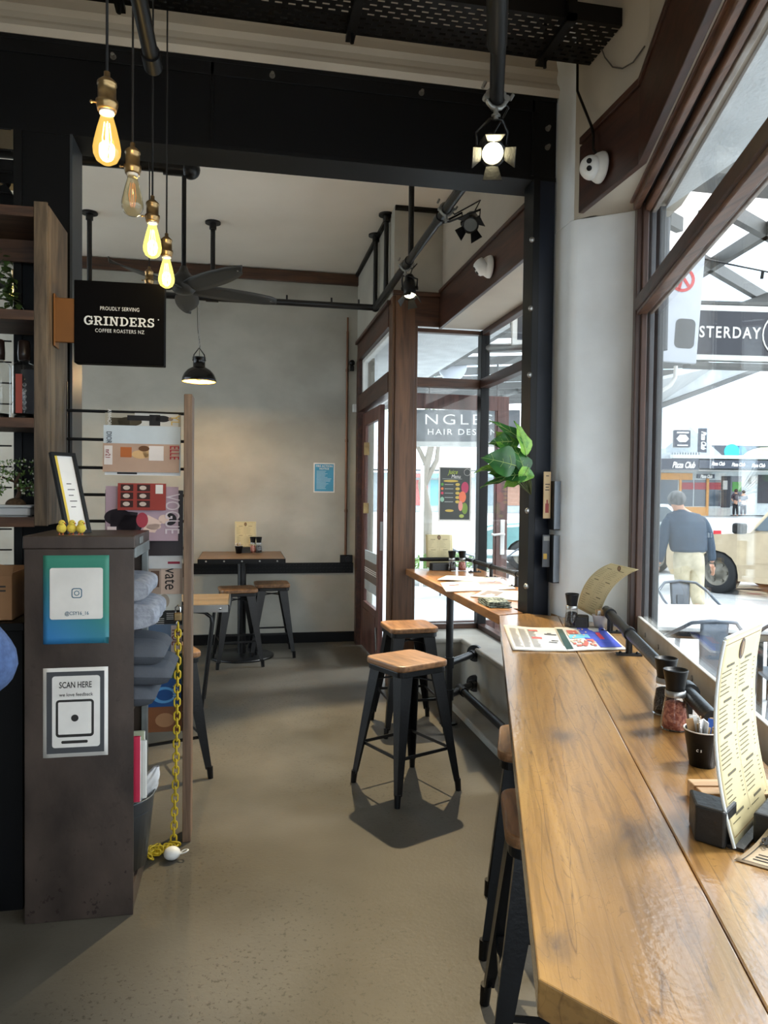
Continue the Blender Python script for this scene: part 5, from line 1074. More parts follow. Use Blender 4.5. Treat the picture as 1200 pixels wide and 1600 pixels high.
for nm, c, e in (('green_fruit', (90, 160, 70), (.03, .288, .011, .011)), ('orange_fruit', (224, 120, 70), (.03, .254, .011, .011)), ('red_fruit', (206, 70, 96), (.03, .22, .011, .011)), ('mint_fruit', (150, 196, 170), (.03, .17, .016, .02)),
                 ('berry_glass', (190, 60, 96), (.215, .265, .03, .045)), ('orange_glass', (232, 120, 84), (.195, .19, .03, .045)), ('green_glass', (120, 150, 60), (.215, .10, .024, .045)), ('pink_glass', (226, 150, 140), (.18, .12, .018, .04)), ('lime_slice', (170, 186, 90), (.19, .04, .02, .014))):
    stick(t, nm, mat('pj_%s' % nm, c, .5), F, ells=[e], z=.003+.0003*len(nm) % .001)
b = MB(); b.tube([F @ Vector((.232+.026*cos(a), .385+.026*sin(a), .004)) for a in [2*pi*k/20 for k in range(20)]], .0012, n=5, closed=True); b.build('ring_badge', M_lwhite, t)
# ---------------------------------------------------------------- ceiling pipes
PZ, PX, PY = 3.06, 1.09, 6.16
def fl_rod(b, x, y, z0, z1=3.67, r=.019): b.cyl((x, y, z0), (x, y, z1), r, n=14).cyl((x, y, z1-.014), (x, y, z1), .062, n=20).cyl((x, y, z1-.06), (x, y, z1-.014), .028, n=14)
t = thing('ceiling_pipe_rack', 'black pipe rack hung from the back room ceiling in an L shape', 'pipe rack', (0, PY, PZ))
MB().cyl((PX, 3.62, PZ), (PX, PY, PZ), .026).cyl((PX, 4.05, PZ), (PX, 4.12, PZ), .032).cyl((PX, 4.86, PZ), (PX, 4.94, PZ), .032).ball((PX, PY, PZ), .036).build('pipe', M_blackp, t)
MB().cyl((-1.9, PY, PZ), (PX, PY, PZ), .026).cyl((-.3, PY, PZ), (-.2, PY, PZ), .033).build('pipe', M_blackp, t)
for x, y in ((PX, 5.69), (PX, PY), (-.247, PY), (-1.19, PY), (PX, 4.82)):
    b = MB(); fl_rod(b, x, y, PZ); b.build('drop_rod', M_blackp, t)
b = MB()
for x in (.35, .72, .95): b.cyl((x, PY, PZ), (x, PY, PZ+.06), .008, n=8)
b.build('stud', M_blackp, t)
o = MB().cyl(WP(-.6, .0)+Vector((.03, 0, 2.87)), Vector((.872, 2.515, 2.87)), .0245, n=20).cyl(Vector((.872, 2.515, 2.87))-UU*1.5, Vector((.872, 2.515, 2.87))-UU*.36, .031, n=20).build('lighting_pipe', M_black)
tag(o, 'black lighting pipe running overhead along the near bench to a clamp', 'pipe')
o = MB().cyl((-.292, -.5, 2.87), (-.292, 2.52, 2.87), .024, n=18).cyl((-.292, 2.44, 2.87), (-.292, 2.52, 2.87), .03, n=18).build('lighting_pipe', M_black); tag(o, 'black lighting pipe overhead at the upper left among the pendant cords', 'pipe')
for x, y in ((-.292, .9), (.38, 1.0)):
    b = MB(); fl_rod(b, x, y, 2.87, 3.95); o = b.build('drop_rod', M_black); tag(o, 'black rod holding the '+('left' if x < 0 else 'right')+' overhead lighting pipe from the ceiling', 'rod')

# ---------------------------------------------------------------- ceiling fan
hub = at(287, 447, y=4.7); fp = at(300, 265, y=4.7)
t = thing('ceiling_fan', 'dark grey five-bladed ceiling fan in the back room', 'fan', (hub.x, hub.y, hub.z-.06))
M_fan = mat('fan_grey', (52, 52, 50), .5, .2)
MB().cyl((hub.x, hub.y, hub.z+.06), (hub.x, hub.y, fp.z), .014).build('down_rod', M_blackp, t)
MB().lathe([(0, -.05), (.05, -.045), (.085, -.01), (.085, .03), (.05, .065), (.03, .09), (.02, .12), (0, .12)], hub, 28).build('motor', M_fan, t)
for k in range(5):
    a = radians(18+72*k); d = Vector((cos(a), sin(a), 0)); s_ = Vector((-sin(a), cos(a), 0)); R_ = .60
    def bl(u, v, d=d, s_=s_): w = .078*(sin(pi*min(1, .12+u*.88))**.5)*(1-.15*u); return hub+d*(.07+(R_-.07)*u)+s_*w*(v-.5)*2+Vector((0, 0, -.012+(.5-v)*.035))
    MB().grid(bl, 16, 4, .006).build('blade', M_fan, t)
    p = hub+d*.56+Vector((0, 0, -.016)); MB().cyl(p, p+Vector((0, 0, -.004)), .006, n=8).build('screw', M_steel, t)
t = thing('fan_mount_pipe', 'thick black pipe on the back room ceiling carrying the fan', 'pipe', (fp.x, fp.y, fp.z))
MB().cyl((-1.9, fp.y, fp.z), (fp.x-.0, fp.y, fp.z), .032, n=18).cyl((fp.x-.17, fp.y, fp.z), (fp.x-.02, fp.y, fp.z), .045, n=18).build('pipe', M_blackp, t)
MB().ball((fp.x-.01, fp.y, fp.z), .06).cyl((fp.x-.03, fp.y, fp.z), (fp.x-.03, fp.y, 3.67), .03).build('joint', M_blackp, t)

# ---------------------------------------------------------------- lamps
def emis(name, col, s):
    if name in MATS: return MATS[name]
    m = bpy.data.materials.new(name); m.use_nodes = True; q = m.node_tree; q.nodes.clear(); o = q.nodes.new('ShaderNodeOutputMaterial'); e = q.nodes.new('ShaderNodeEmission'); e.inputs[0].default_value = srgb(col); e.inputs[1].default_value = s; q.links.new(e.outputs[0], o.inputs[0]); MATS[name] = m; return m
def litglass(name, col, s, fac):
    if name in MATS: return MATS[name]
    m = bpy.data.materials.new(name); m.use_nodes = True; q = m.node_tree; q.nodes.clear(); o = q.nodes.new('ShaderNodeOutputMaterial'); e = q.nodes.new('ShaderNodeEmission'); e.inputs[0].default_value = srgb(col); e.inputs[1].default_value = s
    tr = q.nodes.new('ShaderNodeBsdfTransparent'); tr.inputs[0].default_value = srgb((250, 236, 196)); mx = q.nodes.new('ShaderNodeMixShader'); mx.inputs[0].default_value = fac; gl = q.nodes.new('ShaderNodeBsdfGlossy'); gl.inputs['Roughness'].default_value = .05; m2 = q.nodes.new('ShaderNodeMixShader'); m2.inputs[0].default_value = .08
    q.links.new(tr.outputs[0], mx.inputs[1]); q.links.new(e.outputs[0], mx.inputs[2]); q.links.new(mx.outputs[0], m2.inputs[1]); q.links.new(gl.outputs[0], m2.inputs[2]); q.links.new(m2.outputs[0], o.inputs[0]); MATS[name] = m; return m
def lamp(name, kind, loc, energy, col=(1, .78, .45), parent=None, target=None, size=.03, **kw):
    l = bpy.data.lights.new(name, kind); l.energy = energy; l.color = col; l.shadow_soft_size = size
    for k, v in kw.items(): setattr(l, k, v)
    o = bpy.data.objects.new(name, l); COL.objects.link(o); o.location = loc
    if target is not None: o.rotation_euler = (Vector(target)-Vector(loc)).to_track_quat('-Z', 'Y').to_euler()
    if parent is not None: o.parent = parent; o.location = Vector(loc)-parent.location
    return o
def pendant(label, px, py, d, ztop, state, cord_x=None, kind='st'):
    c = at(px, py, d=d); t = thing('pendant_bulb', label, 'lamp', (c.x, c.y, c.z), 'bare bulb pendants on black cords')
    H_ = .122
    prof = [(0, 0), (.012, .001), (.024, .009), (.031, .024), (.032, .037), (.029, .055), (.022, .085), (.0155, .108), (.013, .122)] if kind == 'st' else [(0, 0), (.014, .002), (.027, .013), (.032, .03), (.030, .046), (.022, .063), (.015, .078), (.0135, .088)]
    if kind != 'st': H_ = .088
    g = litglass('amber_lit', (255, 206, 104), 1.0, .34) if state == 1 else litglass('yellow_lit', (255, 232, 120), 1.0, .75) if state == 2 else glass('amber_clear', (.93, .86, .68), 1.8)
    MB().lathe(prof, c, 24).build('bulb', g, t)
    b = MB()
    for a in range(4):
        x, y = .008*cos(a*pi/2+.4), .008*sin(a*pi/2+.4); b.tube([c+Vector((x*.6, y*.6, .028)), c+Vector((x*1.3, y*1.3, .06)), c+Vector((x*.7, y*.7, .098))], .0013 if state else .0007, n=5)
    b.build('filament', emis('filament_lit', (255, 226, 150), 14) if state else emis('filament_dim', (255, 150, 60), .5), t)
    k = c+Vector((0, 0, H_-.004))
    MB().lathe([(0.0, 0), (.017, .0), (.017, .008), (0, .008)], k, 20).build('bulb_collar', mat('pale_ceramic', (196, 200, 204), .3), t)
    MB().lathe([(.0, .007), (.0215, .007), (.0225, .012), (.024, .018), (.0255, .023), (.0255, .030), (.021, .032), (.021, .066), (.023, .068), (.022, .074), (.012, .083), (.0075, .086), (.0072, .098), (.003, .1), (0, .1)], k, 24).cyl(k+Vector((-.021, 0, .026)), k+Vector((-.034, 0, .026)), .0025, n=8).ball(k+Vector((-.035, 0, .026)), .004, n=8, m=6).build('socket', M_brass, t)
    MB().cyl(k+Vector((0, 0, .099)), Vector((c.x, c.y, ztop)), .0032, n=8).build('cord', mat('black_cord', (20, 18, 18), .8), t)
    if state: lamp('bulb_light', 'POINT', (c.x, c.y, c.z+.05), 6 if state == 1 else 5, parent=t, size=.02)
    return t
pendant('nearest and highest pendant bulb, glowing amber over its filament', 167, 257, 1.75, 3.95, 1)
pendant('second pendant bulb from the left with clear amber glass, not glowing', 207, 338, 2.2, 3.95, 0)
pendant('third pendant bulb from the left, glowing yellow just above the black sign', 238, 403, 2.6, 3.95, 2)
pendant('fourth pendant bulb from the left, glowing yellow at the right of the row', 260, 450, 2.95, 3.95, 2)
pendant('pendant whose bulb hides behind the black square sign, only its brass top showing', 233, 482, 3.85, 3.67, 0)
pendant('round glowing pendant bulb seen through the wire mesh in the shelf unit', 25, 470, 3.9, 3.67, 2, kind='a')
# black dome pendant
c = at(311, 597, y=PY); t = thing('dome_pendant', 'black metal dome lamp hanging on a chain before the back wall', 'lamp', (c.x, c.y, c.z))
M_dome = mat('black_enamel', (18, 18, 19), .2, .2)
MB().lathe([(.135, 0), (.137, .004), (.133, .03), (.118, .065), (.092, .096), (.058, .116), (.048, .12), (.048, .19), (.052, .192), (.052, .2), (.02, .204), (0, .204)], c, 40).build('shade', M_dome, t)
MB().lathe([(.131, .004), (.128, .03), (.113, .063), (.088, .092), (.05, .112), (0, .114)], c, 40).build('shade_lining', mat('amber_lining', (226, 170, 80), .5), t)
MB().tube([c+Vector((-.05, 0, .17)), c+Vector((-.04, 0, .22)), c+Vector((0, 0, .275)), c+Vector((.04, 0, .22)), c+Vector((.05, 0, .17))], .005, n=6).build('bracket', M_dome, t)
MB().ball(c+Vector((0, 0, .045)), .03, (1, 1, 1.2)).build('bulb', litglass('yellow_lit', (255, 232, 120), 1.0, .75), t)
b = MB(); z = c.z+.275; k = 0
while z < PZ-.02: link_(b, (c.x, c.y, z+.011), (0, 0, 1), (1, 0, 0) if k % 2 else (0, 1, 0), .024, .006, .0015); z += .019; k += 1
b.build('chain', M_steel, t); MB().tube([c+Vector((0, 0, .2)), c+Vector((.006, .004, .3)), c+Vector((-.012, .004, .42)), Vector((c.x-.02, c.y, PZ))], .0022, n=6).build('cable', M_bplas, t)
lamp('bulb_light', 'POINT', (c.x, c.y, c.z+.035), 45, parent=t, size=.03)

def spotlamp(label, pos, target, lit, clamp, energy=0, grp='black theatre spotlights with barn doors', roll=0.):
    pos = Vector(pos); t = thing('spotlight', label, 'lamp', pos, grp); d = (Vector(target)-pos).normalized()
    q = d.to_track_quat('Z', 'Y').to_matrix().to_4x4(); M = Matrix.Translation(pos) @ q @ Matrix.Rotation(roll, 4, 'Z')
    MB().lathe([(0, -.17), (.025, -.168), (.034, -.15), (.036, -.11), (.043, -.105), (.043, -.002), (.040, 0), (.037, -.004), (.037, -.02), (0, -.02)], n=28, M=M).build('housing', M_blackp, t)
    MB().lathe([(0, -.008), (.0365, -.008)], n=24, M=M).build('lens', emis('spot_lit', (255, 240, 190), 14) if lit else mat('lens_glass', (120, 124, 124), .1), t)
    for k in range(4):
        a = k*pi/2; Mk = M @ Matrix.Rotation(a, 4, 'Z'); b = MB(); l0 = .038; 
        b.hexa([Mk @ Vector(v) for v in ((l0, -.020, .002), (l0, .020, .002), (l0+.002, .020, .002), (l0+.002, -.020, .002), (l0+.035, -.034, .052), (l0+.035, .034, .052), (l0+.038, .034, .052), (l0+.038, -.034, .052))]); b.build('barn_door', M_blackp, t)
    b = MB(); b.lathe([(.038, 0), (.046, 0), (.046, .004), (.038, .004)], n=24, M=M); b.build('door_ring', M_blackp, t)
    cl = Vector(clamp); s_ = M.to_3x3() @ Vector((1, 0, 0)); s_.z = 0; s_ = s_.normalized() if s_.length > .1 else Vector((1, 0, 0)); ce = pos-d*.06
    b = MB().tube([ce-s_*.05, ce-s_*.055+Vector((0, 0, .06)), cl+Vector((0, 0, -.07))-s_*.02, cl+Vector((0, 0, -.07))+s_*.02, ce+s_*.055+Vector((0, 0, .06)), ce+s_*.05], .006, n=6); b.cyl(ce-s_*.058, ce-s_*.040, .014, n=12).cyl(ce+s_*.040, ce+s_*.058, .014, n=12); b.build('yoke', M_blackp, t)
    b = MB(); ax = Vector((0, 1, 0))
    for sg in (-1, 1): b.tube([cl+Vector((sg*.034*cos(a), 0, .034*sin(a))) for a in [-pi/2+k*pi/6 for k in range(7)]], .0085, n=6); b.cyl(cl+Vector((sg*.036, -.012, .0)), cl+Vector((sg*.036, .012, 0)), .011, n=10)
    b.cyl(cl+Vector((0, 0, -.072)), cl+Vector((0, 0, -.035)), .009, n=8).cyl(cl+Vector((.0, 0, -.062)), cl+Vector((0, 0, -.055)), .016, n=6).cyl(cl+Vector((-.05, 0, .03)), cl+Vector((-.04, 0, .052)), .006, n=8).cyl(cl+Vector((.05, 0, .0)), cl+Vector((.062, 0, .02)), .006, n=8)
    b.build('clamp', mat('cast_clamp', (150, 150, 146), .4, .6), t)
    MB().tube([pos-d*.165, pos-d*.20+Vector((.02, 0, .03)), pos-d*.15+Vector((.05, 0, .10)), cl+Vector((.05, .01, -.02)), cl+Vector((.0, .02, .03))], .004, n=6).build('cable', M_bplas, t)
    if lit: lamp('spot_light', 'SPOT', pos+d*.004, energy, (1, .80, .48), t, None, .02, spot_size=radians(58), spot_blend=.35).rotation_euler = d.to_track_quat('-Z', 'Y').to_euler()
    return t
sp = at(770, 240, d=2.60)
spotlamp('dazzling lit spotlight facing the camera under the end of the right overhead pipe', sp, (.35, .4, 1.0), True, (.855, 2.47, 2.87), 12, roll=radians(0))
spotlamp('unlit spotlight with its doors tipped down just behind the steel beam', at(735, 352, y=3.95), (.95, 3.2, 2.4), False, (PX, 3.95, PZ), roll=.5)
s3 = at(640, 462, y=4.95)
spotlamp('small lit spotlight deeper in the back room, clamped before the door post', s3, (.86, 3.75, 0), True, (PX, 4.98, PZ), 260, roll=.3)

# ---------------------------------------------------------------- dome cameras
def domecam(label, c, s=1., face=(-1, -.9, -.35)):
    c = Vector(c); t = thing('security_camera', label, 'camera', c, 'white dome security cameras'); M = Matrix.Translation(c) @ Vector((-1, 0, 0)).to_track_quat('Z', 'Y').to_matrix().to_4x4() @ Matrix.Scale(s, 4)
    MB().lathe([(0, 0), (.056, 0), (.056, .008), (.050, .022), (.040, .036), (0, .036)], n=32, M=M).build('base', M_white, t)
    d = Vector(face).normalized(); e = c+Vector((-.042*s, -.0, -.003)); Me = Matrix.Translation(e) @ d.to_track_quat('Z', 'Y').to_matrix().to_4x4() @ Matrix.Scale(s, 4)
    MB().lathe([(0, -.02), (.042, -.018), (.0425, .004), (.039, .018), (.034, .030), (.026, .036), (0, .037)], n=32, M=Me).build('eyeball', M_white, t)
    b = MB()
    for y, r in ((.013, .0095), (-.013, .0095)): b.lathe([(r, .034), (r, .040), (r*.6, .0395), (0, .0385)], c=(0, y, 0), n=18, M=Me)
    b.build('lens', M_bplas, t)
    return t
c1 = at(940, 262, x=1.463)
domecam('white two-eyed dome camera on the brown header board above the near window', c1, 1.12, (-.75, -1, -.15))
c2 = at(766, 417, x=1.463)
domecam('smaller white dome camera on the brown header of the far bay', c2, 1.2, (-.9, .2, -.6))
MB_ = MB().tube([c1+Vector((.0, .02, .05)), c1+Vector((-.012, .055, .10)), c1+Vector((-.01, .06, .16)), c1+Vector((-.0, .10, .22)), Vector((1.455, 3.11, 3.30)), Vector((1.46, 3.13, 3.58))], .006, n=8)
tag(MB_.build('camera_cable', M_bplas), 'black cable running from the near dome camera up to the cable tray', 'cable')
o = MB().tube([(1.47, 3.04, 3.6), (1.49, 2.99, 3.46), (1.492, 2.93, 3.35), (1.492, 2.86, 3.27), (1.493, 2.78, 3.22), (1.495, 2.70, 3.20), (1.497, 2.62, 3.215)], .003, n=6).build('loose_wire', mat('grey_wire', (90, 84, 78), .6)); tag(o, 'thin loose wire on the cream wall above the near header board', 'wire')

# ---------------------------------------------------------------- person at the left edge
M_blue = mat('blue_knit', (78, 100, 142), .9, 0, col2=(62, 80, 118), scale=60, bump=.35, bscale=160)
M_skin = mat('skin', (198, 150, 124), .5); M_dark = mat('dark_trousers', (36, 38, 46), .8)
t = thing('person', 'person in a blue knitted jumper at the left edge, only the bent elbow in view', 'person', (-.82, 1.48, 0))
B_ = lambda *v: [Vector(q) for q in v]
V = B_((-.82, 1.48, .95), (-.82, 1.48, 1.2), (-.82, 1.48, 1.38), (-.82, 1.48, 1.47), (-.82, 1.50, 1.60), (-.82, 1.52, 1.70), (-.67, 1.50, 1.36), (-.48, 1.60, 1.14), (-.72, 1.72, 1.02), (-.97, 1.5, 1.36), (-1.06, 1.55, 1.1), (-.95, 1.74, 1.0), (-.73, 1.48, .88), (-.73, 1.48, .48), (-.73, 1.48, .06), (-.91, 1.48, .88), (-.91, 1.48, .48), (-.91, 1.48, .06), (-.73, 1.60, .03), (-.91, 1.60, .03))
E_ = [(0, 1), (1, 2), (2, 3), (3, 4), (4, 5), (2, 6), (6, 7), (7, 8), (2, 9), (9, 10), (10, 11), (0, 12), (12, 13), (13, 14), (0, 15), (15, 16), (16, 17), (14, 18), (17, 19)]
skin('body', V, E_, [(.13, .10), (.13, .10), (.10, .08), .05, (.075, .09), (.07, .08), .055, .042, .035, .055, .042, .035, .07, .05, .038, .07, .05, .038, .035, .035], M_skin, t)
V2 = [V[0], V[1], V[2], Vector((-.82, 1.48, 1.42)), V[6], Vector((-.575, 1.55, 1.25)), V[7], Vector((-.60, 1.66, 1.08)), V[8], V[9], V[10], V[11]]
skin('jumper', V2, [(0, 1), (1, 2), (2, 3), (2, 4), (4, 5), (5, 6), (6, 7), (7, 8), (2, 9), (9, 10), (10, 11)], [(.17, .13), (.165, .13), (.13, .11), .07, .085, .072, .060, .056, .045, .085, .06, .045], M_blue, t)
skin('trousers', [V[0]-Vector((0, 0, .05))]+[V[i] for i in (12, 13, 14, 15, 16, 17)], [(0, 1), (1, 2), (2, 3), (0, 4), (4, 5), (5, 6)], [(.15, .12), .09, .07, .055, .09, .07, .055], M_dark, t)
MB().ball((-.82, 1.49, 1.69), .10, (.95, 1.05, .95)).build('hair', mat('brown_hair', (60, 42, 32), .7, bump=.5, bscale=80), t)
# ---------------------------------------------------------------- street outside
FH = Vector((sin(_y), cos(_y), 0)); RH = Vector((cos(_y), -sin(_y), 0))
def V(a, d, z): return RH*a+FH*d+Vector((0, 0, z))
M_road = mat('asphalt', (184, 187, 188), .85, 0, col2=(160, 163, 164), scale=2, bump=.1, bscale=40)
GZ = -.12
def gz(d): return GZ if d < 16 else GZ+(d-16)*.42/30
b = MB(); ds = [-25, 16, 46, 110]
for i in range(3):
    q = [(-60, ds[i]), (90, ds[i]), (90, ds[i+1]), (-60, ds[i+1])]; zz = [gz(min(d, 46)) for _, d in q]
    vs = [V(a, d, z-.001) for (a, d), z in zip(q, zz)]+[V(a, d, z-.3) for (a, d), z in zip(q, zz)]
    b.add(vs, [(0, 1, 2, 3), (7, 6, 5, 4)])
o = b.build('ground', M_road); struct(o)
M_kerb = mat('pale_concrete', (190, 190, 186), .8)
o = MB().beam(V(3.0, 10.9, GZ+.004), V(12, 8.6, GZ+.004), .10, .008).build('road_line', M_white); tag(o, 'white painted line on the road by the gold car', 'line')
M_outg = mat('exterior_grey', (96, 100, 104), .6, 0, bump=.1); M_soff = mat('soffit_render', (222, 226, 228), .8, 0, bump=.5, bscale=60); M_cansteel = mat('canopy_grey', (98, 98, 96), .5, .2)
b = MB(); wbox(b, 3.345, 3.435, .662, .682, GZ, 2.75); wbox(b, 3.345, 3.435, .695, .722, GZ, 2.75); o = b.build('exterior_pilaster', M_outg, bev=.004); tag(o, 'grey exterior pilaster just outside the near window jamb', 'pilaster')
o = MB().cyl(WP(3.50, .748, 2.16), WP(3.50, .748, 2.75), .024).build('downpipe', M_outg); tag(o, 'grey exterior downpipe end high outside the near window jamb', 'pipe')
b = MB(); b.hexa([WP(-2, .685, 2.755), WP(-2, .94, 2.755), WP(2.78, .935, 2.755), WP(3.40, .729, 2.755), WP(-2, .685, 2.772), WP(-2, .94, 2.772), WP(2.78, .935, 2.772), WP(3.40, .729, 2.772)]); o = b.build('window_soffit', M_soff); tag(o, 'textured grey soffit outside the top of the near street window', 'soffit')
o = MB().box((1.95, 5.70, 2.85), (2.12, 10.5, 2.93)).box((1.27, 5.70, 2.85), (1.95, 10.5, 2.93)).build('entrance_soffit', M_soff); tag(o, 'pale soffit over the entrance outside the far bay', 'soffit')
# glazed street canopy: rafters, purlins and glass, seen through both windows
t = thing('street_canopy', 'glazed street canopy with grey steel rafters outside the windows', 'canopy', V(4, 6, 2.6))
def raf(p, q, w=.05, h=.09): MB().beam(p, q, w, h).build('rafter', M_cansteel, t)
CZ = 3.25
for a, c in (((1075, 437), (1215, 350)), ((1118, 318), (1215, 372)), ((1072, 393), (1215, 478)), ((1020, 330), (1062, 352))):
    raf(at(*a, z=CZ), at(*c, z=CZ))
raf(at(1040, 530, z=CZ), at(1225, 552, z=CZ), .10, .20)
raf(at(1030, 268, z=3.05), at(1225, 288, z=3.05), .22, .06)
for y in [6.4+.75*k for k in range(9)]: raf(Vector((2.12, y, 2.95)), Vector((6.2, y+.4, 3.30)))
raf(Vector((2.18, 4, 2.94)), Vector((2.18, 13, 2.94)), .08, .12); raf(Vector((4.3, 5.2, 3.16)), Vector((4.3, 13, 3.16)), .06, .08)
MB().add([Vector((2.1, 5.5, 3.02)), Vector((6.2, 5.9, 3.37)), Vector((6.2, 13, 3.37)), Vector((2.1, 13, 3.02))], [(0, 1, 2, 3)]).build('glazing', glass('roof_glass', (.90, .94, .97), .6), t)
MB().tube([at(1090, 402, z=3.1), at(1135, 412, z=3.1), at(1215, 428, z=3.1)], .006, n=6).tube([at(1192, 424, z=3.1), at(1190, 436, z=3.05)], .012, n=6).build('cable', M_black, t)
# black shop sign under the canopy
def V2(px, py, d): return at(px, py, d=d)
t = thing('shop_sign', 'long black under-canopy shop sign with white capitals and white edges', 'sign', V2(1150, 520, 5.5))
F = frame(V2(1075, 562, 5.5), V2(1215, 566, 5.5)-V2(1075, 562, 5.5), (0, 0, 1)); sc_ = 5.5/FPX
MB().box((0, 0, -.06), (175*sc_, 86*sc_, 0), F).build('frame', M_white, t, bev=.004); stick(t, 'face', mat('sign_navy', (44, 48, 58), .35), F, [(.0, 9*sc_, 175*sc_, 77*sc_)], z=.001)
text('YESTERDAY', .118, M_lwhite, t, F @ Matrix.Translation((50*sc_, 43*sc_, .004)), sx=.80, bold=.002, space=1.22)
MB().tube([F @ Vector((150*sc_+.17*cos(a), 42*sc_+.17*sin(a), .006)) for a in [2*pi*k/28 for k in range(28)]], .006, n=5, closed=True).build('ring_emblem', M_lwhite, t)
MB().box((-.02, 88*sc_, -.05), (175*sc_, 93*sc_, -.01), F).box((0, -11*sc_, -.10), (175*sc_, -5*sc_, .05), F).build('hanger_rail', M_cansteel, t)
t = thing('street_sign_panel', 'white hanging sign panel with part of a red ring and a dark rounded cut-out', 'sign', V2(1055, 480, 4.6)); sc_ = 4.6/FPX
F = frame(V2(1018, 563, 4.6), V2(1088, 568, 4.6)-V2(1018, 563, 4.6), (0, 0, 1))
MB().box((0, 0, -.03), (70*sc_, 172*sc_, 0), F).box((-6*sc_, 0, -.028), (0, 16*sc_, -.002), F).build('panel', mat('sign_white', (206, 212, 222), .4), t, bev=.003)
MB().box((10*sc_, 172*sc_, -.03), (14*sc_, 3.3-F.translation.z, -.01), F).box((56*sc_, 172*sc_, -.03), (60*sc_, 3.3-F.translation.z, -.01), F).build('hanger', M_cansteel, t)
stick(t, 'dark_cutout', mat('cutout_grey', (98, 100, 102), .5), F, polys=[rrect(33*sc_, 22*sc_, 64*sc_, 68*sc_, 8*sc_)], z=.001)
M_red = mat('sign_red', (214, 92, 92), .5); cx, cy, rr = 38*sc_, 128*sc_, 19*sc_
b = MB(); nn_ = 32
for k in range(nn_):
    a0_, a1_ = 2*pi*k/nn_, 2*pi*(k+1)/nn_; b.prism([(cx+rr*cos(a0_), cy+rr*sin(a0_)), (cx+rr*cos(a1_), cy+rr*sin(a1_)), (cx+rr*.76*cos(a1_), cy+rr*.76*sin(a1_)), (cx+rr*.76*cos(a0_), cy+rr*.76*sin(a0_))], .001, .003, F)
for a in (-pi/2-.28, -pi/4+.02):
    d_ = Vector((cos(a), sin(a))); n_ = Vector((-d_.y, d_.x))*rr*.12; p0 = Vector((cx-.05*rr, cy+.30*rr)); p1 = Vector((cx, cy))+d_*rr*.85; b.prism([tuple(p0+n_), tuple(p0-n_), tuple(p1-n_), tuple(p1+n_)], .001, .003, F)
b.build('red_ring', M_red, t)
t = thing('neighbour_awning', 'pale sloping awning of the next shop below the black under-canopy sign', 'awning', V2(1080, 600, 7))
a_, b_, c_, d_ = V2(1015, 598, 6.2), V2(1120, 572, 8.5), V2(1215, 566, 9.5), V2(1015, 640, 7.5)
MB().add([a_, b_, c_, d_]+[p+Vector((0, 0, .03)) for p in (a_, b_, c_, d_)], [(0, 3, 2, 1), (4, 5, 6, 7), (0, 1, 5, 4), (1, 2, 6, 5), (2, 3, 7, 6), (3, 0, 4, 7)]).build('panel', mat('awning_pale', (196, 200, 202), .6), t)
MB().beam(d_, c_, .06, .05).build('edge_beam', M_cansteel, t)
MB().tube([V2(1056, 572, 5.2), V2(1055, 590, 5.2), V2(1048, 602, 5.2), V2(1018, 622, 5.2)], .014, n=8).build('gutter_pipe', M_white, t)

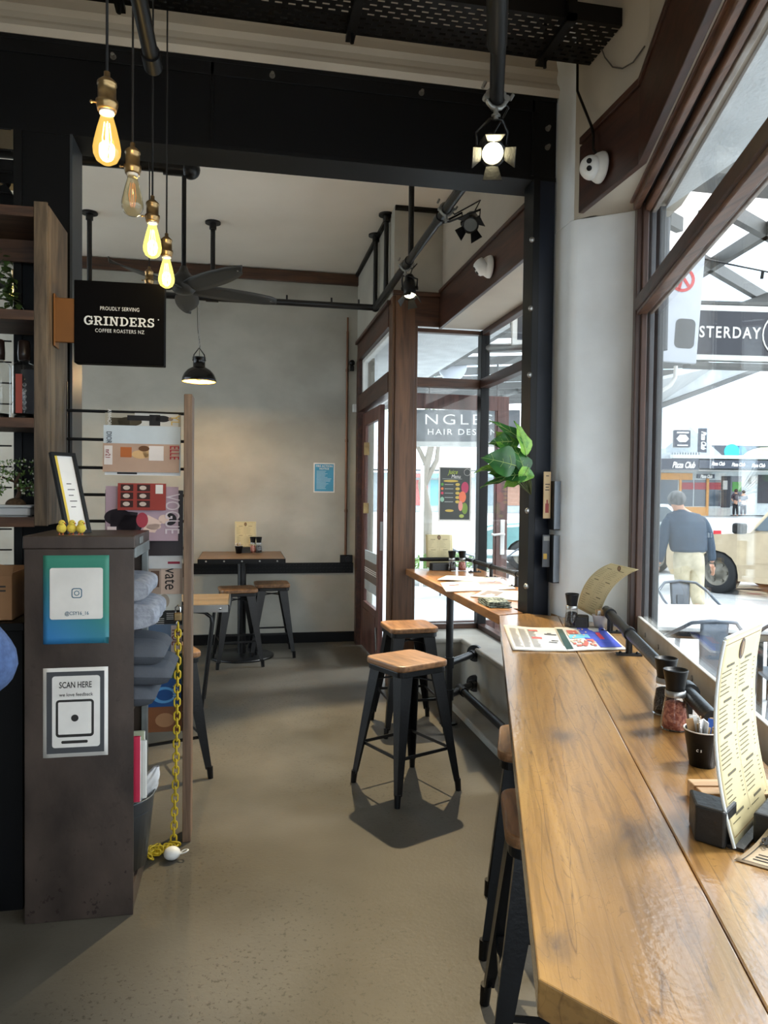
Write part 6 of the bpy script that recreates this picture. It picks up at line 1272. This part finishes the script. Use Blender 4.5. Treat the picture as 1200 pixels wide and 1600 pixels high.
# cars
M_tyre = mat('tyre', (34, 36, 38), .8, bump=.3, bscale=60); M_cglass = mat('car_glass', (70, 84, 92), .08, 0, spec=.8); M_rim = mat('alloy', (120, 116, 106), .35, .7)
def car(label, a, d, head, col, L=4.7, Wd=1.85, H_=1.78, wr=.36, suv=True, fo=.88, wb=2.75):
    """origin: front axle on the ground; x forward, y left"""
    t = thing('suv' if suv else 'car', label, 'car', (0, 0, 0)); hw = Wd/2; M_p = mat('paint_%d_%d' % (col[0], col[2]), col, .3, .25, coat=.6)
    x1, x0 = fo, fo-L; bz = .28
    def arch(cx): return [(cx-(wr+.07)*cos(k*pi/8), wr+(wr+.07)*sin(k*pi/8)) for k in range(9) if wr+(wr+.07)*sin(k*pi/8) >= bz]
    hz = .96 if suv else .92; bt = hz+.06
    prof = [(x0+.03, bz+.1), (x0+.10, bz)]+[(-wb-wr-.07, bz)]+arch(-wb)+[(-wb+wr+.07, bz), (-wr-.07, bz)]+arch(0)+[(wr+.07, bz), (x1-.08, bz), (x1, bz+.15), (x1, .72 if suv else .6), (x1-.10, hz-.12), (x1-.35, hz-.05), (-.62+.0, hz+.04), (x0+.25, bt), (x0+.02, bt-.12), (x0, .6)]
    b = MB(); n_ = len(prof); vs = [Vector((x, y, z)) for y in (-hw, hw) for x, z in prof]
    b.add(vs, [tuple(range(n_)), tuple(range(2*n_-1, n_-1, -1))]+[(i, (i+1) % n_, (i+1) % n_+n_, i+n_) for i in range(n_)]); b.build('body_shell', M_p, t, bev=.04)
    xr0, xr1 = (x0+.35, -1.02) if suv else (x0+1.15, -1.30); xb0, xb1 = (x0+.15, -.42) if suv else (x0+.55, -.45); ww = hw-.06; wt = hw-.24
    P = lambda x, y, z: Vector((x, y, z))
    cab = [P(xb0, -ww, bt-.02), P(xb1, -ww, bt-.04), P(xb1, ww, bt-.04), P(xb0, ww, bt-.02), P(xr0, -wt, H_), P(xr1, -wt, H_-.02), P(xr1, wt, H_-.02), P(xr0, wt, H_)]
    MB().hexa(cab).build('cabin', M_p, t, bev=.05)
    for s_ in (-1, 1):
        def Q(u, v): lo = P(xb0*(1-u)+xb1*u, s_*ww, bt-.02); hi = P(xr0*(1-u)+xr1*u, s_*wt, H_); return lo*(1-v)+hi*v+Vector((0, s_*.012, 0))
        for u0, u1 in ((.05, .30), (.34, .62), (.66, .965)) if suv else ((.08, .46), (.50, .95)): MB().add([Q(u0, .10), Q(u1, .10), Q(u1-.01, .86), Q(u0+.02, .86)], [(0, 1, 2, 3) if s_ < 0 else (3, 2, 1, 0)]).build('side_window', M_cglass, t)
        MB().box((xb1-.12, s_*(hw+.02), hz+.06), (xb1+.06, s_*(hw+.22), hz+.24)).build('wing_mirror', M_bplas, t, bev=.04)
        b = MB().box((-.5, s_*hw, .56), (-wb+.5, s_*(hw+.015), .62)); b.build('door_moulding', M_p, t)
        MB().box((-1.42, s_*hw, .86), (-1.28, s_*(hw+.03), .90)).build('door_handle', M_chrome, t)
        MB().box((x0-.01, s_*(hw-.30), .62), (x0+.18, s_*(hw+.004), .82 if not suv else 1.0)).build('tail_light', mat('tail_red', (206, 40, 52), .3), t, bev=.01)
        for cx in (0, -wb):
            b = MB(); b.lathe([(wr*.62, -.11), (wr*.93, -.115), (wr, -.08), (wr, .08), (wr*.93, .115), (wr*.62, .11)], n=32, M=Matrix.Translation((cx, s_*(hw-.12), wr)) @ Matrix.Rotation(-pi/2*s_, 4, 'X')); w_ = b.build('wheel', M_tyre, t)
            b = MB(); MM = Matrix.Translation((cx, s_*(hw-.12), wr)) @ Matrix.Rotation(-pi/2*s_, 4, 'X'); b.lathe([(0, .06), (wr*.2, .07), (wr*.24, .05), (wr*.5, .06), (wr*.62, .09), (wr*.64, .10)], n=32, M=MM)
            for k in range(6): b.cyl(MM @ Vector((wr*.42*cos(k*pi/3), wr*.42*sin(k*pi/3), .045)), MM @ Vector((wr*.42*cos(k*pi/3), wr*.42*sin(k*pi/3), .075)), wr*.08, n=8)
            b.build('rim', M_rim, w_)
    MB().add([P(xb1+.005, -ww+.1, bt-.02), P(xb1+.005, ww-.1, bt-.02), P(xr1+.03, wt-.06, H_-.08), P(xr1+.03, -wt+.06, H_-.08)], [(0, 1, 2, 3)]).add([P(xb0-.012, -ww+.1, bt+.02), P(xb0-.012, ww-.1, bt+.02), P(xr0-.03, wt-.06, H_-.08), P(xr0-.03, -wt+.06, H_-.08)], [(3, 2, 1, 0)]).build('windscreen', M_cglass, t)
    MB().box((x0+.1, -hw+.08, .24), (x1-.1, hw-.08, .40)).build('underbody', M_bplas, t)
    h = (RH*head[0]+FH*head[1]).normalized(); rz = atan2(h.y, h.x); lf = Vector((-h.y, h.x, 0))
    p = V(a, d, GZ)-lf*(hw-.02); return place(t, (p.x, p.y, GZ), rz)
car('gold four-wheel-drive parked beyond the pavement at the right edge of the near window', 5.58, 12.3, (-.60, .80), (186, 168, 138), wr=.345)
car('white car behind the walking man, its tail end toward the gold four-wheel-drive', 4.35, 17.6, (-1, .06), (214, 222, 226), L=4.5, Wd=1.75, H_=1.42, wr=.31, suv=False)
car('teal car parked on the street beyond the far bay window', 2.95, 15.6, (-1, .08), (110, 160, 160), L=4.3, Wd=1.7, H_=1.45, wr=.31, suv=False)

# walking man
t = thing('person', 'grey-haired man walking away outside, dark blue jumper and cream trousers', 'person', V(3.97, 9.6, GZ)); dm = 9.6
def J(px, py, dd=0.): v = at(px, py, d=dm+dd); return v
M_jump = mat('slate_jumper', (66, 82, 98), .9, 0, col2=(54, 68, 84), scale=8); M_cream = mat('cream_trousers', (206, 196, 170), .85, 0, col2=(176, 166, 140), scale=9)
body = [J(1074, 860), J(1073, 830), J(1070, 806), J(1062, 796), J(1058, 787), J(1056, 779), J(1045, 812), J(1036, 850), J(1029, 882), J(1100, 811), J(1110, 850), J(1113, 880), J(1066, 905), J(1067, 962), J(1084, 905), J(1092, 955, -.25)]
skin('body', body, [(0, 1), (1, 2), (2, 3), (3, 4), (4, 5), (2, 6), (6, 7), (7, 8), (2, 9), (9, 10), (10, 11), (0, 12), (12, 13), (0, 14), (14, 15)], [(.12, .09), (.13, .1), (.08, .07), .055, (.078, .09), (.072, .085), .035, .035, .03, .035, .035, .03, .06, .045, .06, .045], M_skin, t)
TS = [(1076, 862, 25, .15), (1076, 859, 28, .17), (1075, 850, 29, .175), (1074, 836, 30, .175), (1072, 824, 32, .17), (1071, 815, 33, .15), (1069, 808, 29, .12), (1068, 803, 25, .10), (1065, 799.5, 14, .08), (1062, 796, 8, .07)]
def torso(u, v):
    q = min(v*(len(TS)-1), len(TS)-1.001); i = int(q); w = q-i; w = w*w*(3-2*w); P_, Q_ = TS[i], TS[i+1]; px, py, hw, dp = [P_[k]*(1-w)+Q_[k]*w for k in range(4)]
    a = 2*pi*u; return J(px, py)+RH*(hw*dm/FPX*cos(a))+FH*(dp*sin(a))
MB().grid(torso, 32, 27).build('jumper', M_jump, t)
skin('sleeve', [J(1052, 813), J(1043, 815), J(1038, 835), J(1034, 858), J(1029, 880)], [(0, 1), (1, 2), (2, 3), (3, 4)], [.08, .085, .075, .065, .05], M_jump, t)
skin('sleeve', [J(1086, 812), J(1096, 814), J(1105, 833), J(1110, 856), J(1113, 878)], [(0, 1), (1, 2), (2, 3), (3, 4)], [.08, .09, .078, .067, .052], M_jump, t)
skin('trousers', [J(1075, 849), J(1076, 876), J(1066, 885), J(1067, 918), J(1068, 958), J(1087, 885), J(1088, 918, -.06), J(1093, 950, -.22)], [(0, 1), (1, 2), (2, 3), (3, 4), (1, 5), (5, 6), (6, 7)], [(.20, .15), (.19, .15), (.12, .13), .10, .08, (.12, .13), .10, .08], M_cream, t)
hc = J(1058, 781); MB().ball(hc+Vector((0, .01, .015)), .125, (.88, 1.0, .86), 20, 14).build('hair', mat('grey_hair', (120, 122, 122), .8, 0, col2=(80, 82, 84), scale=30, stretch=(1, 1, .2), bump=.5, bscale=50), t)
MB().lathe([(.205, -.02), (.21, -.02), (.21, .02), (.205, .02)], n=32, M=Matrix.Translation(J(1076, 856)) @ Matrix.Rotation(-_y, 4, 'Z') @ Matrix.Diagonal((1, .78, 1, 1))).build('belt', mat('belt_leather', (52, 40, 34), .5), t)
for px, s_ in ((1027, -1), (1114, 1)):
    h0 = J(px, 882); V_ = [h0, h0+Vector((0, 0, -.07))]; E_ = [(0, 1)]; R_ = [(.028, .038), (.024, .038)]
    for k in range(4): i = len(V_); q_ = h0+FH*(-.03+.02*k)+Vector((0, 0, -.085)); V_ += [q_, q_+Vector((.004, 0, -.035)), q_+RH*(-.012*s_)+Vector((0, 0, -.060))]; E_ += [(1, i), (i, i+1), (i+1, i+2)]; R_ += [.010, .009, .007]
    i = len(V_); V_ += [h0+FH*.045+Vector((0, 0, -.05)), h0+FH*.055+Vector((0, 0, -.085))]; E_ += [(0, i), (i, i+1)]; R_ += [.011, .009]
    skin('hand', V_, E_, R_, M_skin, t, sub=1)
for px, dd in ((1068, 0), (1094, -.25)): c = V((px-600)*(dm+dd)/FPX, dm+dd, GZ); MB().ball(c+Vector((0, 0, .045))+RH*-.03, .06, (1.9, .8, .75)).build('shoe', M_bplas, t)
# two small figures by the far shop
def figure(label, px, top, bot, d, cols, bag=False):
    p = at(px, bot, d=d); s = at(px, top, d=d).z-p.z; t = thing('person', label, 'person', p); k = s/1.7
    def Q(a, z, y=0.): return p+RH*a*k+FH*y*k+Vector((0, 0, z*k))
    skin('body', [Q(0, .95), Q(0, 1.2), Q(0, 1.4), Q(0, 1.5), Q(0, 1.6), Q(-.18, 1.36), Q(-.26, 1.1), Q(-.16, .95), Q(.18, 1.36), Q(.26, 1.1), Q(.2, .9), Q(-.1, .5), Q(-.11, .04), Q(.1, .5), Q(.11, .04)], [(0, 1), (1, 2), (2, 3), (3, 4), (2, 5), (5, 6), (6, 7), (2, 8), (8, 9), (9, 10), (0, 11), (11, 12), (0, 13), (13, 14)], [.11, .12, .1, .05, .085, .05, .04, .035, .05, .04, .035, .07, .05, .07, .05], M_skin, t, sub=1)
    skin('top', [Q(0, .95), Q(0, 1.2), Q(0, 1.42), Q(-.2, 1.34), Q(-.27, 1.1), Q(.2, 1.34), Q(.27, 1.1)], [(0, 1), (1, 2), (2, 3), (3, 4), (2, 5), (5, 6)], [.15, .16, .12, .08, .06, .08, .06], mat('top_%d' % cols[0][0], cols[0], .9), t, sub=1)
    skin('trousers', [Q(0, .92), Q(-.11, .5), Q(-.12, .08), Q(.11, .5), Q(.12, .08)], [(0, 1), (1, 2), (0, 3), (3, 4)], [.15, .09, .07, .09, .07], mat('tr_%d' % cols[1][0], cols[1], .9), t, sub=1)
    MB().ball(Q(0, 1.63, -.02), .115*k).build('hair', mat('brown_hair', (60, 42, 32), .7), t)
    if bag: MB().ball(Q(.02, 1.2, -.2), .17*k, (1, .6, 1.2)).build('backpack', mat('backpack_grey', (96, 92, 96), .8), t)
figure('person with a grey backpack standing outside the far shop', 1149, 765, 807, 45, ((70, 58, 66), (30, 30, 36)), True)
figure('person in a dark jacket standing right of the backpack wearer outside the far shop', 1161, 767, 806, 44, ((44, 52, 66), (38, 42, 56)))

# outdoor tables and chairs
M_tabw = mat('white_tabletop', (220, 222, 222), .45); M_gun = mat('gunmetal_chair', (104, 112, 122), .35, .6)
t = thing('pavement_table', 'white-topped pavement table just outside the near window', 'table', V(2.9, 5.3, GZ))
tz = .62; c0, c1, c2_, c3 = at(985, 977, z=tz), at(1215, 986, z=tz), at(1225, 947, z=tz), at(1000, 943, z=tz)
MB().hexa([v-Vector((0, 0, .03)) for v in (c0, c1, c2_, c3)]+[c0, c1, c2_, c3]).build('top', M_tabw, t, bev=.006)
MB().beam(c0-Vector((0, 0, .05)), c1-Vector((0, 0, .05)), .03, .045).build('apron', M_blackp, t)
for v in (c0*.9+c2_*.1, c1*.9+c3*.1, c2_*.9+c0*.1, c3*.9+c1*.1): MB().cyl((v.x, v.y, GZ), (v.x, v.y, tz-.03), .02, n=10).build('leg', M_blackp, t)
def outchair(label=None):
    t = thing('metal_chair', label, 'chair', (0, 0, 0), 'gunmetal pavement chairs'); z0 = .45
    MB().prism(rsq(.20, .06), z0-.02, z0).build('seat', M_gun, t, bev=.006)
    MB().tube([(-.18, -.19, z0-.01), (-.225, -.19, .66), (-.225, .02, .72), (-.215, .16, .78), (-.14, .225, .845), (0, .24, .86), (.14, .225, .845), (.215, .16, .78), (.225, .02, .72), (.225, -.19, .66), (.18, -.19, z0-.01)], .012, n=8).build('hoop', M_gun, t)
    b = MB(); b.grid(lambda u, v: Vector(((.075+.015*v)*(2*u-1), .19+.045*v, z0+.40*v)), 6, 6, .004); b.box((-.03, .205, .66), (.03, .212, .74)); b.build('back_splat', M_gun, t)
    for sx in (-1, 1):
        for sy in (-1, 1): MB().beam((sx*.17, sy*.17, z0-.02), (sx*.22, sy*.22, 0), .035, .025, up=(0, 1, 0)).build('leg', M_gun, t)
    return t
oc = outchair('gunmetal pavement chair on the near side of the white table, back to the window'); p = V(1.92+.10, 4.72, GZ); place(oc, p, pi-_y+.05)
for lb, a, d, r in (('gunmetal pavement chair on the far side of the white table, behind it', 2.66, 6.35, 0), ('gunmetal pavement chair at the right edge beside the white table', 2.72, 4.85, pi-.2)):
    q_ = dup(oc, label=lb); q_.location = V(a, d, GZ); q_.rotation_euler = (0, 0, r-_y)
q_ = None
p = at(778, 862, z=.60); t = thing('bistro_table', 'round pale pavement table seen through the far bay window', 'table', (p.x, p.y, GZ))
MB().lathe([(0, .69), (.45, .69), (.46, .705), (.45, .72), (0, .72)], (p.x, p.y, GZ), 36).build('top', M_tabw, t); MB().cyl((p.x, p.y, GZ), (p.x, p.y, GZ+.69), .03).cyl((p.x, p.y, GZ), (p.x, p.y, GZ+.02), .25, n=24).build('column', M_blackp, t)
for lb, dx_, dy_, r in (('gunmetal pavement chair left of the round pale table', -.62, .1, pi/2), ('gunmetal pavement chair in front of the round pale table', .15, -.68, pi)):
    q_ = dup(oc, label=lb); q_.location = (p.x+dx_, p.y+dy_, GZ); q_.rotation_euler = (0, 0, r)

# hair salon sign, round sign, boxed sign, tree, shrubs
t = thing('salon_sign', 'grey hair salon fascia sign with wide white capitals beyond the far bay', 'sign', at(725, 664, d=9.2)); s9 = 9.2/FPX
F = frame(at(640, 690, d=9.2), at(812, 691, d=9.2)-at(640, 690, d=9.2), (0, 0, 1)); MB().box((0, 0, -.1), (172*s9, 50*s9, 0), F).build('fascia', mat('grey_marble', (118, 122, 126), .5, 0, col2=(92, 96, 100), scale=6), t)
text('NGLES', .185, M_lwhite, t, F @ Matrix.Translation((76*s9, 34*s9, .002)), sx=1.35, space=1.25, bold=-.001); text('HAIR DESIGN', .105, M_lwhite, t, F @ Matrix.Translation((82*s9, 15*s9, .002)), sx=1.15, space=1.25)
MB().box((-.2, -.05, -.2), (172*s9+.2, 0, .05), F).build('ledge', M_kerb, t)
for x in (.25, 1.1): MB().cyl(F @ Vector((x, 50*s9, -.05)), F @ Vector((x, 1.05, -.05)), .012, n=8).build('hanger', M_cansteel, t)
b = MB(); p = at(708, 572, d=8.2); b.cyl(p, p+FH*.12, .155, n=32); o = b.build('round_sign', mat('sign_white', (206, 212, 222), .4)); tag(o, 'round white projecting sign under the canopy beyond the far bay', 'sign')
t = thing('boxed_sign', 'dark sign board in a white frame high outside the far bay side window', 'sign', at(818, 500, d=5.6)); F = frame(at(800, 538, d=5.6), RH, (0, 0, 1)); s5 = 5.6/FPX
MB().box((0, 0, -.05), (46*s5, 74*s5, 0), F).build('frame', M_white, t, bev=.004); stick(t, 'face', mat('sign_navy', (44, 48, 58), .35), F, [(8*s5, 7*s5, 44*s5, 67*s5)], z=.001); stick(t, 'type', M_lwhite, F, [(18*s5, (34+5*k)*s5, 26*s5, (35.5+5*k)*s5) for k in range(3)], z=.003)
o = MB().cyl(at(755, 545, d=5.8), at(828, 541, d=5.6), .035, n=12).build('strip_lamp', M_steel); tag(o, 'grey tubular strip lamp under the canopy outside the bay side window', 'lamp')
t = thing('street_tree', 'pale-barked street tree beyond the far bay window', 'tree', V(.85, 15, GZ)); M_bark = mat('pale_bark', (136, 128, 116), .9, 0, bump=.3)
p = V(.85, 15, GZ); MB().tube([p, p+Vector((.03, 0, 1.2)), p+Vector((-.08, 0, 1.8)), p+Vector((.1, 0, 2.6)), p+Vector((-.05, 0, 3.6))], [.14, .11, .09, .07, .03]).tube([p+Vector((-.06, 0, 1.75)), p+Vector((.22, 0, 2.3)), p+Vector((.3, 0, 3.2))], [.07, .05, .02]).tube([p+Vector((0, 0, 2.2)), p+Vector((-.3, 0, 2.8)), p+Vector((-.4, 0, 3.4))], [.05, .04, .02]).build('trunk', M_bark, t)
rn = random.Random(21); b = MB()
for k in range(420): u = rdir(rn); c = p+Vector((u.x*.9, u.y*.9, 3.6+u.z*.7)); leafquad(b, c, rdir(rn), rdir(rn), .12, .06)
b.build('foliage', mat('tree_leaf', (120, 148, 90), .7, col2=(88, 120, 66), scale=10), t)['kind'] = 'stuff'
t = thing('street_planter', 'low green shrubs in a kerbed bed at the foot of the street tree', 'planter', V(1.1, 14, GZ))
c = V(1.15, 13.6, GZ); MB().lathe([(.0, 0), (.95, 0), (.95, .16), (.85, .16), (.85, .12), (0, .12)], c, 36).build('kerb', M_kerb, t); b = MB()
for k in range(700): u = rdir(rn); q2_ = c+Vector((u.x*.75, u.y*.75, .14+abs(u.z)*.36)); leafquad(b, q2_, rdir(rn), rdir(rn), .09, .045)
b.build('foliage', mat('shrub_leaf', (126, 156, 88), .7, col2=(86, 122, 62), scale=10), t)['kind'] = 'stuff'
o = MB().cyl(V(.62, 12, GZ), V(.62, 12, 1.9), .03, n=10).box((0, 0, 0), (.001, .001, .001)).build('sign_pole', M_white) if False else MB().cyl(V(.62, 12, GZ), V(.62, 12, 1.95), .03, n=10).build('sign_pole', M_white); tag(o, 'slim white pole on the pavement beyond the far bay window', 'pole')

# ---------------------------------------------------------------- shops across the street
D = 46.; SF_ = D/FPX
def sp_(px, py): return ((px-600)*SF_, 1.5-(py-(770+.0113*(px-600)))*SF_)
M_swall = mat('shop_white', (196, 204, 206), .8); M_sdark = mat('shop_dark', (66, 72, 84), .6); M_sglass = mat('shop_glass', (70, 84, 96), .15, spec=.7); M_orange = mat('shop_orange', (206, 150, 84), .7)
FB = frame(V(0, D, 0), RH, (0, 0, 1))
def sb(b, x0, y0, x1, y1, z0=-.1, z1=0.):
    (a0_, h0), (a1_, h1) = sp_(x0, y0), sp_(x1, y1); return b.box((a0_, h1, z0), (a1_, h0, z1), FB)
t = thing('corner_shop', 'white shop across the street with a dark fascia repeating its white script name', 'building', V(21, D, .3))
sb(MB(), 1000, 717, 1260, 806, -6, 0).build('wall', M_swall, t)
g_ = [sp_(*p) for p in ((1040, 700), (1078, 667), (1136, 718), (1040, 718))]; MB().prism(g_, -5, -.2, FB).build('gable', mat('gable_grey', (190, 200, 206), .8), t)
sb(MB(), 1030, 713, 1260, 721, -.5, 2.0).build('canopy_roof', M_swall, t); sb(MB(), 1069, 721, 1260, 735.5, 1.9, 2.05).build('fascia', M_sdark, t); sb(MB(), 1014, 719, 1069, 737, 1.85, 2.0).build('fascia', M_sdark, t); sb(MB(), 1014, 735.5, 1260, 738.5, -.2, 2.1).build('canopy_edge', M_white, t)
(ax_, az_) = sp_(0, 0)
def st(s, px, py, size, z, M2=None, **k):
    x, y = sp_(px, py); text(s, size, M_lwhite, t, FB @ Matrix.Translation((x, y, z)) @ (M2 or Matrix.Identity(4)), bold=.012, shear=.35, ext=.01, **k)
for px, py in ((1097, 727), (1127, 728.3), (1157, 729.6), (1187, 730.8)): st('Pizza Club', px, py, .30, 2.07, sx=.62)
st('Pizza Club', 1046, 729, .52, 2.02, sx=.62)
for x0, x1 in ((1030, 1058), (1064, 1082), (1084, 1102), (1106, 1125)): sb(MB(), x0, 750, x1, 791, .0, .03).build('window', M_sglass, t)
sb(MB(), 1126, 744, 1140, 793, .0, .05).build('doorway', mat('shop_black', (40, 44, 54), .5), t); sb(MB(), 1141, 744, 1158, 791, .0, .03).build('window', M_sglass, t); sb(MB(), 1183, 742, 1240, 787, 0, .05).build('window', mat('shop_black', (40, 44, 54), .5), t)
for x0, x1, y0, y1 in ((1060, 1063, 742, 806), (1102, 1105.5, 744, 806)): sb(MB(), x0, y0, x1, y1, 0, .14).build('pilaster', M_orange, t)
sb(MB(), 1020, 739, 1080, 750, 0, .1).build('orange_band', M_orange, t); sb(MB(), 1063, 792, 1104, 806, 0, .12).build('stall_riser', M_orange, t); sb(MB(), 1105, 794, 1140, 806, 0, .12).build('stall_riser', M_kerb, t)
for x0, x1 in ((1064, 1082), (1084, 1102), (1106, 1125)): sb(MB(), x0, 754, x1, 765, .035, .05).build('red_blind', mat('blind_red', (156, 64, 74), .8), t)
sb(MB(), 1143, 753, 1157, 768, .035, .05).build('green_poster', mat('poster_green', (90, 150, 80), .7), t); sb(MB(), 1128, 751, 1135, 765, .055, .07).build('door_poster', M_kerb, t)
sb(MB(), 1086, 741, 1112, 748, .1, .3).build('hanging_board', M_sdark, t); st('Pizza Club', 1099, 745, .28, .32, sx=.62)
sb(MB(), 1168, 744, 1178, 756, .0, .4).build('wall_unit', M_kerb, t)
b = MB()
for k in range(12): sb(b, 1030+4*k, 709, 1032+4*k, 719, .2, 1.6)
b.build('ribbed_awning', mat('awning_rib', (176, 184, 190), .6), t)
for x0, x1, y0, y1, nm in ((1077, 1089, 672, 709, 'vertical_board'), (1040, 1064, 675, 700.5, 'square_board')): sb(MB(), x0, y0, x1, y1, 1.0, 1.2).build(nm, M_sdark, t)
st('Pizza Club', 1083.5, 690.5, .42, 1.22, Matrix.Rotation(-pi/2, 4, 'Z'), sx=.62)
x, y = sp_(1052, 688); b = MB(); 
for x0, y0, x1, y1 in ((1043, 677.5, 1061, 680), (1047, 682, 1057, 683.5), (1044, 697, 1060, 699)): sb(b, x0, y0, x1, y1, 1.2, 1.23)
b.prism([(x-.38, y), (x-.2, y+.2), (x+.2, y+.2), (x+.38, y), (x+.2, y-.2), (x-.2, y-.2)], 1.2, 1.23, FB); b.build('board_print', M_lwhite, t)
sb(MB(), 1039, 674, 1065, 701.5, .95, 1.0).build('board_frame', M_kerb, t)
D = 60.; SF_ = D/FPX; FB = frame(V(0, D, 0), RH, (0, 0, 1))
t = thing('mural_building', 'building behind the corner shop with a bright cyan disc mural', 'building', V(28, D, .3))
sb(MB(), 1112, 696, 1205, 800, -4, 0).build('wall', mat('mural_dark', (96, 100, 108), .8), t); x, y = sp_(1141, 706); MB().cyl(FB @ Vector((x, y, 0)), FB @ Vector((x, y, .05)), .62, n=32).build('mural_disc', mat('mural_cyan', (70, 206, 226), .7), t)
x, y = sp_(1155, 707); MB().cyl(FB @ Vector((x, y, 0)), FB @ Vector((x, y, .03)), .5, n=32).build('mural_patch', mat('mural_blue', (74, 130, 176), .7), t)
x, y = sp_(1190, 722); b = MB(); b.prism([(x+1.9*cos(k*pi/12), y+1.15*sin(k*pi/12)) for k in range(13)], .2, 1.0, FB); b.build('vaulted_awning', mat('vault_cream', (214, 206, 170), .7), t)
D = 48.; SF_ = D/FPX; FB = frame(V(0, D, 0), RH, (0, 0, 1))
t = thing('pastel_shops', 'low pale row of shops across the road seen through the far bay', 'building', V(4, D, .3))
sb(MB(), 560, 738, 955, 806, -6, 0).build('wall', mat('pastel_wall', (196, 208, 212), .8), t); sb(MB(), 560, 733, 955, 738, -2, 1.2).build('verandah', M_swall, t)
for x0, x1, c in ((640, 668, (206, 120, 116)), (672, 700, (130, 200, 206)), (704, 735, (190, 190, 176)), (745, 776, (150, 170, 180)), (782, 812, (190, 150, 130)), (818, 850, (140, 160, 170))):
    sb(MB(), x0, 750, x1, 790, 0, .05).build('shopfront', mat('front_%d' % x0, c, .7), t); sb(MB(), x0-2, 741, x1+2, 747, .8, 1.2).build('shop_sign', mat('front_%d' % x0, c, .7), t)
